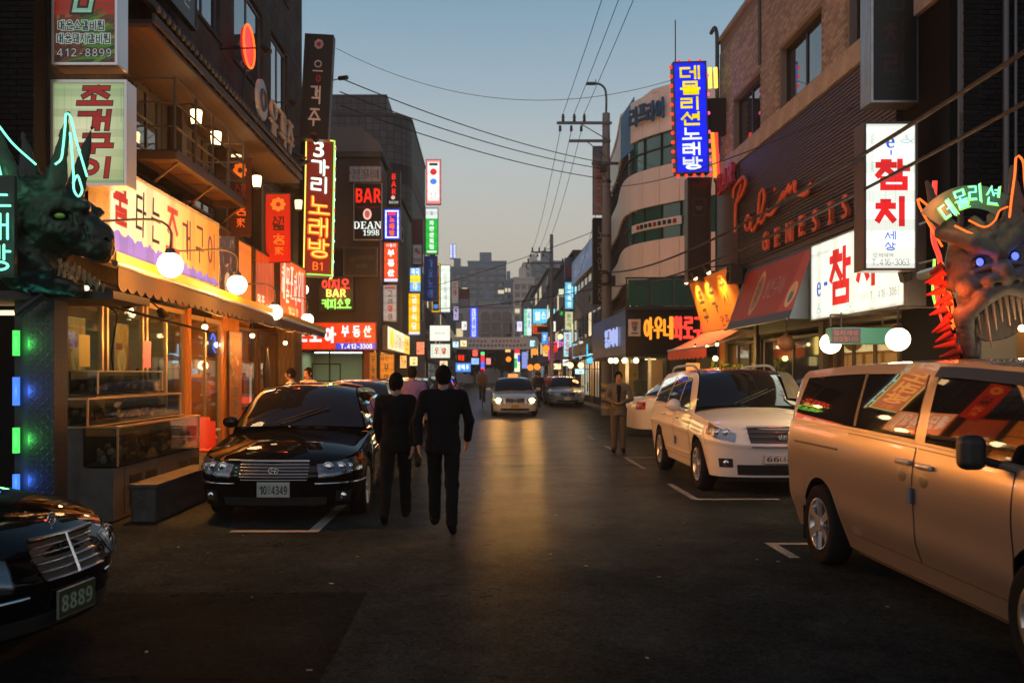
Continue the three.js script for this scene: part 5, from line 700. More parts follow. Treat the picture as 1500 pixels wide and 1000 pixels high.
S('vertical_sign', 'tall dark unlit sign with dull red letters above the white tuna sign', [1268, -110, 1338, 156], 12.3, (g, W, H) => { fill(g, '#060a0b'); write(g, '참', W * .2, H * .28, W * .6, H * .22, { color: '#1d2a1a', lw: .1 }); write(g, '치리', W * .2, H * .54, W * .62, H * .34, { dir: 'v', color: '#331410', lw: .15 }); fish(g, W * .5, H * .92, W * .3, '#1c2a30'); }, { unlit: true, t: .34, body: M.steel });
{ const o = thing('direction_box', 'small teal sign box with reddish lettering under the wide tuna sign', 'sign', at(1263, 492, 13.0), 0); part(o, 'housing', rbox(.98, .24, .2, .02), mat(.05, .28, .32, .5)); const tex = canvasTex(160, 90, (g, W, H) => { fill(g, '#3b4a68'); write(g, '참치세상', W * .06, H * .12, W * .88, H * .34, { color: '#a04a5a' }); write(g, '영업합니다', W * .06, H * .56, W * .88, H * .3, { color: '#a04a5a' }); }); part(o, 'face', new THREE.PlaneGeometry(.42, .22).translate(-.27, 0, .104), new THREE.MeshStandardMaterial({ map: tex, roughness: .5 })); part(o, 'hanger', [rod([-.3, .12, 0], [-.3, .34, 0], .012), rod([.3, .12, 0], [.3, .34, 0], .012)], M.dark); }
[[1217, 503, 15, 'lit globe lamp by the teal sign box, farther of two'], [1316, 497, 17, 'lit globe lamp near the demon head, larger of two']].forEach(([px, py, r, label], i) => { const d = .3 * F / (2 * r), p = at(px, py, d), o = thing('globe_lamp', label, 'lamp', p, 0, 'globe lamps under the tuna sign'); part(o, 'globe', sph(.15, 0, 0, 0, 1, 1, 1, 28), M.globe); part(o, 'stem', [cyl(.05, .07, .05, 0, .165, 0, 12), rod([0, .18, 0], [0, .42, 0], .014), rod([0, .42, 0], [.6 - i * .1, .42, 0], .014)], M.dark); point(o, 0, 0, 0, [1, .62, .24], 11, 7.5); });
{ const o = thing('paper_lantern', 'unlit round brown lantern under the maroon signboard', 'lantern', at(1152, 502, 16.2)); part(o, 'globe', lathe(Array.from({ length: 25 }, (_, i) => { const a = -PI / 2 + i / 24 * PI; return [Math.cos(a) * .15 * (1 + .03 * Math.cos(i * 3)), Math.sin(a) * .15]; }), 24), M.ceramic); part(o, 'ring', [cyl(.05, .05, .03, 0, .15, 0, 12), rod([0, .16, 0], [0, .38, 0], .01)], M.dark); }
{ // red canvas awning
  const o = thing('red_awning', 'red canvas awning below the orange signboard', 'awning'), cl = phys(.5, .07, .03, .85, { side: THREE.DoubleSide, transmission: .15 });
  part(o, 'canvas', sheet((u, v) => { const d = lerp(20.0, 24.2, u); return [lerp(5.95, 5.0, v), lerp(2.78, 2.28, v) - .03 * Math.sin(v * PI), -d]; }, 10, 6), cl); part(o, 'valance', sheet((u, v) => [5.0 - .004, lerp(2.28, 2.03, v) + (v > .9 ? .02 * Math.sin(u * 60) : 0), -lerp(20, 24.2, u)], 60, 3), cl); part(o, 'front_bar', [rod([5, 2.28, -20], [5, 2.28, -24.2], .025), rod([5.02, 2.27, -20.05], [5.9, 2.55, -20.05], .02), rod([5.02, 2.27, -24.1], [5.9, 2.55, -24.1], .02)], M.alu);
}
[[1018, 508, 24], [1064, 505, 22]].forEach(([a, b, d], i) => { const o = thing('awning_bulb', i ? 'small bulb at the near end of the red awning' : 'small bulb at the far end of the red awning', 'lamp', [5.1, 2.3, -d + 2.5]); part(o, 'bulb', sph(.04), M.warmBulb); part(o, 'socket', cyl(.02, .025, .06, 0, .06, 0, 8), M.dark); point(o, 0, 0, 0, [1, .6, .25], 1.2, 1.5); });
{ const o = thing('grill_lettering', 'glowing orange and red restaurant letters on the black fascia of the curved building', 'sign', at(943, 466, 29.18)); const u = 29.18 / F; letters(o, '아우네', 0, 0, 43 * u, 30 * u, M.nAmber, { r: .045, gap: .22, dy: .01 }); letters(o, '화로구이', 43 * u, .02, 60 * u, 31 * u, M.nRed, { r: .05, gap: .18, dy: -.01 }); areaLight(o, 2.2, .6, 1.15, -.35, .2, [1, .15, .05], 1); }
{ const o = thing('emblem_plate', 'small white plate with an orange and blue emblem at the head of the grill letters', 'sign', at(929.5, 480, 29.15)); part(o, 'plate', rbox(.4, .56, .06, .01), mat(.6, .58, .52, .5)); part(o, 'emblem', [box(.2, .12, .02, 0, .14, .04)], M.orangeWall); part(o, 'emblem_body', [cyl(.09, .05, .16, 0, -.02, .03, 12)], mat(.1, .2, .4, .5)); part(o, 'emblem_base', box(.22, .04, .02, 0, -.18, .04), M.dark); }
{ const o = thing('blue_lettering', 'blue white glowing letters on the street side of the curved building', 'sign', [4.62, 3.35, -36.4], -PI / 2); letters(o, '봉구비어', 2.6, -.1, 3.2, .6, glow(.45, .55, 1, .9), { r: .035, z: .02, gap: .25 }); areaLight(o, 3, .4, 4.2, -.4, .2, [.3, .4, 1], .15); }
{ const o = thing('roof_lettering', 'dark blue raised letters along the top of the curved building', 'sign', [5.22, 10.95, -31.62], -1.0); letters(o, '리프라이', .05, 0, 1.75, .62, mat(.03, .10, .22, .5), { r: .06, z: .12, gap: .2 }); part(o, 'side_board', poly([[0, 0], [.5, .35], [.5, 2.2], [0, 1.5]], .06).rotateY(.5).translate(-.62, -1.6, -.1), mat(.08, .22, .42, .5)); }
// --- right, far
S('pole_banner', 'pale cloth sign with red letters hung beside the utility pole', [868, 214, 888, 315], 36.6, (g, W, H) => { fill(g, '#8e8684'); fill(g, '#6a7488', 0, 0, W, H * .18); write(g, '화로구이', W * .2, H * .26, W * .6, H * .6, { dir: 'v', color: '#9a3a30', lw: .17 }); disc(g, '#b05028', W * .5, H * .92, W * .14); }, { unlit: true, t: .06 });
S('vertical_sign', 'tall black sign with grey vertical letters behind the utility pole', [868, 320, 890, 446], 41, (g, W, H) => { fill(g, '#0d1012'); write(g, '노래연습장', W * .24, H * .08, W * .54, H * .9, { dir: 'v', color: '#7f8488', lw: .15 }); }, { unlit: true, t: .4, body: M.black });
SX('roof_board', 'long blue board along the roof edge beyond the curved building', 5.8, 44.6, 57.6, 7.3, 8.8, (g, W, H) => { fill(g, '#2a5a94'); write(g, '공인중개사', W * .1, H * .25, W * .8, H * .5, { color: '#86a4c8', lw: .12 }); }, { e: .4, t: .2 });
S('vertical_sign', 'dark blue and red sign topmost of the cyan stack', [827, 378, 840, 412], 60, (g, W, H) => { fill(g, '#16243a'); fill(g, '#4a1014', W * .2, H * .35, W * .6, H * .5); }, { e: .5, t: .5 });
S('vertical_sign', 'cyan and white lit sign in the middle of the cyan stack', [827, 413, 841, 453], 60, (g, W, H) => { fill(g, '#5cc4e8'); write(g, '영어학원', W * .25, H * .05, W * .5, H * .9, { dir: 'v', color: '#e8fbff', lw: .24 }); }, { e: 1.2, L: .8, Lc: [.5, .9, 1] });
S('vertical_sign', 'cream lit sign with green letters in the cyan stack', [827, 456, 840, 484], 60, (g, W, H) => { fill(g, '#d8dcae'); write(g, '한식', W * .2, H * .08, W * .6, H * .84, { dir: 'v', color: '#8a9a5a', lw: .2 }); }, { e: .9 });
S('vertical_sign', 'pale cyan lit sign with pink letters, lowest of the cyan stack', [825, 486, 838, 523], 60, (g, W, H) => { fill(g, '#a8e4f0'); write(g, '횟집회', W * .2, H * .05, W * .6, H * .9, { dir: 'v', color: '#c06a70', lw: .2 }); }, { e: 1.2 });
S('light_box', 'pale blue lit box left of the bright cyan one', [838, 503, 848, 526], 56, (g, W, H) => { fill(g, '#9ad4ea'); }, { e: 1 });
S('light_box', 'white lit box between the pale blue and the bright cyan ones', [848, 499, 858, 526], 53, (g, W, H) => { fill(g, '#d6ece0'); write(g, '커피', W * .2, H * .1, W * .6, H * .8, { dir: 'v', color: '#8ab0a0', lw: .2 }); }, { e: 1.1 });
S('light_box', 'bright cyan lit box hanging low behind the utility pole', [858, 503, 874, 533], 48, (g, W, H) => { fill(g, '#52c8ee'); write(g, '약', W * .2, H * .2, W * .6, H * .5, { color: '#e4fbff', lw: .22 }); }, { e: 1.5, L: 1.2, Lc: [.4, .85, 1] });
S('vertical_sign', 'green and white lit sign far beyond the banner', [767, 452, 779, 492], 88, (g, W, H) => { fill(g, '#7fd8b0'); fill(g, '#e0f4f0', W * .4, 0, W * .6, H); write(g, '치과', W * .45, H * .1, W * .4, H * .6, { dir: 'v', color: '#3a90b0', lw: .2 }); }, { e: 1.2 });
S('light_box', 'wide cyan lit box high beyond the banner', [780, 452, 806, 474], 88, (g, W, H) => { fill(g, '#5cc8ea'); write(g, '헬스', W * .1, H * .2, W * .7, H * .6, { color: '#f0ffff', lw: .24 }); }, { e: 1.35, L: .8, Lc: [.4, .9, 1] });
S('neon_sign', 'black box with an orange frame and a red end under the cyan box', [780, 476, 804, 489], 84, (g, W, H) => { fill(g, '#d86a1e'); fill(g, '#0c0808', 8, 8, W - 16, H - 16); fill(g, '#e02a1c', W * .08, H * .2, W * .2, H * .6); }, { e: 1.1 });
S('light_box', 'small blue lit box below the orange framed one', [793, 486, 803, 505], 78, (g, W, H) => { fill(g, '#4a9ae0'); write(g, '회', W * .15, H * .2, W * .7, H * .5, { color: '#e0f4ff', lw: .24 }); }, { e: 1.2 });
S('neon_sign', 'sign with a magenta neon frame and a red panel by the second pole', [803, 500, 828, 528], 72, (g, W, H) => { fill(g, '#ff2ad0'); fill(g, '#1c0818', 10, 10, W - 20, H - 20); fill(g, '#d02030', W * .28, H * .15, W * .28, H * .66); fill(g, '#e8d0e0', W * .62, H * .2, W * .18, H * .5); }, { e: 1.4, L: .8, Lc: [1, .2, .8] });
S('vertical_sign', 'multi coloured neon column standing beyond the banner', [753, 508, 762, 545], 96, (g, W, H) => { fill(g, '#f0f4d0'); fill(g, '#e02a3a', 0, 0, W, H * .25); fill(g, '#2ab06a', 0, H * .45, W * .5, H * .4); fill(g, '#4a4ad8', W * .6, H * .3, W * .4, H * .3); }, { e: 1.4 });
S('vertical_sign', 'pale violet lit column beside the multi coloured one', [764, 515, 773, 540], 98, (g, W, H) => { fill(g, '#8a9ce8'); }, { e: 1.1 });
S('light_box', 'small square white lit box high by the second pole', [818, 423, 826, 432], 66, (g, W, H) => { fill(g, '#e4ecc4'); }, { e: 1.1 });
S('light_box', 'small green lit number board by the second pole', [819, 455, 826, 463], 66, (g, W, H) => { fill(g, '#1a5a2a'); latin(g, '2', W * .5, H * .5, H * .7, '#5aff8a'); }, { e: 1.3 });
[[783, 515, 64], [800, 510, 64], [745, 526, 80], [787, 537, 66], [777, 538, 68], [821, 493, 56], [836, 535, 50], [851, 535, 48]].forEach(([px, py, d], i) => { const o = thing('street_globe', ['amber globe lamp, left of a far pair above the taxi', 'amber globe lamp, right of a far pair above the taxi', 'amber globe lamp left of the multi coloured column', 'low amber globe lamp right of the taxi roof', 'low amber globe lamp just above the taxi roof', 'amber globe lamp under the cream lit sign', 'pale globe lamp over the silver car, left of two', 'pale globe lamp over the silver car, right of two'][i], 'lamp', at(px, py, d), 0, 'globe lamps far down the street'); part(o, 'globe', sph(i < 5 ? .235 : .16, 0, 0, 0, 1, 1, 1, 14), glow(1, i < 5 ? .2 : .68, i < 5 ? .015 : .3, i < 5 ? 2 : 2.6)); part(o, 'hanger', rod([0, .2, 0], [0, .7, 0], .02), M.dark); point(o, 0, 0, 0, [1, .5, .18], 6, 12); });

// small lit panels crowding the far end of the street
[[663, 500, 672, 509, 74, [.6, .9, 1], 'pale cyan lit panel just under the left end of the banner'], [674, 498, 684, 508, 78, [1, .8, .4], 'cream lit panel hidden partly by the left end of the banner'], [692, 512, 700, 522, 84, [1, .12, .1], 'red lit panel under the banner beside the road'], [690, 524, 702, 534, 80, [.3, .5, 1], 'blue lit panel low beside the road beneath the red one'], [676, 470, 684, 484, 74, [.8, .8, .75], 'dull white panel between the blue neon sign and the white boxes'], [664, 448, 672, 470, 72, [.35, .3, .5], 'dim violet panel under the small white and red sign'], [712, 524, 719, 534, 110, [1, .3, .25], 'tiny red lit panel near the cyclist head'], [776, 498, 784, 508, 80, [.5, .9, 1], 'cyan lit panel at the right end of the banner'], [806, 470, 814, 486, 74, [.9, .95, .8], 'white lit panel right of the orange framed box'], [795, 512, 806, 522, 76, [1, .5, .15], 'orange lit panel between the two far amber globes'], [808, 532, 822, 541, 66, [1, .85, .5], 'warm lit panel low behind the silver car'], [824, 526, 834, 536, 58, [.9, 1, .9], 'white lit panel beside the pale globe over the silver car'], [842, 540, 856, 548, 50, [.5, .9, 1], 'cyan strip panel above the silver car roof'], [757, 470, 765, 486, 120, [.75, .7, .95], 'faint violet panel above the banner middle'], [740, 508, 748, 516, 104, [1, .6, .2], 'amber lit panel under the banner middle'], [644, 528, 656, 540, 56, [1, .7, .4], 'warm lit panel under the two white boxes'], [610, 500, 622, 520, 44, [1, .25, .12], 'red lit panel below the long yellow sign'], [600, 522, 612, 536, 42, [1, .75, .3], 'amber lit panel low below the red one'], [586, 520, 596, 540, 39, [1, .45, .12], 'orange lit panel beside the corner building orange board']].forEach(([a, b, c, e, d, col, label]) => {
  const q = rect(a, b, c, e, d), o = thing('lit_panel', label, 'sign', q.c); part(o, 'housing', rbox(q.w, q.h, .2, .02), M.black); part(o, 'face', box(q.w * .92, q.h * .9, .02, 0, 0, .105), glow(...col, 1.3, .3));
  part(o, 'marking', (() => { const r = rng(label.length * 7 + a); return Array.from({ length: 9 }, () => box(q.w * (.06 + r() * .16), q.h * (.03 + r() * .08), .01, q.w * (r() - .5) * .55, q.h * (r() - .5) * .6, .117 + r() * .004)); })(), i9(col)); });
function i9(c) { return mat(c[0] * .3, c[1] * .3, c[2] * .35, .5); }

// ---------- vehicles ----------
const paint = (r, g, b, o = {}) => phys(r, g, b, .38, { metalness: .25, clearcoat: 1, clearcoatRoughness: .03, ...o });
const lensM = phys(.9, .92, .95, .02, { transmission: 1, thickness: 0 });
const curve = (pts) => (z) => { // smooth curve through [z, y] points, z falling
  let i = 0; while (i < pts.length - 2 && z < pts[i + 1][0]) i++;
  const a = pts[i], b = pts[i + 1], t = clamp((z - a[0]) / (b[0] - a[0]), 0, 1), s = (j) => { const p = pts[Math.max(0, j - 1)], q = pts[Math.min(pts.length - 1, j + 1)]; return (q[1] - p[1]) / (q[0] - p[0]); }, m = b[0] - a[0], t2 = t * t, t3 = t2 * t;
  return (2 * t3 - 3 * t2 + 1) * a[1] + (t3 - 2 * t2 + t) * m * s(i) + (3 * t2 - 2 * t3) * b[1] + (t3 - t2) * m * s(i + 1);
};
function wheelSet(parent, x, z, R, wT, spokes, rimM) {
  const w = new THREE.Group(); w.name = 'wheel'; w.position.set(x, R, z); w.rotation.y = x > 0 ? 0 : PI; parent.add(w);
  const h = wT / 2, r = R * .66;
  part(w, 'tyre', lathe([[r, -h * .8], [R * .86, -h], [R * .97, -h * .8], [R, -h * .3], [R, h * .3], [R * .97, h * .8], [R * .86, h], [r, h * .8]], 36).rotateZ(-PI / 2), M.rubber);
  const sp = []; for (let i = 0; i < spokes; i++) { const a = i / spokes * 2 * PI; for (const da of [-.09, .09]) sp.push(bar([h * .62, Math.cos(a + da * 1.5) * .05, Math.sin(a + da * 1.5) * .05], [h * .74, Math.cos(a + da) * r * .96, Math.sin(a + da) * r * .96], .03, R * .11)); }
  part(w, 'rim', [lathe([[r * .84, h * .5], [r * .9, h * .82], [r, h * .9], [r, -h * .8], [r * .9, -h * .8]], 32).rotateZ(-PI / 2), cyl(.06, .07, .05, h * .66, 0, 0, 14, 0, -PI / 2), ...sp], rimM ?? M.alu);
  part(w, 'brake_disc', cyl(r * .8, r * .8, .03, -h * .1, 0, 0, 24, 0, PI / 2), M.steelDark);
}
function car(name, label, c, pos, ry, group) {
  const o = thing(name, label, c.category ?? 'car', pos, ry, group), { L, W, Df, Dr, nf = 2.7, nr = 3.2, R, body } = c, fz = L / 2 - Df, rz = -(L / 2 - Dr), far = c.far;
  const shY = curve(c.sh), dkY = curve(c.deck), Ra = R + .06;
  const Xat = (z) => z > fz ? W * Math.pow(Math.max(0, 1 - Math.pow(Math.min(1, (z - fz) / Df), nf)), 1 / nf) : z < rz ? W * Math.pow(Math.max(0, 1 - Math.pow(Math.min(1, (rz - z) / Dr), nr)), 1 / nr) : W;
  const plan = (k) => { // [x, z, nx, nz]
    if (k <= 1) { const a = k * PI / 2, s = Math.sin(a), q = Math.cos(a); return [W * Math.pow(Math.max(0, s), 2 / nf), fz + Df * Math.pow(Math.max(0, q), 2 / nf), Math.pow(s, .9), Math.pow(Math.max(0, q), .9)]; }
    if (k <= 2) return [W, lerp(fz, rz, k - 1), 1, 0];
    const a = (k - 2) * PI / 2, s = Math.sin(a), q = Math.max(0, Math.cos(a)); return [W * Math.pow(q, 2 / nr), rz - Dr * Math.pow(Math.max(0, s), 2 / nr), q, -s];
  };
  const inset = (y, z) => { const t = clamp((y - c.yb) / (shY(z) - c.yb), 0, 1.05); return (c.tuck ?? .06) * Math.pow(Math.max(0, 1 - t), 2.2) + (c.shoulder ?? .07) * Math.pow(Math.max(0, (t - .55) / .45), 2.2) + (c.lowCrease ? -c.lowCrease[1] * Math.exp(-(((t - c.lowCrease[0]) / .13) ** 2)) : 0) + (c.crease ? -.018 * Math.exp(-(((t - c.crease) / .07) ** 2)) : 0); };
  const P = (k, y, off = 0) => { const s = k < 0 ? -1 : 1, q = plan(Math.abs(k)), i = inset(y, q[1]) - off; return [s * (q[0] - i * q[2]), y, q[1] - i * q[3] * (c.nose ?? 1)]; };
  const yb = (z, x) => { let y = c.yb; if (x > W * .8) for (const zw of [c.zf, c.zr]) { const d = Math.abs(z - zw); if (d < Ra) y = Math.max(y, R + Math.sqrt(Ra * Ra - d * d)); } return y; };
  const ks = []; const nF = far ? 8 : 18, nS = far ? 36 : 90; for (let i = 0; i < nF; i++) ks.push(i / nF); for (let i = 0; i < nS; i++) ks.push(1 + i / nS); for (let i = 0; i <= nF; i++) ks.push(2 + i / nF);
  const nk = ks.length - 1, shell = (s) => sheet((u, v) => { const k = ks[Math.round(u * nk)], q = plan(k); return P(s * k, lerp(yb(q[1], q[0]), shY(q[1]), v)); }, nk, far ? 7 : 36);
  part(o, 'body', [shell(1), shell(-1), ...[1, -1].map((s) => sheet((u, v) => { const k = ks[Math.round(u * nk)], q = P(s * k, shY(plan(k)[1])), z = plan(k)[1]; return [q[0] * (1 - v), lerp(shY(z), dkY(z), 1 - Math.pow(1 - v, 2.4)) + .0001, q[2]]; }, nk, 10))], body);
  part(o, 'underbody', [bx(-W + .24, W - .24, .17, c.yb + .38, rz - .05, fz + .05), bx(-W + .17, W - .17, c.yb - .04, c.yb + .1, c.zr + Ra + .04, c.zf - Ra - .04)], M.black);
  for (const z of [c.zf, c.zr]) for (const s of [-1, 1]) wheelSet(o, s * (W - .115), z, R, c.wT ?? .215, c.spokes ?? 6, c.rim);
  // cabin
  const { A, B, C, D, Hr, Wr } = c, belt = (z) => shY(z) - .012, xb = (z) => Xat(z) - inset(shY(z), z) - .012, rY = curve(c.roof ?? [[B, Hr - .03], [(B + C) / 2, Hr], [C, Hr - .04]]);
  const h = (z) => z > B ? lerp(dkY(A), rY(B), Math.pow(Math.sin(clamp((A - z) / (A - B), 0, 1) * PI / 2), c.rakeF ?? .92)) : z < C ? lerp(dkY(D), rY(C), Math.pow(Math.sin(clamp((z - D) / (C - D), 0, 1) * PI / 2), c.rakeR ?? .85)) : rY(z);
  const xs = (z, y) => { const t = clamp((y - belt(z)) / (Hr - belt(z)), 0, 1); return xb(z) - (xb(z) - Wr) * Math.pow(t, 1.25); };
  const top = (z0, z1, n, m, off, fw = 1) => sheet((u, v) => { const z = lerp(z0, z1, v), y = h(z), X = xs(z, y) * fw, q = (u * 2 - 1); const hi = clamp((y - belt(z)) / .3, 0, 1); return [q * X, y + off + (c.crown ?? .05) * hi * (1 - Math.pow(Math.abs(q), 2.6)), z + (z0 >= B ? (1 - q * q) * .07 : 0)]; }, m, n);
  const side = (s) => sheet((u, v) => { const z = lerp(A, D, u), y = lerp(belt(z), h(z), v); return [s * xs(z, y), y, z]; }, far ? 30 : 70, far ? 5 : 10);
  part(o, 'roof', [top(B + .02, C - .02, 14, 16, 0), side(1), side(-1)], body);
  part(o, 'windshield', top(A, B, 14, 14, .004, .97), c.glass ?? M.tint); part(o, 'rear_window', top(C, D, 12, 12, .003, .95), c.glass ?? M.tint);
  const sideWin = (s, zb0, zt0, zb1, zt1, f0, f1) => sheet((u, v) => { const f = lerp(f0, f1, v), z = lerp(lerp(zb0, zt0, v), lerp(zb1, zt1, v), u), y = lerp(belt(z), h(z), f); return [s * (xs(z, y) + .006), y, z]; }, 16, 8);
  for (const s of [1, -1]) for (const w of c.windows) part(o, 'side_window', sideWin(s, ...w), c.sideGlass ?? c.glass ?? M.tint);
  const patch = (s, k0, k1, y0, y1, off, n = 10, m = 4, kb0 = k0, kb1 = k1) => sheet((u, v) => P(s * lerp(lerp(kb0, k0, v), lerp(kb1, k1, v), u), typeof y0 === 'function' ? lerp(y0(u), y1(u), v) : lerp(y0, y1, v), off), n, m);
  const kz = (z) => 1 + (fz - z) / (fz - rz);
  // doors with a dark gap round each
  if (!far) for (const s of [1, -1]) for (const [z0, z1, y0] of c.doors ?? []) {
    part(o, 'door_gap', sheet((u, v) => { const z = lerp(z0, z1, u), y = lerp(y0, shY(z) - .02, v); return [s * (W - inset(y, z) + .0015), y, z]; }, 16, 40), M.black);
    const d = part(o, 'door', sheet((u, v) => { const z = lerp(z0 - .007, z1 + .007, u), y = lerp(y0 + .007, shY(z) - .027, v); return [s * (W - inset(y, z) + .0048), y, z]; }, 16, 40), body);
    const hz = c.slider && z1 < c.slider ? z0 - .12 : z1 + .16, hy = shY(hz) - .13; part(d, 'handle', [rbox(.03, .035, .2, .012, s * (W - inset(hy, hz) + .022), hy, hz)], c.handle ?? body);
  }
  if (c.trim) for (const s of [1, -1]) part(o, 'side_moulding', sheet((u, v) => { const z = lerp(c.zf - Ra - .06, c.zr + Ra + .06, u), y = lerp(c.trim[0], c.trim[1], v); return [s * (W - inset(y, z) + .009 * Math.sin(v * PI) + .003), y, z]; }, 20, 5), c.trimM ?? body);
  for (const s of [1, -1]) part(o, 'mirror', [mv(c.mirrorBox ? new RoundedBoxGeometry(.15, .2, .12, 4, .05) : new THREE.SphereGeometry(.5, 14, 10).scale(.21, .15 * (c.mirrorH ?? 1), .13), s * (W + .10), belt(A - .5) + .10, A - (c.mirrorZ ?? .55)), rod([s * (W - .06), belt(A - .5) + .03, A - (c.mirrorZ ?? .55)], [s * (W + .05), belt(A - .5) + .06, A - (c.mirrorZ ?? .55)], .025)], c.mirrorM ?? body);
  // front
  const f = c.front;
  const gr = part(o, 'grille', patch(1, -f.gk, f.gk, f.g[0], f.g[1], .004, 20, 4, -f.gk * (f.gt ?? .9), f.gk * (f.gt ?? .9)), M.black);
  for (let i = 0; i <= f.bars; i++) { const y = lerp(f.g[0], f.g[1], i / f.bars), q = f.gk * lerp(f.gt ?? .9, 1, i / f.bars), e = i === f.bars; part(gr, 'grille_bar', sheet((u, v) => { const a = v * 2 * PI; return P((u * 2 - 1) * q, y + Math.cos(a) * (e ? .016 : .008), .012 + Math.sin(a) * .012); }, 20, 6), f.barM ?? M.barChrome); }
  if (f.split) part(gr, 'grille_post', rod(P(0, f.g[0], .02), P(0, f.g[1], .02), .01), M.chrome);
  if (f.badge) { const q = P(0, (f.g[0] + f.g[1]) / 2 + (f.badgeY ?? 0), .03); part(gr, 'badge', [mv(new THREE.TorusGeometry(.055, .008, 6, 24).scale(1, .55, 1), ...q), rod([q[0] - .025, q[1] - .018, q[2]], [q[0] - .012, q[1] + .02, q[2]], .007), rod([q[0] + .012, q[1] - .02, q[2]], [q[0] + .025, q[1] + .018, q[2]], .007), rod([q[0] - .02, q[1] - .002, q[2]], [q[0] + .02, q[1] + .004, q[2]], .006)], M.chrome); }
  for (const s of [1, -1]) {
    const hl = part(o, 'headlight', patch(s, f.hk[0], f.hk[1], (u) => lerp(f.h[0], f.h[2], u), (u) => lerp(f.h[1], f.h[3], u), .005, 12, 6), f.lensBack ?? M.headBack);
    for (const [k, r] of f.bulbs) { const y = (f.h[0] + f.h[1] + f.h[2] + f.h[3]) / 4, q = P(s * k, y, -.01), qq = P(s * k, y, .05); part(hl, 'lamp', [mv(new THREE.SphereGeometry(r, 14, 10).scale(1, 1, .5), ...q)], c.lampM ?? M.chrome); part(hl, 'lamp_ring', mv(new THREE.TorusGeometry(r, .008, 6, 18), q[0], q[1], q[2] + .012), M.chrome); void qq; }
    part(hl, 'lens', patch(s, f.hk[0], f.hk[1], (u) => lerp(f.h[0], f.h[2], u), (u) => lerp(f.h[1], f.h[3], u), .03, 12, 4), lensM);
    if (f.fog) { const q = P(s * f.fog[0], f.fog[1], .0); part(o, 'fog_lamp', [patch(s, f.fog[0] - .1, f.fog[0] + .12, f.fog[1] - .06, f.fog[1] + .06, .004, 8, 3)], M.black); part(o, 'fog_bulb', mv(new THREE.SphereGeometry(.045, 12, 8).scale(1, 1, .4), q[0], q[1], q[2] + .01), M.chrome); }
    part(o, 'tail_lamp', [patch(s, 2.3, 2.72, c.tail[0], c.tail[1], .006, 8, 4)], c.tailM ?? M.tailOff);
    if (f.wiper !== false && !far) part(o, 'wiper', rod([s * .05 - .25, dkY(A) + .05, A + .09], [s * .05 + .3, h(A - .18) + .05, A - .1], .008), M.black);
  }
  part(o, 'intake', patch(1, -f.ik, f.ik, f.i[0], f.i[1], .004, 16, 3), M.black);
  if (f.strip) for (const s of [1, -1]) part(o, 'bumper_strip', sheet((u, v) => { const a = v * 2 * PI; return P(s * lerp(f.strip[1], 1.0, u), f.strip[0] + Math.cos(a) * .012, .004 + Math.sin(a) * .012); }, 20, 5), M.chrome);
  { // number plates
    const pl = (z, y, turn) => { const tex = c.plate ? canvasTex(180, 84, c.plate) : null, g = part(o, 'number_plate', [rbox(c.pw ?? .34, c.ph ?? .16, .014, .004, 0, 0, 0)], M.alu); g.position.set(0, y, z); g.rotation.y = turn; if (tex) part(g, 'plate_face', new THREE.PlaneGeometry((c.pw ?? .34) - .015, (c.ph ?? .16) - .015).translate(0, 0, .0085), new THREE.MeshStandardMaterial({ map: tex, roughness: .4 })); };
    pl(P(0, c.plateY, .022)[2], c.plateY, 0); pl(-L / 2 + .02, .75, PI);
  }
  o.userData.make = undefined; return Object.assign(o, { sideX: (y, z) => W - inset(y, z), P, shY, dkY, h, xs, belt, patch });
}
M.barChrome = mat(.34, .34, .35, .16, { metalness: 1 }); M.headBack = mat(.22, .23, .25, .2, { metalness: .8 }); M.tailOff = phys(.25, .01, .01, .1, { clearcoat: 1 }); M.tailOn = glow(1, .06, .03, 1.6); M.lampOn = glow(1, .74, .34, 5);
const plateTex = (s, bg, fg) => (g, W, H) => { fill(g, bg); write(g, s, W * .05, H * .2, W * .9, H * .62, { color: fg, lw: .15, gap: .12 }); };
const sedan = { L: 4.9, W: .925, Df: .62, Dr: .5, yb: .2, R: .335, zf: 1.5, zr: -1.3, A: 1.02, B: .28, C: -1.0, D: -1.72, Hr: 1.49, Wr: .60, spokes: 10, crease: .72, trim: [.42, .49],
  sh: [[2.45, .66], [2.2, .74], [1.6, .83], [.9, .92], [-.5, .96], [-1.8, .99], [-2.2, .98], [-2.45, .93]], deck: [[2.45, .70], [2.2, .79], [1.6, .91], [.9, 1.0], [-1.7, 1.06], [-2.2, 1.04], [-2.45, .98]],
  doors: [[.98, -.12, .3], [-.14, -1.1, .32]], windows: [[.72, .14, -.08, -.10, .07, .88], [-.16, -.16, -.86, -.80, .07, .88], [-.90, -.84, -1.36, -1.12, .09, .84]],
  front: { gk: .21, g: [.50, .70], bars: 6, gt: .85, badge: true, hk: [.27, .80], h: [.51, .665, .60, .74], bulbs: [[.38, .055], [.52, .05], [.64, .035]], fog: [.55, .31], ik: .36, i: [.22, .31], strip: [.455, .24] }, tail: [.72, .92], plateY: .395, pw: .36, ph: .165 };
{
  const o = car('black_sedan', 'shiny black sedan parked facing the viewer beside the fish tanks, plate ending 4349', { ...sedan, body: paint(.0015, .0016, .002, { metalness: 0, specularIntensity: 0, roughness: .9, clearcoat: .7, clearcoatRoughness: .02 }), plate: plateTex('10오4349', '#98a098', '#10161a') }, [-2.28, 0, -12.15], 0);
  part(o, 'dashboard_card', box(.16, .01, .12, .42, 1.06, .62, .1), M.offwhite);
}
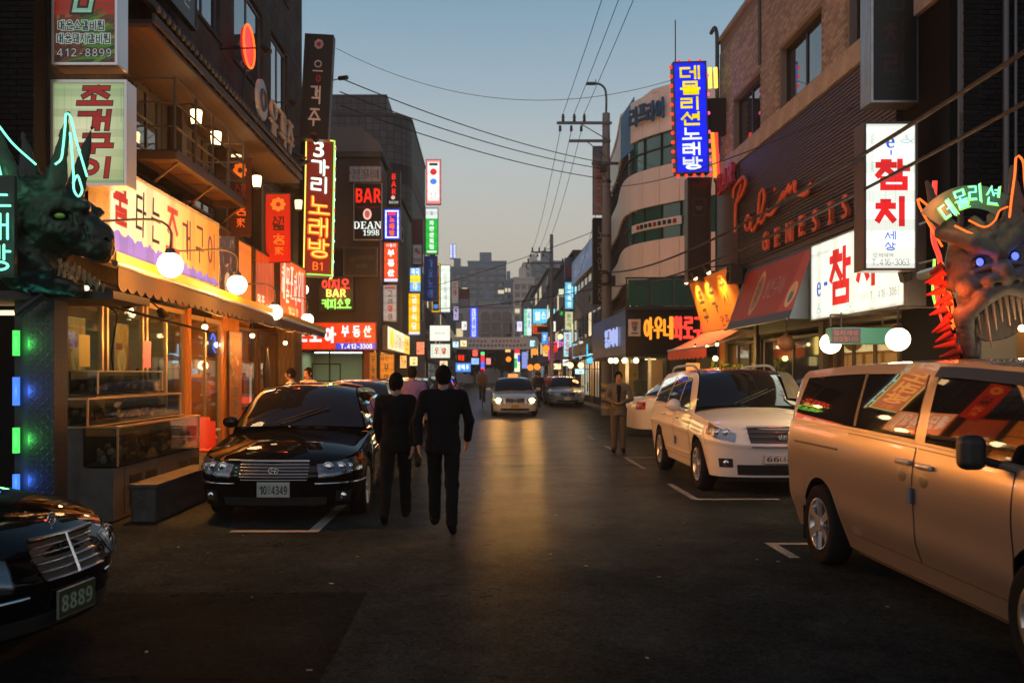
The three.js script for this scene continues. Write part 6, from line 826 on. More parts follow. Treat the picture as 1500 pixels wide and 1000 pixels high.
car('black_luxury_sedan', 'black luxury sedan nosing in from the side street at the frame corner', { ...sedan, L: 5.0, W: .93, Df: .75, nf: 2.3, body: paint(.0015, .0016, .002, { metalness: 0, specularIntensity: 0, roughness: .9, clearcoat: .7, clearcoatRoughness: .02 }), sh: [[2.5, .60], [2.2, .72], [1.6, .83], [.9, .92], [-.5, .96], [-2.5, .93]], deck: [[2.5, .66], [2.2, .80], [1.6, .92], [.9, 1.0], [-1.7, 1.05], [-2.5, .95]], plate: plateTex('8889', '#12301f', '#7d9484'), front: { ...sedan.front, gk: .19, g: [.50, .72], bars: 5, split: true, badge: false, gt: .8, hk: [.3, .82], h: [.47, .64, .55, .72], strip: [.42, .22] }, plateY: .34 }, [-4.86, 0, -5.62], 1.42);
{ // star ornament on its bonnet
  const o = scene.children.find((q) => q.name === 'black_luxury_sedan'); part(o, 'bonnet_ornament', [mv(new THREE.TorusGeometry(.036, .004, 6, 24), 0, .80, 2.34), rod([0, .74, 2.34], [0, .77, 2.34], .005), ...[0, 1, 2].map((i) => rod([0, .80, 2.34], [.036 * Math.sin(i * 2.094), .80 + .036 * Math.cos(i * 2.094), 2.34], .003))], M.chrome);
}
{ // white sport utility
  const c = { L: 4.66, W: .945, Df: .55, Dr: .42, nf: 2.9, yb: .27, R: .365, wT: .23, zf: 1.42, zr: -1.28, A: 1.0, B: .3, C: -1.75, D: -2.22, Hr: 1.70, Wr: .64, spokes: 5, crease: .68, tuck: .08, body: paint(.66, .62, .57, { metalness: .05 }), rakeR: .7, mirrorH: 1.3,
    sh: [[2.33, .90], [2.1, .98], [1.5, 1.04], [.8, 1.08], [-1, 1.12], [-2.33, 1.14]], deck: [[2.33, .95], [2.1, 1.03], [1.5, 1.12], [.8, 1.18], [-1.5, 1.2], [-2.33, 1.18]], doors: [[.95, -.1, .38], [-.12, -1.06, .38]],
    windows: [[.72, .2, -.06, -.08, .07, .87], [-.14, -.14, -.95, -.9, .07, .87], [-1.02, -.98, -1.95, -1.8, .1, .84]], front: { gk: .25, g: [.68, .94], bars: 4, badge: true, gt: .75, hk: [.36, .92], h: [.74, .86, .84, 1.0], bulbs: [[.5, .055], [.64, .05], [.78, .035]], fog: [.5, .46], ik: .35, i: [.3, .44] }, tail: [.85, 1.12], plateY: .52, pw: .5, ph: .12, trim: [.42, .50], plate: plateTex('66너40', '#b5aca4', '#1c1a1a') };
  const o = car('white_sport_utility', 'white sport utility parked ahead of the van, roof rails on top', c, [3.98, 0, -14.2], 0);
  for (const s of [1, -1]) part(o, 'roof_rail', tube([[s * .60, 1.69, .15], [s * .605, 1.77, -.05], [s * .61, 1.785, -.9], [s * .60, 1.75, -1.6], [s * .59, 1.68, -1.78]], .02, 8, false, true, 24), M.alu);
  part(o, 'windshield_reflection', sheet((u, v) => { const z = lerp(.93, .45, v); return [lerp(.52, .76 - v * .06, u), o.h(z) + .012 + .05 * (1 - Math.pow(lerp(.55, .9, u), 2.6)) * clamp((o.h(z) - 1.07) / .3, 0, 1), z + .06]; }, 5, 5), M.concrete);  // pale sheet laid over the glass to stand in for its reflection
  for (const z of [.1]) part(o, 'door_pad', rbox(.03, .12, .05, .008, -.955, .62, z), mat(.05, .09, .16, .7));
}
{ // champagne van
  const c = { category: 'van', L: 5.12, W: .96, Df: .5, Dr: .22, nf: 2.8, nr: 4, yb: .23, R: .345, wT: .22, zf: 1.5, zr: -1.64, A: 2.02, B: 1.02, C: -2.28, D: -2.55, Hr: 1.74, Wr: .76, spokes: 6, tuck: .13, shoulder: .05, lowCrease: [.30, .022], body: paint(.31, .25, .20, { metalness: .45, roughness: .3 }), mirrorBox: true, rakeR: .6, rakeF: 1.0, crown: .035, mirrorM: M.black, mirrorH: 1.6, mirrorZ: 1.0,
    roof: [[1.02, 1.69], [.3, 1.725], [-1.2, 1.725], [-2.28, 1.68]], sh: [[2.56, .92], [2.3, 1.0], [1.9, 1.08], [1, 1.14], [-1, 1.2], [-2.56, 1.22]], deck: [[2.56, .96], [2.3, 1.06], [1.9, 1.18], [1, 1.2], [-2.4, 1.24], [-2.56, 1.22]],
    doors: [[1.22, .10, .36], [.08, -1.05, .36]], slider: -.5, handle: M.alu, windows: [[1.58, .98, .16, .14, .06, .88], [.0, .0, -2.34, -2.22, .07, .86]], front: { gk: .26, g: [.74, .88], bars: 3, badge: true, hk: [.36, .9], h: [.7, .9, .82, 1.0], bulbs: [[.5, .06], [.68, .045]], fog: [.5, .45], ik: .4, i: [.3, .46] }, tail: [.85, 1.3], plateY: .56, trim: null };
  const o = car('champagne_van', 'champagne coloured van parked nearest the viewer at the kerb', c, [3.86, 0, -6.15], 0);
  for (const s of [1, -1]) { part(o, 'waist_line', sheet((u, v) => { const z = lerp(1.15, -2.3, u), y = o.shY(z) - .012 - v * .03; return [s * (o.xs(z, o.belt(z)) + .012 + v * .012), y, z]; }, 20, 2), M.alu); part(o, 'rain_visor', sheet((u, v) => { const z = lerp(1.5, .14, u), q = lerp(1.5 * .66, .14, u); const y = lerp(o.h(Math.min(z, 1.3)) * .985, o.h(Math.min(z, 1.3)) * .985 - .07, v); void q; return [s * (o.xs(z, y) + .012 + v * .025), y, z]; }, 14, 2), M.black); part(o, 'handle_cup', [[.94, .24], [.95, -.06]].map(([y, z]) => mv(new THREE.SphereGeometry(.5, 16, 10).scale(.02, .11, .15), s * o.sideX(y, z), y, z)), mat(.12, .09, .07, .4)); part(o, 'slide_rail', box(.012, .016, 1.0, s * o.sideX(1.03, -1.72), 1.03, -1.72), M.dark); part(o, 'door_pad', rbox(.025, .11, .06, .008, s * .967, .83, .085), mat(.05, .08, .14, .7)); part(o, 'window_post', sheet((u, v) => { const z = lerp(-.95, -1.0, u), y = lerp(o.belt(z) + .05, o.h(z) * .96, v); return [s * (o.xs(z, y) + .009), y, z]; }, 1, 8), M.black); part(o, 'mud_flap', box(.2, .3, .015, s * .82, .3, -2.05), M.rubber); }
  part(o, 'aerial', rod([.2, 1.77, .9], [.15, 1.98, .75], .006), M.black);
}
// cars farther off
const plainFront = { ...sedan.front, bars: 3, fog: null };
const taxi = car('taxi', 'pale taxi driving towards the viewer with its headlights on', { ...sedan, far: true, category: 'taxi', body: paint(.62, .61, .58), front: plainFront, lampM: M.lampOn, plate: plateTex('34바', '#c9a02a', '#1a1408') }, [1.25, 0, -37.5], 0);
{
  part(taxi, 'roof_lamp', [rbox(.42, .14, .16, .05, 0, 1.60, -.3)], glow(1, .32, .06, 1.3)); for (const s of [-1, 1]) { const q = taxi.P(s * .42, .62, .06); const l = new THREE.SpotLight(RGB(1, .45, .10), 24, 0, .26, .9); l.name = 'headlight_beam'; l.position.set(...q); l.target.position.set(q[0] * .95, -.2, q[2] + 16); l.shadow.radius = 3; taxi.add(l, l.target); part(taxi, 'headlight_bulb', mv(new THREE.SphereGeometry(.11, 12, 8), q[0], q[1], q[2] - .02), M.lampOn); }
  part(taxi, 'meter_lamp', mv(new THREE.SphereGeometry(.06, 10, 8).scale(1.6, 1, 1), -.15, 1.18, .62), M.nRed);
}
const cheap = (label, body, pos, ry, o = {}) => car('parked_car', label, { ...sedan, far: true, body, front: plainFront, ...o }, pos, ry, 'cars further down the street');
const p1 = cheap('silver car parked beyond the utility pole, facing the viewer', paint(.34, .36, .38), [4.36, 0, -48.5], 0);
const silver = p1; 
cheap('white sedan parked nose in towards the shops behind the white sport utility', paint(.6, .58, .56, { metalness: .05 }), [6.35 - .1, 0, -24.6], PI / 2 + .12, { L: 4.6, D: -1.6, zr: -1.25 });
cheap('white car parked close behind the black sedan', paint(.6, .56, .54, { metalness: .05 }), [-2.6, 0, -18.6], 0);
cheap('dark blue car third in the row behind the black sedan', paint(.02, .025, .05), [-2.62, 0, -24.4], 0);
cheap('silver grey car fourth in the row, behind the man in purple', paint(.3, .3, .31), [-2.5, 0, -31], PI, { tailM: M.tailOn });
cheap('dark car ahead of the walkers with red tail lamps lit', paint(.03, .03, .035), [-2.0, 0, -38], PI, { tailM: M.tailOn });
cheap('dark car farther up the same row, near the cyclist', paint(.02, .02, .022), [-2.2, 0, -47], PI, { tailM: M.tailOn });
cheap('small dark car at the far end of the row of parked cars', paint(.03, .03, .03), [-2.4, 0, -57], PI);
cheap('pale car behind the silver car at the right kerb', paint(.5, .48, .45), [4.5, 0, -55], 0);
for (const [x, d] of [[-.1, 49.6], [-2, 40.6], [-2.2, 49.6]]) { void x; void d; }

// ---------- utility poles and wires ----------
const strips = (n, y0, y1, r) => Array.from({ length: n }, (_, i) => { const a = i / n * 2 * PI; return i; });
function pole(label, x, d, h, r0, arms, lamp) {
  const o = thing('utility_pole', label, 'utility pole', [x, 0, -d]); part(o, 'shaft', cyl(r0 * .72, r0, h, 0, h / 2, 0, 20), M.pole);
  for (const [y, x0, x1, ins] of arms) {
    part(o, 'crossarm', [box(x1 - x0, .1, .1, (x0 + x1) / 2, y, .16)], M.steelDark); part(o, 'arm_brace', [rod([x0 * .55, y, .16], [0, y - .65, .15], .02)], M.steelDark);
    for (const q of ins) { const n = part(o, 'insulator', lathe([[0, -.16], [.05, -.16], [.07, -.1], [.04, -.06], [.075, 0], [.04, .04], [.06, .09], [.02, .15], [0, .15]], 12), M.dark); n.position.set(q, y + .22, .16); const m = part(o, 'insulator', cyl(.05, .06, .22, q - .12, y - .22, .16, 10), M.dark); void m; }
  }
  if (lamp) { part(o, 'lamp_arm', tube([[0, h, 0], [0, h + .7, 0], [-.06, h + 1.0, 0], [-.25, h + 1.17, 0], [-.45, h + 1.2, 0]], .045, 8, false, true, 24), M.steelDark); part(o, 'lamp_head', [rbox(.42, .1, .2, .04, -.6, h + 1.2, 0), cyl(.02, .02, .12, -.42, h + 1.3, 0, 6)], M.steelDark); }
  return o;
}
const P1 = pole('tall concrete utility pole with a lamp arm and yellow warning stripes', 4.95, 36, 12.15, .21, [[11.72, -2.0, .2, [-1.75, -1.3, -.9]], [11.0, -1.5, .15, []], [10.1, -.6, .9, []]], true);
{ const st = []; for (let i = 0; i < 5; i++) { const g = sheet((u, v) => { const a = (u - .5) * 2 * PI, y = .25 + i * .22 + v * .11 + Math.abs(u - .5) * .3; return [Math.sin(a) * .212, y, Math.cos(a) * .212]; }, 24, 1); part(P1, 'warning_stripe', g, i % 2 ? M.dark : mat(.5, .32, .03, .6)); } void st; part(P1, 'cable_box', [rbox(.3, .4, .25, .03, .2, 5.4, .1), rbox(.25, .3, .2, .03, -.15, 9.9, .2)], M.dark); part(P1, 'clamp', [5.3, 7.2, 9.4].map((y) => cyl(.2, .2, .08, 0, y, 0, 16)), M.steelDark); part(P1, 'riser_pipe', rod([.2, 0, .12], [.15, 9, .1], .035), M.steelDark); part(P1, 'cable_coil', [mv(new THREE.TorusGeometry(.28, .03, 6, 20), -.15, 5.5, .3), mv(new THREE.TorusGeometry(.24, .03, 6, 20), -.1, 5.45, .34)], M.cable); }
pole('slender utility pole with two crossarms far along the street', 4.96, 65, 11.8, .17, [[10.5, -1.5, .1, [-1.4, -.9, -.5]], [9.7, -1.9, .9, [-1.7, .8]]], false);
const sag = (a, b, s, n = 14) => { const p = []; for (let i = 0; i <= n; i++) { const t = i / n; p.push(V(lerp(a[0], b[0], t), lerp(a[1], b[1], t) - s * 4 * t * (1 - t), lerp(a[2], b[2], t))); } return p; };
function wire(label, a, b, s, r = .012, group) { const o = part(null, 'overhead_wire', tube(sag(a, b, s), r, 5, false, true, 40), M.cable); return tag(o, label, 'wire', group); }
[[3.2, 'left'], [3.65, 'middle'], [4.05, 'right']].forEach(([x, w]) => { wire(`${w} one of three thin wires running overhead towards the viewer from the pole crossarm`, [x, 12.1, -35.8], [x - .05, 12.0, 6], .45, .011, 'wires towards the viewer'); wire(`${w} one of three wires running from the near pole to the second pole`, [x - .12, 11.4, -35.9], [4.96 - 1.4 + (x - 3.2) * 1.1, 10.7, -64.9], .5, .012, 'wires between the two poles'); });
[[9.80, 10.15], [9.42, 9.9], [9.05, 9.5]].forEach(([a, b], i) => wire(['upper of three cables slung across the street from the black sign to the pole', 'middle of three cables slung across the street to the pole', 'lowest of three cables slung across the street to the pole'][i], [-3.95, a, -24.6], [4.8, b, -35.9], .25, .016, 'cables slung across the street'));
{ const o = thing('cable_clamp', 'dark cable insulator at the edge of the tall black sign', 'insulator', [-3.86, 9.8, -24.6], -.6); part(o, 'body', [cyl(.06, .06, .3, 0, 0, 0, 10, 0, PI / 2 - .1)], M.black); part(o, 'hook', rod([-.15, 0, 0], [-.7, .02, 0], .015), M.dark); }
wire('very thin wire high across the street from the black sign to the blue karaoke sign', [-3.96, 10.4, -24], [4.7, 8.9, -22], .9, .007);
wire('thin wire across the street below the housing tower tops', [-3, 6.3, -48], [4.96, 7.6, -36], .15, .014); wire('dark cable across the street at the height of the apartment windows', [-3, 5.3, -50], [4.95, 5.2, -36.2], .2, .02);
wire('thick upper service cable sweeping from the pole past the tuna signs', [4.95, 5.75, -36], [4.82, 4.55, -7], .55, .026); wire('lower service cable sweeping from the pole past the tuna signs', [5.0, 5.2, -36], [4.95, 4.15, -7.5], .5, .022);
wire('service cable from the pole to the dark unlit tuna sign', [4.95, 9.2, -36], [5.2, 5.4, -12.6], .3, .012); wire('loose white cable hanging beside the brown BAR sign', [5.62, 6.5, -22.0], [5.55, 3.9, -22.6], .05, .014);
{ const o = thing('mast', 'thin aerial mast above the blue karaoke sign', 'mast', [4.75, 9.3, -22.1]); part(o, 'rod', rod([0, 0, 0], [0, 1.1, 0], .014), M.dark); part(o, 'foot', cyl(.03, .04, .1, 0, .02, 0, 8), M.dark); }

// ---------- left kerbside: tanks, block, chairs ----------
M.cab = mat(.13, .128, .11, .6, { map: rep(T.grimeR, .8) }); M.murk = mat(.03, .035, .022, .35, { map: rep(T.grimeR, 3) });
function tank(label, x0, x1, y0, y1, d0, d1, seed, n) {
  const o = thing('fish_tank', label, 'fish tank', [0, 0, 0], 0, 'stepped fish tanks'); const t = .012, e = .02;
  part(o, 'glass_pane', bx(x1 - t, x1, y0, y1, -d0, -d1), M.pane); part(o, 'glass_pane', bx(x0, x1 - t, y0, y1, -d0, -d0 - t), M.pane); part(o, 'glass_pane', bx(x0, x1 - t, y0, y1, -d1 + t, -d1), M.pane);
  for (let i = 1; i < 4; i++) part(o, 'divider', bx(x0, x1 - t - .002, y0, y1 - .05, -lerp(d0, d1, i / 4) - .006, -lerp(d0, d1, i / 4) + .006), M.pane);
  part(o, 'back_wall', [bx(x0, x0 + .02, y0, y1, -d0 - t, -d1 + t), bx(x0 + .02, x1 - t, y0, y0 + .02, -d0 - t, -d1 + t)], M.murk);
  part(o, 'water', new THREE.PlaneGeometry(x1 - x0 - .05, d1 - d0 - .05).rotateX(-PI / 2).translate((x0 + x1) / 2, y1 - .09, -(d0 + d1) / 2), phys(.05, .06, .04, .04, { transmission: .7, thickness: 0 }));
  part(o, 'frame', [bx(x1 - .03, x1 + .02, y1, y1 + e, -d0 + .02, -d1 - .02), bx(x0, x1 - .03, y1, y1 + e, -d0 + .02, -d0 - .03), bx(x0, x1 - .03, y1, y1 + e, -d1 + .03, -d1 - .02), bx(x1 - .001, x1 + .014, y0, y1, -d0 + .012, -d0 - .02), bx(x1 - .001, x1 + .014, y0, y1, -d1 + .012, -d1 - .02)], M.goldFrame);
  const r = rng(seed), gs = [], gs2 = []; for (let i = 0; i < n; i++) { const s = .025 + r() * .03, g = sph(s, 0, 0, 0, 1, .45, .8, 8); mv(g, lerp(x0 + .06, x1 - .06, r()), y0 + .04 + r() * (y1 - y0) * .38, -lerp(d0 + .06, d1 - .06, r()), r() * 2, r() * 3, r() * 2); (r() < .5 ? gs : gs2).push(g); }
  const q = part(o, 'shellfish', gs, mat(.22, .15, .09, .5)), q2 = part(o, 'shellfish', gs2, mat(.09, .08, .06, .45)); q.userData.kind = q2.userData.kind = 'stuff'; return o;
}
tank('uppermost fish tank, set back against the restaurant window', -5.22, -4.86, 1.40, 1.68, 11.25, 13.5, 1, 60); tank('middle fish tank on the step of the cabinet', -4.84, -4.48, 1.06, 1.36, 10.1, 13.2, 2, 70); tank('lowest and largest fish tank, at the kerb', -4.46, -4.08, .62, 1.05, 9.95, 12.8, 3, 90);
{ const o = thing('tank_cabinet', 'beige stepped cabinet under the fish tanks with dark vents', 'cabinet'); part(o, 'carcass', [bx(-4.47, -4.1, .02, .6, -9.9, -12.9), bx(-4.85, -4.475, .02, 1.04, -10.05, -13.3), bx(-5.23, -4.855, .02, 1.38, -11.2, -13.6)], M.cab); for (const d of [10.35, 10.85, 12.05, 12.5]) part(o, 'vent', bx(-4.102, -4.094, .16, .48, -d, -d - .36), M.black); part(o, 'panel_seam', [10.2, 11.4, 12.5].map((d) => bx(-4.101, -4.096, .05, .58, -d, -d - .012)), M.dark); part(o, 'top_board', bx(-4.9, -4.44, 1.043, 1.058, -10.03, -13.32), M.goldFrame); }
{ const o = thing('air_hose', 'dark looping hoses and a clip lamp above the fish tanks', 'hose'); part(o, 'hose', tube([[-4.95, 2.6, -11.2], [-4.7, 2.45, -11.4], [-4.62, 2.2, -11.2], [-4.7, 1.9, -11.3], [-4.72, 1.7, -11.4]], .012, 6, false, true, 30), M.black); part(o, 'rail', rod([-4.65, 2.5, -11.0], [-4.5, 2.35, -14.6], .02), M.woodDark); }
[[185, 448, 12.4], [238, 462, 14.2]].forEach(([px, py, d], i) => { const p = at(px, py, d), o = thing('clip_lamp', i ? 'black clip lamp on the rail, farther one' : 'black clip lamp on the rail above the tanks, nearer one', 'lamp', p); part(o, 'hood', rod([-.06, .1, 0], [.05, -.06, 0], .05, .1, 12), M.black); part(o, 'arm', rod([-.05, .1, 0], [-.25, .28, 0], .012), M.black); if (!i) { part(o, 'bulb', sph(.045, .055, -.06, .02), M.warmBulb); point(o, .055, -.1, .02, [1, .6, .25], 1.5, 2); } });
{ const o = thing('concrete_block', 'long low concrete block on the road edge before the cabinet', 'block'); part(o, 'block', rbox(.28, .39, 2.15, .02, -3.77, .2, -10.98), M.concrete); part(o, 'top_slab', bx(-3.93, -3.61, .393, .43, -9.88, -12.1), M.concrete); }
function chair(label, x, d, ry) { const o = thing('plastic_chair', label, 'chair', [x, .06, -d], ry, 'red plastic chairs'); part(o, 'seat', rbox(.4, .035, .4, .015, 0, .44, 0), M.red); part(o, 'backrest', sheet((u, v) => [(u - .5) * .42, .46 + v * .4, -.19 - v * .07 + .05 * (1 - (2 * u - 1) ** 2) * -1], 10, 6), new THREE.MeshStandardMaterial({ color: RGB(.42, .03, .02), roughness: .4, side: THREE.DoubleSide })); for (const [a, b] of [[-1, -1], [1, -1], [-1, 1], [1, 1]]) part(o, 'leg', rod([a * .16, .43, b * .16], [a * .21, 0, b * .21], .022, .016), M.red); for (const s of [-1, 1]) part(o, 'armrest', tube([[s * .2, .44, .16], [s * .22, .62, .14], [s * .22, .63, -.18]], .016, 6), M.red); return o; }
chair('red plastic chair nearest the fish tanks, back to the road', -4.28, 13.55, .3); chair('red plastic chair behind the small table, facing it', -4.72, 14.9, .5);
{ const o = thing('folding_table', 'small table with dishes between the red chairs', 'table', [-4.55, .06, -14.15]); part(o, 'tabletop', rbox(.62, .03, .62, .01, 0, .7, 0), M.alu); for (const [a, b] of [[-1, -1], [1, -1], [-1, 1], [1, 1]]) part(o, 'leg', rod([a * .24, .69, b * .24], [a * .28, 0, b * .28], .014), M.steel); }
[[-.15, .1, .07, 'white bowl on the small table, nearer the road'], [.12, -.1, .05, 'small metal cup on the small table']].forEach(([x, z, r, l], i) => { const o = part(null, i ? 'cup' : 'bowl', lathe([[0, 0], [r * .6, 0], [r, r * (i ? 1.6 : .7)], [r * .92, r * (i ? 1.6 : .7)], [r * .5, .01], [0, .01]], 18), i ? M.steel : M.white); o.position.set(-4.55 + x, .777, -14.15 + z); tag(o, l, i ? 'cup' : 'bowl'); });
{ // menu poster on the orange pier
  const tex = canvasTex(200, 560, (g, W, H) => { fill(g, '#9a5c30'); blotch(g, W, H, ['#a8683a', '#8c5028', '#7d4622'], 40, 8, .1, .3); blotch(g, W, H * .5, ['#d8c8b0', '#6d7e78', '#3a4440', '#b8a890'], 26, 9, .08, .2); write(g, '조개구이', W * .2, H * .5, W * .5, H * .46, { dir: 'v', color: '#3f6a5e', lw: .2 }); });
  const o = thing('menu_poster', 'brown menu poster with teal brush letters on the restaurant pier', 'poster', [-5.26, 1.4, -18.95], PI / 2); part(o, 'sheet', box(.95, 2.3, .02, 0, 0, -.005), M.wood); part(o, 'print', new THREE.PlaneGeometry(.93, 2.28).translate(0, 0, .008), new THREE.MeshStandardMaterial({ map: tex, roughness: .6 }));
}
{ const o = thing('folded_parasol', 'dark folded parasol leaning by the restaurant pier', 'parasol', [-4.9, .06, -20.2]); part(o, 'canopy', lathe([[.02, 1.2], [.07, 1.3], [.09, 1.7], [.03, 2.15], [0, 2.2]], 10), M.black); part(o, 'pole', rod([0, 0, 0], [0, 1.25, 0], .02), M.dark); }
[['밥', 10.9, 'yellow window sticker in the near restaurant window'], ['맛', 13.1, 'pink window sticker by the golden door frame']].forEach(([c, d, l], i) => { const o = part(null, 'window_sticker', poly([[-.16, 0], [.16, 0], [.16, .42], [-.16, .42]], .004), mat(i ? .5 : .55, i ? .15 : .4, i ? .3 : .05, .6)); o.position.set(-5.27, 1.75, -d - .9); o.rotation.y = PI / 2; tag(o, l, 'sticker'); });
{ // window dressing: dried fish pictures
  const tex = canvasTex(220, 260, (g, W, H) => { fill(g, '#c9b070'); disc(g, '#f0e6bc', W * .5, H * .68, W * .34, H * .24); disc(g, '#d8b048', W * .3, H * .2, W * .1, H * .14); disc(g, '#d89048', W * .72, H * .2, W * .1, H * .14); fill(g, '#a0344a', W * .04, H * .36, W * .5, H * .12); for (let i = 0; i < 9; i++) { g.strokeStyle = '#b09a5a'; g.lineWidth = 3; g.beginPath(); g.moveTo(W * .5, H * .9); g.lineTo(W * (.2 + i * .075), H * .48); g.stroke(); } });
  [[11.9, 'food picture in the first restaurant window'], [13.4, 'food picture in the second restaurant window']].forEach(([d, l]) => { const o = thing('food_picture', l, 'poster', [-5.46, 2.0, -d - .1], PI / 2); part(o, 'print', new THREE.PlaneGeometry(.5, .8), new THREE.MeshStandardMaterial({ map: tex, roughness: .6 })); part(o, 'backing', box(.52, .82, .01, 0, 0, -.008), M.white); });
}
{ const o = thing('fan', 'round white wall fan inside the restaurant', 'fan', [-6.6, 2.2, -13.3], PI / 2 - .5); part(o, 'guard', [mv(new THREE.TorusGeometry(.24, .012, 6, 28)), mv(new THREE.TorusGeometry(.16, .006, 6, 24)), ...Array.from({ length: 10 }, (_, i) => rod([0, 0, .03], [.24 * Math.cos(i * .628), .24 * Math.sin(i * .628), 0], .004))], M.white); part(o, 'blade', [0, 1, 2].map((i) => box(.16, .08, .008, .1 * Math.cos(i * 2.1), .1 * Math.sin(i * 2.1), 0, 0, 0, i * 2.1)), M.offwhite); part(o, 'stand', [cyl(.06, .06, .12, 0, 0, -.08, 12, PI / 2), rod([0, -.05, -.1], [0, -2.1, -.1], .02)], M.white); }
{ const o = thing('drinks_fridge', 'red drinks fridge with a lit glass door inside the far window', 'fridge', [-6.0, .08, -21.6], PI / 2); part(o, 'cabinet', rbox(.7, 1.8, .6, .03, 0, .9, 0), M.red); part(o, 'door', box(.6, 1.3, .02, 0, .85, .31), glow(1, .7, .5, .7, .3)); part(o, 'sign', box(.6, .2, .02, 0, 1.65, .31), glow(1, .2, .12, .9)); }
{ const o = thing('neon_sign', 'small blue and white neon squiggle in the restaurant window', 'sign', [-5.5, 2.25, -18.25], PI / 2); part(o, 'neon_tube', tube([[-.2, .1, 0], [-.1, .22, 0], [.05, .12, 0], [-.05, -.05, 0], [.12, -.15, 0], [.2, .05, 0]], .018, 6, false, true, 30), M.nBlue); part(o, 'backing', box(.55, .5, .01, 0, 0, -.04), M.black); point(o, 0, 0, .12, [.5, .6, 1], 1, 3); }
// pillar with light tubes at the frame edge
{
  const o = thing('led_pillar', 'metal plate pillar with green and blue light tubes under the monster head', 'pillar', [-4.72, 0, -9.2]); const tt = canvasTex(256, 256, (g) => { fill(g, '#777'); for (let j = 0; j < 8; j++) for (let i = 0; i < 8; i++) { g.save(); g.translate(i * 32 + 16, j * 32 + 16); g.rotate((i + j) % 2 ? .8 : -.8); disc(g, '#fff', 0, 0, 13, 4); g.restore(); } }, false);
  const dm = mat(.05, .05, .055, .35, { metalness: .7, bumpMap: rep(tt, 2.2), bumpScale: .006 }); part(o, 'post', bx(.03, .30, 0, 2.42, -.3, 0), dm); part(o, 'header', bx(-1.6, .95, 2.42, 2.50, -.9, .1), M.black);
  part(o, 'tube_rail', bx(-.14, .0, 0, 2.4, -.12, -.06), M.black);
  for (const [y0, y1, m] of [[1.84, 2.10, glow(.1, 1, .15, 1.0)], [1.33, 1.62, glow(.06, .2, 1, 1.4)], [.84, 1.10, glow(.1, 1, .15, 1.0)], [.46, .62, glow(.06, .2, 1, 1.4)]]) { part(o, 'light_tube', cyl(.035, .035, y1 - y0, -.09, (y0 + y1) / 2, 0, 12), m); point(o, -.05, (y0 + y1) / 2, .12, m.emissive.toArray(), .35, 3); }
  for (const x of [.12, .42, .66]) { part(o, 'lamp', sph(.028, x, 2.53, .06, 1, 1, 1, 10), glow(.8, 1, .8, 2)); }
}
{ const o = thing('wall_lamp', 'warm strip lamp in the doorway at the frame edge', 'lamp', [-5.6, 2.35, -10.2]); part(o, 'tube', box(.5, .05, .05), M.warmTube); part(o, 'bracket', box(.56, .03, .09, 0, .045, 0), M.dark); areaLight(o, .5, .1, 0, -.04, 0, [1, .5, .15], 6, -PI / 2, 0); }
// right kerbside: plant, pots
{
  const o = thing('potted_plant', 'leafy yellow lit plant in a pot by the shop door', 'plant', [5.55, .11, -20.6]), r = rng(21); part(o, 'pot', lathe([[0, 0], [.16, 0], [.2, .36], [.22, .38], [.18, .38], [.16, .3], [0, .3]], 20), M.ceramic); part(o, 'stem', [rod([0, .3, 0], [.05, 1.4, 0], .02), rod([0, .3, 0], [-.15, 1.2, .1], .014), rod([.02, .7, 0], [.2, 1.3, -.1], .012)], M.wood);
  const lf = sheet((u, v) => [(u - .5) * .07 * Math.sin(v * PI), v * .17, .03 * Math.sin(v * 2) + Math.abs(u - .5) * .02], 2, 5), leaf = phys(.16, .20, .02, .6, { transmission: .35, side: THREE.DoubleSide }); for (let i = 0; i < 150; i++) { const l = part(o, 'leaf', lf, leaf), a = r() * 6.28, q = r() ** .6 * .38; l.position.set(Math.cos(a) * q, .75 + r() * 1.0, Math.sin(a) * q); l.rotation.set(r() * 2 - .3, r() * 6.28, r() * 2 - 1); l.scale.setScalar(.7 + r() * .8); }
  point(o, -.25, 1.9, .2, [1, .7, .1], 3, 3); part(o, 'lamp', sph(.06, -.25, 1.9, .2), M.warmBulb);
}
{ const o = thing('banner_stand', 'upright orange lit advertising board under the red awning', 'sign', [5.3, .11, -22.6]); part(o, 'board', rbox(.35, 1.75, .06, .02, 0, .95, 0), glow(1, .42, .08, .7, .4)); part(o, 'foot', box(.4, .08, .3, 0, .04, 0), M.dark); }
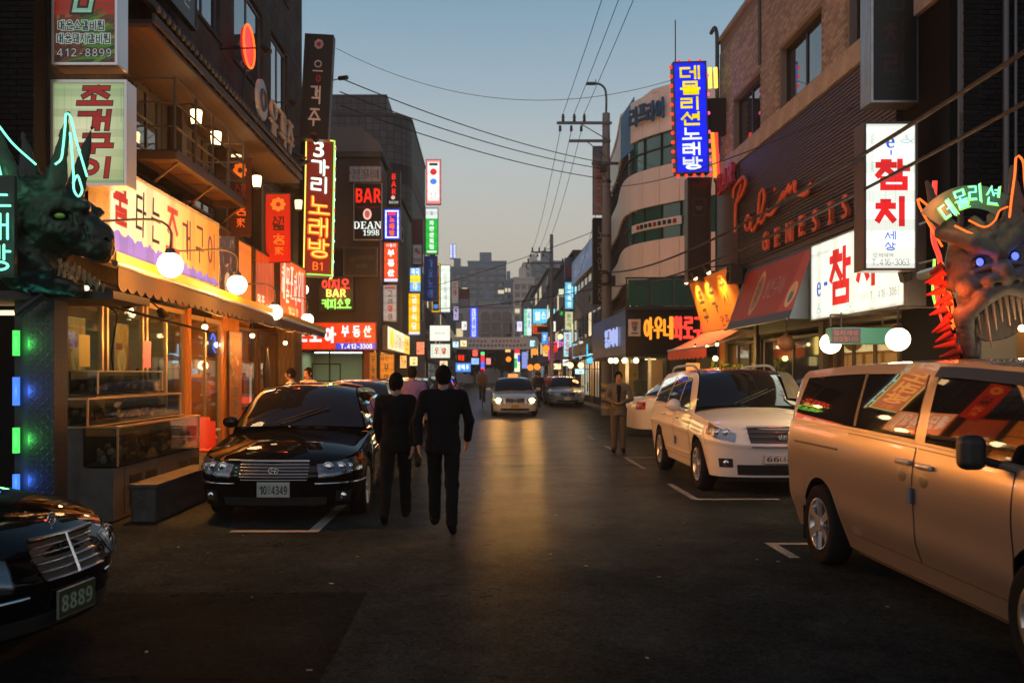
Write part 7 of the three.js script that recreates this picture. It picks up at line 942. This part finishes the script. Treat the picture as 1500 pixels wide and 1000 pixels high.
{ const r = rng(40), gs = []; for (let i = 0; i < 40; i++) gs.push(box(.012 + r() * .025, .003, .008 + r() * .016, -3 + r() * 6, .004, -4 - r() * 14, 0, r() * 6)); const o = part(null, 'litter', gs, mat(.25, .22, .18, .6)); tag(o, 'scattered scraps of litter on the road', 'litter', null, 'stuff'); }

// wall units and loose cables
[[-4.12, 6.6, -52.5, 0, 'air conditioner on the rounded corner tower, lower'], [-3.5, 5.3, -34.4, 1, 'air conditioner over the yellow side sign of the dark corner building'], [-3.5, 7.4, -37, 1, 'air conditioner high on the street side of the dark corner building'], [5.72, 5.6, -46.5, 2, 'air conditioner under the blue roof board'], [5.82, 6.2, -62, 2, 'air conditioner on the dark block behind the second pole'], [5.82, 4.6, -67, 2, 'air conditioner lower down on the dark block behind the second pole']].forEach(([x, y, z, k, l]) => { const o = thing('air_conditioner', l, 'air conditioner', [x, y, z], k === 2 ? -PI / 2 : PI / 2, 'wall air conditioners'); part(o, 'casing', rbox(.85, .6, .32, .03), M.offwhite); part(o, 'fan_grille', [mv(new THREE.TorusGeometry(.21, .012, 6, 24), -.12, 0, .165), mv(new THREE.TorusGeometry(.12, .01, 6, 20), -.12, 0, .165), cyl(.22, .22, .006, -.12, 0, .161, 24, PI / 2)], M.dark); for (const q of [-.3, .3]) part(o, 'bracket', rod([q, -.3, .1], [q, -.45, -.16], .015), M.steelDark); });
[[[-5.26, 4.42, -11.2], [-5.2, 4.44, -26], .12, 'cable sagging along the granite wall above the long cream sign'], [[5.98, 6.72, -22.4], [5.96, 6.72, -11.6], .1, 'cable along the brick ledge above the slatted band'], [[5.6, 3.0, -33], [5.9, 6.5, -58], .6, 'cable along the row beyond the curved building'], [[-4.2, 7.6, -48], [-4.1, 8.6, -70], .4, 'cable along the left row beyond the tiled tower'], [[4.95, 9.9, -36], [5.9, 7.2, -58], .4, 'cable from the pole to the blue roof board']].forEach(([a, b, s, l]) => wire(l, a, b, s, .012));

// ---------- monster heads ----------
M.fang = mat(.16, .15, .11, .5);
{ // green monster head, facing across the street, with neon ears and letters
  const u = 9 / F, o = thing('monster_head', 'dark green horned monster head with neon ear outlines over the corner entrance', 'sculpture', at(85, 320, 9));
  const q = (a, b, z = 0) => [a * u, b * u, z * u], E = (x, y, z, c, r) => ell(x, y, z, q(...c), q(...r)), C = (x, y, z, a, b, r0, r1, f = 1) => cap(x, y, z, q(...a), q(...b), r0 * u, r1 * u, f);
  const nz = (x, y, z) => .03 * vnoise(x * 11, y * 11, z * 11) + .018 * vnoise(x * 27, y * 27, z * 27);
  const sdf = (x, y, z) => {
    const k = 22 * u; z = Math.abs(z);
    let d = E(x, y, z, [-28, 0, 0], [62, 62, 52]); d = smin(d, E(x, y, z, [-45, -55, 0], [48, 55, 44]), k); d = smin(d, C(x, y, z, [10, 0, 0], [58, -42, 0], 38, 24), k); d = smin(d, E(x, y, z, [60, -22, 0], [18, 16, 22]), 14 * u);
    d = smin(d, C(x, y, z, [-10, 22, 30], [48, 12, 20], 13, 9), 10 * u); d = smin(d, C(x, y, z, [-20, -12, 38], [30, -24, 28], 12, 8), 9 * u); d = smin(d, C(x, y, z, [-28, -84, 0], [26, -104, 0], 24, 12), 12 * u); d = smin(d, C(x, y, z, [-40, -50, 34], [-5, -78, 24], 16, 10), 9 * u);
    d = smax(d, -C(x, y, z, [2, -64, 0], [66, -84, 0], 7, 15), 6 * u); d = smax(d, -E(x, y, z, [18, -2, 36], [13, 8, 12]), 5 * u); d = smin(d, C(x, y, z, [69, -28, 0], [75, -18, 0], 5, 2), 3 * u); d = smax(d, -E(x, y, z, [72, -34, 10], [6, 4, 5]), 3 * u);
    for (let i = 0; i < 5; i++) d = smin(d, C(x, y, z, [-70 + i * 16, 45 + i * 3, 0], [-80 + i * 16, 62 + i * 3, 0], 7, 2), 6 * u);
    for (let i = 0; i < 3; i++) d = smax(d, -C(x, y, z, [30 + i * 9, 2 - i * 8, 30 - i * 3], [38 + i * 9, -22 - i * 8, 30 - i * 3], 2, 2), 3 * u);
    d = smin(d, C(x, y, z * 1, [10, 46, 30], [32, 142, 38], 17, 3, 2.2), 10 * u); d = smin(d, C(x, y, z * 1, [-56, 40, 36], [-73, 136, 40], 24, 3, 2.2), 12 * u);
    return d + nz(x, y, z);
  };
  part(o, 'head', nets(sdf, q(-112, -122, -66), q(88, 152, 66), .0125), mat(.006, .013, .008, .5));
  for (const s of [-1, 1]) { part(o, 'eye', sph(7 * u, 18 * u, -2 * u, s * 34 * u, 1.1, .6, .8, 12), phys(.25, .4, .1, .15)); for (let i = 0; i < 7; i++) { part(o, 'tooth', rod(q(12 + i * 8, -62 - i * 5.4, s * (22 - i * 1.6)), q(13 + i * 8, -75 - i * 5.4, s * (21 - i * 1.6)), 3.6 * u, .8 * u, 8), M.fang); if (i < 4) part(o, 'tooth', rod(q(0 + i * 7, -84 - i * 2, s * (16 - i * 2)), q(1 + i * 7, -72 - i * 2, s * (16 - i * 2)), 3 * u, .7 * u, 8), M.fang); } }
  const N = (pts, z = 52) => tube(pts.map(([a, b]) => q(a - 85, 320 - b, z)), .011, 6, false, true, 50);
  for (const p of [[[30, 273], [22, 240], [12, 203], [9, 191], [14, 187], [22, 194], [45, 223], [78, 253]], [[105, 253], [113, 246], [116, 230], [119, 200], [121, 181], [125, 183], [135, 220], [150, 270]], [[126, 208], [129, 240], [131, 270], [132, 290], [138, 298], [143, 290], [141, 280], [136, 268], [130, 280]]]) part(o, 'neon_tube', N(p), M.nGreen);
  part(o, 'mount', [rod(q(-60, -60, 0), q(-60, -60, -220), .06), rod(q(-20, -110, 0), q(-60, -140, 0), .05)], M.black); point(o, ...q(20, 120, 85), [.15, 1, .4], .3, 4); point(o, ...q(-60, 60, 80), [.15, 1, .4], .2, 4);
}
{ const o = thing('neon_lettering', 'green neon letters stacked beside the monster head at the frame edge', 'sign', at(2, 330, 8.4)), u = 8.4 / F; part(o, 'board', rbox(44 * u, 150 * u, .06, .01, -6 * u, 0, -.06), M.black); letters(o, '노래방', -26 * u, 66 * u, 44 * u, 136 * u, M.nGreen, { dir: 'v', r: .012, gap: .2, z: .02 }); point(o, .1, 0, .35, [.2, 1, .55], .25, 4); }
{ // demon head
  const u = 9.6 / F, o = thing('demon_head', 'grey horned demon head with blue glowing eyes and long fangs over the entrance', 'sculpture', at(1447, 398, 9.6), -.12); o.rotation.z = .16;
  const q = (a, b, z = 0) => [a * u, b * u, z * u], E = (x, y, z, c, r) => ell(x, y, z, q(...c), q(...r)), C = (x, y, z, a, b, r0, r1) => cap(x, y, z, q(...a), q(...b), r0 * u, r1 * u);
  const nz = (x, y, z) => .010 * vnoise(x * 14, y * 14, z * 14) + .010 * vnoise(x * 36, y * 36, z * 36);
  const sdf = (x0, y, z) => {
    const x = Math.abs(x0), k = 14 * u; let d = E(x, y, z, [0, 8, 0], [56, 66, 40]); d = smin(d, E(x, y, z, [0, -50, 0], [46, 55, 36]), k);
    d = smin(d, C(x, y, z, [5, 22, 49], [30, 42, 42], 10, 12), 5 * u); d = smin(d, C(x, y, z, [30, 42, 42], [62, 66, 16], 12, 9), 5 * u); d = smin(d, C(x, y, z, [4, 34, 40], [22, 58, 28], 7, 8), 5 * u); d = smin(d, C(x, y, z, [3, 50, 36], [12, 76, 16], 6, 7), 5 * u);
    d = smin(d, E(x, y, z, [0, -8, 50], [12, 17, 20]), 6 * u); d = smin(d, E(x, y, z, [15, -15, 47], [13, 11, 14]), 4 * u); d = smax(d, -E(x, y, z, [13, -23, 57], [6, 4.5, 8]), 2 * u); d = smax(d, -C(x, y, z, [0, 2, 56], [20, -2, 48], 2, 2), 4 * u); d = smax(d, -C(x, y, z, [27, -26, 46], [52, -48, 26], 3, 3), 5 * u); d = smin(d, C(x, y, z, [4, 8, 46], [5, -2, 52], 5, 6), 5 * u);
    d = smin(d, E(x, y, z, [38, -16, 26], [18, 17, 18]), 9 * u); d = smax(d, -E(x, y, z, [24, 14, 48], [14, 10, 18]), 4 * u); d = smin(d, C(x, y, z, [12, 6, 42], [34, 2, 36], 4, 4), 5 * u);
    d = smin(d, C(x, y, z, [0, -29, 46], [26, -36, 42], 10, 11), 6 * u); d = smin(d, C(x, y, z, [26, -36, 42], [50, -62, 22], 11, 10), 6 * u); d = smin(d, C(x, y, z, [50, -55, 20], [44, -112, 6], 14, 12), 9 * u);
    d = smax(d, -E(x, y, z, [0, -86, 34], [37, 42, 44]), 6 * u); d = smin(d, C(x, y, z, [56, -6, -4], [72, 14, -12], 12, 3), 8 * u);
    d = smin(d, C(x, y, z, [36, 56, 8], [54, 92, 0], 15, 11), 9 * u); d = smin(d, C(x, y, z, [54, 92, 0], [60, 146, -4], 11, 3), 8 * u);
    return d + nz(x, y, z);
  };
  part(o, 'head', nets(sdf, q(-90, -135, -48), q(90, 160, 72), .0125), mat(.075, .06, .05, .7));
  for (const s of [-1, 1]) { part(o, 'eye', sph(5 * u, s * 24 * u, 14 * u, 38 * u, 1, 1.15, .8, 14), glow(.10, .14, 1, 2.2)); part(o, 'socket', sph(10 * u, s * 24 * u, 14 * u, 33 * u, 1, .9, .6, 12), M.black); point(o, s * 24 * u, 15 * u, 58 * u, [.2, .25, 1], .03, 2); }
  for (let i = 0; i < 9; i++) { const a = (i - 4) / 4, x = a * 36, y = -40 - a * a * 14, L = (Math.abs(i - 4) === 3 ? 62 : 42 - (i % 2) * 8); part(o, 'fang', rod(q(x, y, 42 - a * a * 12), q(x * .96, y - L, 42 - a * a * 14), 4.2 * u, .8 * u, 8), mat(.14, .09, .06, .5)); }
  const N = (pts, m, r = .012) => part(o, 'neon_tube', tube(pts.map(([a, b, z]) => q(a, b, z ?? 16)), r, 6, false, true, 40), m);
  N([[-62, 46], [-74, 80], [-84, 112], [-84, 122], [-78, 116], [-62, 96], [-50, 84]], M.nOrange); N([[34, 66], [42, 96], [52, 130], [60, 158], [66, 150], [64, 120], [62, 84], [58, 62]], M.nOrange); N([[-46, 72, 30], [-30, 56, 40], [-18, 46, 46]], M.nOrange); N([[-28, 76, 34], [-10, 62, 40], [4, 68, 40], [16, 82, 34], [30, 86, 28]], M.nOrange, .01);
  N([[-64, 10, 0], [-66, -30, 4], [-64, -76, 6]], M.nOrange, .02); N([[-72, 4, -6], [-76, -40, 0], [-70, -90, 4]], M.nRed, .014);
  const fl = M.redCloth; for (let i = 0; i < 16; i++) { const r = rng(60 + i), y = 20 - i * 9, x = -58 - r() * 10; part(o, 'mane_lock', rod(q(x, y, 4 + r() * 14), q(x - 16 - r() * 10, y + 4 - r() * 22, 0), 7 * u, 1.5 * u, 7), fl); }
  point(o, ...q(-82, -30, 40), [1, .14, .03], 1.8, 4); point(o, ...q(-60, 100, 50), [1, .25, .04], .5, 3); part(o, 'bulb', sph(5 * u, 4 * u, -88 * u, 66 * u, 1, 1, 1, 12), M.warmBulb); point(o, 4 * u, -88 * u, 66 * u, [1, .7, .4], .6, 2);
  part(o, 'mount', [rod(q(-20, 20, -20), q(-20, 20, -200), .06), rod(q(30, -20, -20), q(30, -20, -200), .06)], M.black);
}
{ const u = 9.4 / F, o = thing('neon_lettering', 'arched green neon name board above the demon brow', 'sign', at(1420, 300, 9.4)); part(o, 'board', sheet((s, v) => { const a = lerp(2.55, .95, s), R = lerp(58, 92, v); return q2(a, R); }, 24, 2), new THREE.MeshStandardMaterial({ color: RGB(.12, .14, .12), roughness: .6, side: THREE.DoubleSide })); function q2(a, R) { return [Math.cos(a) * R * u + 8 * u, (Math.sin(a) * R - 62) * u, -.03]; }
  [['데', -33, -8, .62], ['몰', -13, 8, .35], ['리', 8, 17, .08], ['션', 34, 14, -.12]].forEach(([c, x, y, rz]) => { const g = strokes(c, 0, 0, 17 * u, 24 * u, .0085, .02, 5), l = part(o, 'letter', g, M.nGreen); l.position.set(x * u, y * u, 0); l.rotation.z = rz; const g2 = strokes(c, 0, 0, 21 * u, 28 * u, .007, .0, 5), l2 = part(o, 'letter_outline', g2, M.nLime); l2.position.set((x + 2) * u, y * u, 0); l2.rotation.z = rz; }); point(o, 0, .05, .25, [.2, 1, .5], .15, 3); }
{ const d = 10.9, a = at(1371, 440, d), o = thing('neon_tubes', 'red and green neon tubes bent upright beside the demon head', 'neon sign', a), u = d / F; part(o, 'neon_tube', tube([[-1 * u, 175 * u, 0], [-3 * u, 90 * u, 0], [6 * u, 60 * u, 0], [2 * u, -10 * u, 0]], .03, 7, false, true, 30), M.nRed); part(o, 'neon_tube', tube([[-4 * u, 60 * u, .04], [-6 * u, 10 * u, .04], [-2 * u, -8 * u, .04]], .016, 6, false, true, 20), M.nLime); part(o, 'neon_tube', tube([[6 * u, 55 * u, .05], [10 * u, 30 * u, .05], [20 * u, 0, .05], [24 * u, -40 * u, .05]], .018, 6, false, true, 20), M.nOrange); part(o, 'bracket', [rod([0, 60 * u, 0], [0, 60 * u, -.4], .012), rod([0, 120 * u, 0], [0, 120 * u, -.4], .012)], M.dark); point(o, 0, 40 * u, .2, [1, .12, .05], 1.2, 5); }
{ const o = thing('flood_lamp', 'small black flood lamp on a thin arm below the tall tuna sign', 'lamp', at(1326, 404, 11.9)); part(o, 'housing', rbox(.13, .16, .1, .015, 0, 0, 0, .3, 0, .4), M.black); part(o, 'glass', box(.1, .1, .01, .01, -.02, .056, .3, 0, .4), M.paneDark); part(o, 'arm', rod([0, .07, 0], [.5, .08, -.3], .01), M.nOrange); }

// ---------- people ----------
const SK = [.33, .19, .12], HAIR = [.008, .007, .007];
function hand(w, dir, fwd, palm, cell, col) { // five fingers, slightly curled; dir along the forearm, fwd towards the thumb, palm the way the palm faces
  const Q = (a, b, c) => w.map((v, i) => v + dir[i] * a + fwd[i] * b + palm[i] * c), B = [[Q(.02, -.02, 0), Q(.085, -.026, .004), .017, .014], [Q(.02, .0, 0), Q(.09, .0, .004), .018, .015], [Q(.02, .018, 0), Q(.085, .026, .004), .017, .014]], Fi = [];
  [[-.032, .06], [-.011, .074], [.011, .08], [.031, .07]].forEach(([b, L]) => { Fi.push([Q(.085, b, .004), Q(.085 + L * .5, b * 1.05, .012), .0095, .009], [Q(.085 + L * .5, b * 1.05, .012), Q(.085 + L * .9, b * 1.05, .03), .009, .0075]); });
  Fi.push([Q(.03, .03, .006), Q(.065, .05, .016), .012, .0105], [Q(.065, .05, .016), Q(.095, .052, .026), .0105, .0085]);
  const f = (x, y, z) => { let p = 1; for (const b of B) p = smin(p, cap(x, y, z, b[0], b[1], b[2], b[3]), .02); let q = 1; for (let i = 0; i < Fi.length; i += 2) q = Math.min(q, smin(cap(x, y, z, Fi[i][0], Fi[i][1], Fi[i][2], Fi[i][3]), cap(x, y, z, Fi[i + 1][0], Fi[i + 1][1], Fi[i + 1][2], Fi[i + 1][3]), .004)); return smin(p, q, .012); };
  const c = Q(.09, 0, .01), r = .13; return nets(f, c.map((v) => v - r), c.map((v) => v + r), cell, () => col);
}
function person(label, pos, ry, o = {}) {
  const { h = 1.72, cell = .012, top = [.008, .008, .009], legs = [.007, .007, .008], shoe = [.008, .008, .008], hair = HAIR, shirt = top, hem = .80, a1 = .3, k1 = .12, a2 = -.28, k2 = .35, s1 = -.3, s2 = .3, e1 = .2, e2 = .25, out = .14, lean = .03, wide = 1, hold = false, sleeve = true, open = false, group } = o, s = h / 1.75;
  const leg = (sd, a, k) => { const hip = [sd * .092, .90, 0], kn = [sd * .098, .90 - .43 * Math.cos(a), .43 * Math.sin(a)], an = [sd * .1, kn[1] - .40 * Math.cos(a - k), kn[2] + .40 * Math.sin(a - k)]; return [hip, kn, an, a - k]; };
  const L = [leg(-1, a1, k1), leg(1, a2, k2)], foot = ([, , an, t]) => { const pitch = t < 0 ? Math.min(.5, -t * 1.1) : Math.max(-.2, -t * .4); return [[an[0], an[1] - .045, an[2] - .03], [an[0] + .01 * Math.sign(an[0]), an[1] - .055 - .17 * Math.sin(pitch), an[2] + .17 * Math.cos(pitch)]]; };
  const ft = L.map(foot), low = Math.min(...ft.map((f) => Math.min(f[0][1] - .046, f[1][1] - .04))), up = -low;
  for (const l of L) for (let i = 0; i < 3; i++) l[i][1] += up; for (const f of ft) { f[0][1] += up; f[1][1] += up; }
  const dy = L[0][0][1] - .90, Y = (y) => y + dy, LZ = (y) => (y - .9) * lean;
  const arm = (sd, sw, el) => { const sh = [sd * .185 * wide, Y(1.41), LZ(1.41)], e = [sh[0] + sd * .29 * Math.sin(out), sh[1] - .285 * Math.cos(sw) * Math.cos(out), sh[2] + .285 * Math.sin(sw)], t = sw + el; let w = [e[0] - sd * .02, e[1] - .245 * Math.cos(t), e[2] + .245 * Math.sin(t)]; if (hold) w = [sd * .07, Y(1.06), .24]; return [sh, e, w]; };
  const A = [arm(-1, s1, e1), arm(1, s2, e2)], hd = [0, Y(1.615), LZ(1.6) + .015];
  const G = { top: 1, legs: 1, skin: 1, shoe: 1, hair: 1, shirt: 1 };
  const parts = (x, y, z) => {
    let d = cap(x, y, z - LZ(1.15), [0, Y(1.0), 0], [0, Y(1.30), 0], .150 * wide, .165 * wide, 1.45); d = smin(d, cap(x, y, z - LZ(1.37), [-.115 * wide, Y(1.37), 0], [.115 * wide, Y(1.37), 0], .088, .088, 1.05), .07); d = smin(d, cap(x, y, z - LZ(1.44), [-.16 * wide, Y(1.425), 0], [.16 * wide, Y(1.425), 0], .052, .052), .05);
    d = smin(d, cap(x, y, z, [0, Y(hem + .04), 0], [0, Y(1.02), 0], .175 * wide, .15 * wide, 1.35), .04); d = smax(d, Y(hem) - y, .012);
    d += .012 * vnoise(x * 9 + y * 5, y * 11, z * 9) + .010 * vnoise(x * 20 - y * 12, y * 22, z * 18);
    for (const [sh, e, w] of A) { const w2 = [lerp(e[0], w[0], sleeve ? .93 : .05), lerp(e[1], w[1], sleeve ? .93 : .05), lerp(e[2], w[2], sleeve ? .93 : .05)]; d = smin(d, smin(cap(x, y, z, sh, e, .064, .053), cap(x, y, z, e, w2, .053, .046), .03), .035); }
    G.top = d;
    let l = 1; for (const [hip, kn, an] of L) l = smin(l, smin(cap(x, y, z, hip, kn, .095, .07), cap(x, y, z, kn, [an[0], an[1] - .02, an[2]], .071, .062), .03) + .014 * vnoise(x * 14, y * 13 + z * 6, z * 12), .02); l = smin(l, cap(x, y, z, [-.05, Y(.92), 0], [.05, Y(.92), 0], .12, .12, 1.1), .04); G.legs = l;
    let f = 1; for (const [a, b] of ft) f = Math.min(f, cap(x, y, z, a, b, .05, .043)); G.shoe = f;
    let k = ell(x, y, z, hd, [.074, .108, .092]); k = smin(k, ell(x, y, z, [0, hd[1] - .062, hd[2] + .03], [.05, .05, .055]), .03); k = smin(k, cap(x, y, z, [0, Y(1.44), LZ(1.44)], [0, hd[1] - .05, hd[2] - .01], .056, .05), .02);
    k = smin(k, cap(x, y, z, [0, hd[1] + .02, hd[2] + .088], [0, hd[1] - .02, hd[2] + .104], .01, .014), .012); k = smin(k, ell(x, y, z, [0, hd[1] - .055, hd[2] + .088], [.025, .011, .012]), .008); for (const q of [-1, 1]) { k = smin(k, ell(x, y, z, [q * .078, hd[1] - .005, hd[2] - .005], [.012, .032, .02]), .008); k = smax(k, -ell(x, y, z, [q * .031, hd[1] + .015, hd[2] + .1], [.017, .010, .014]), .008); k = smin(k, cap(x, y, z, [q * .016, hd[1] + .034, hd[2] + .088], [q * .045, hd[1] + .036, hd[2] + .076], .007, .006), .006); }
    if (!sleeve || cell > .011) for (const [, e, w] of A) k = Math.min(k, cap(x, y, z, e, w, .04, .028)); G.skin = k;
    let hr = ell(x, y, z, [0, hd[1] + .018, hd[2] - .016], [.087, .118, .1]) + .014 * vnoise(x * 55, y * 40, z * 55); hr = smax(hr, -ell(x, y, z, [0, hd[1] - .05, hd[2] + .1], [.075, .105, .075]), .012); hr = smax(hr, (hd[1] - .092) - y, .012); G.hair = hr;
    G.shirt = open ? cap(x, y, z, [0, Y(1.05), .085], [0, Y(1.40), .085 + LZ(1.4)], .035, .05) : cap(x, y, z, [0, Y(1.452), LZ(1.45)], [0, Y(1.472), LZ(1.47)], .066, .060);
  };
  const sdf = (x, y, z) => { parts(x, y, z); return Math.min(smin(G.top, G.legs, .012), smin(G.skin, G.hair, .006), G.shoe, G.shirt); };
  const cols = { top, legs, skin: SK, shoe, hair, shirt };
  const colour = (x, y, z) => { parts(x, y, z); let b = 'top'; for (const k of ['legs', 'shoe', 'skin', 'hair', 'shirt']) if (G[k] < G[b] + (k === 'shirt' ? .002 : 0)) b = k; if (b === 'skin') { for (const q of [-1, 1]) if (Math.hypot(x - q * .031, (y - hd[1] - .014) * 1.5, 0) < .013 && z > hd[2] + .06) return [.03, .02, .02]; if (Math.abs(y - hd[1] + .055) < .009 && Math.abs(x) < .024 && z > hd[2] + .07) return [.3, .1, .09]; } return cols[b]; };
  const zs = [...L.flatMap((l) => l.slice(0, 3).map((p) => p[2])), ...A.flatMap((l) => l.map((p) => p[2])), ...ft.flatMap((f) => f.map((p) => p[2]))], xs = A.flatMap((l) => l.map((p) => Math.abs(p[0])));
  const W = Math.max(...xs) + .12, gs = [nets(sdf, [-W, -.03, Math.min(...zs, -.15) - .14], [W, Y(1.78), Math.max(...zs, .15) + .14], cell, colour)];
  if (cell <= .02) for (const [i, [, e, w]] of A.entries()) { const sd = i ? 1 : -1, d = w.map((v, j) => v - e[j]), n = Math.hypot(...d), dir = d.map((v) => v / n); const palm = hold ? [0, 1, 0] : [-sd, 0, 0], t = [dir[1] * palm[2] - dir[2] * palm[1], dir[2] * palm[0] - dir[0] * palm[2], dir[0] * palm[1] - dir[1] * palm[0]], m = Math.hypot(...t) || 1, fw = t.map((v) => v / m * (hold ? sd : t[2] < 0 ? -1 : 1)); gs.push(hand(w, dir, fw, palm, cell <= .012 ? .0045 : .006, SK)); }
  const g = merged(gs); g.scale(s, s, s);
  const P = thing('person', label, 'person', pos, ry, group); part(P, 'body', mergeVertices(g), new THREE.MeshPhysicalMaterial({ vertexColors: true, roughness: .9, specularIntensity: .04 })); return P;
}
person('man in a black suit walking away, shorter and farther of two', [-.98, 0, -10.0], PI, { h: 1.66, shirt: [.16, .16, .18], a1: .30, k1: .05, a2: -.30, k2: .3, s1: -.25, s2: .2, out: .15, cell: .0115, lean: .02 });
person('man in a black suit walking away, nearer and taller of two', [-.42, 0, -9.35], PI, { h: 1.70, shirt: [.17, .17, .19], wide: 1.1, a1: -.22, k1: .25, a2: .25, k2: .04, s1: .2, s2: -.28, e1: .35, e2: .15, out: .26, cell: .0115 });
person('man in a grey open jacket over black standing in the road, hands together', [2.86, 0, -18.9], -.1, { h: 1.68, cell: .014, top: [.12, .11, .085], legs: [.09, .07, .055], shirt: [.012, .012, .014], open: true, hem: .78, a1: .03, k1: .04, a2: -.04, k2: .03, hold: true, out: .32, s1: .1, s2: .1 });
person('man in a purple shirt walking away behind the two suits', [-1.25, 0, -15.6], PI, { h: 1.76, cell: .018, top: [.10, .08, .22], legs: [.035, .03, .025], shirt: [.10, .08, .22], hem: .88, a1: .15, a2: -.2, s1: -.2, s2: .2, wide: 1.05 });
person('person in a white shirt behind the black sedan, turned to the restaurant', [-3.62, .06, -16.9], -PI / 2, { h: 1.68, cell: .018, top: [.55, .5, .46], shirt: [.55, .5, .46], hem: .88, a1: .03, k1: .02, a2: -.03, k2: .02, hold: true });
person('person in a pale pink shirt beside the one in white, facing the road', [-3.45, .06, -17.7], -.6, { h: 1.7, cell: .02, top: [.5, .32, .28], shirt: [.5, .32, .28], hem: .88, a1: .03, k1: .02, a2: -.03, k2: .02 });
person('dark figure standing inside the restaurant doorway, left one', [-5.9, .07, -15.3], PI / 2, { h: 1.66, cell: .025, top: [.10, .13, .16], a1: .05, a2: -.05, k2: .05 }); person('dark figure inside the restaurant doorway in black, right one', [-5.8, .07, -16.1], PI / 2 + .4, { h: 1.72, cell: .025, a1: .05, a2: -.05, k2: .05 });
[[2.75, -44, .5, [.05, .05, .06], 'dark pedestrian with a pale bag between the taxi and the silver car'], [3.5, -50, .1, [.28, .1, .12], 'pedestrian in dull red right of the taxi'], [3.1, -52, .3, [.1, .1, .12], 'pedestrian in grey just behind the one in red'], [-3.5, -36, .2, [.2, .18, .16], 'pedestrian on the pavement by the parked cars'], [5.6, -33, -.4, [.1, .1, .1], 'pedestrian under the eave bulbs of the curved building']].forEach(([x, z, r, c, l]) => person(l, [x, 0, z], r, { cell: .03, top: c, legs: [.05, .05, .07], shirt: c, a1: .22, a2: -.22, group: 'pedestrians far down the street' }));
{ // cyclist
  const x = -.05, z = -43; person('cyclist in a brown top riding towards the viewer down the middle of the road', [x, .28, z], 0, { cell: .025, h: 1.6, top: [.2, .1, .07], shirt: [.2, .1, .07], legs: [.06, .05, .05], a1: 1.0, k1: 1.1, a2: .5, k2: .75, s1: .7, s2: .7, e1: .2, e2: .2, lean: .2 });
  const o = thing('bicycle', 'bicycle under the cyclist seen head on', 'bicycle', [x, 0, z + .05]); for (const zz of [.55, -.5]) { const w = part(o, 'wheel', mv(new THREE.TorusGeometry(.32, .022, 8, 32), 0, .34, zz, 0, PI / 2), M.rubber); part(w, 'spokes', Array.from({ length: 10 }, (_, i) => rod([0, .34, zz], [0, .34 + .31 * Math.cos(i * .628), zz + .31 * Math.sin(i * .628)], .003)), M.steel); } part(o, 'frame', [rod([0, .34, .55], [0, .95, .42], .018), rod([0, .85, .4], [0, .36, -.02], .02), rod([0, .82, .38], [0, .85, -.22], .018), rod([0, .9, -.24], [0, .36, 0], .018), rod([0, .36, 0], [0, .34, -.5], .014)], M.steelDark); part(o, 'handlebar', [rod([-.28, 1.0, .36], [.28, 1.0, .36], .014)], M.dark); part(o, 'saddle', rbox(.15, .06, .25, .02, 0, .93, -.25), M.black);
}
renderer.render(scene, camera);
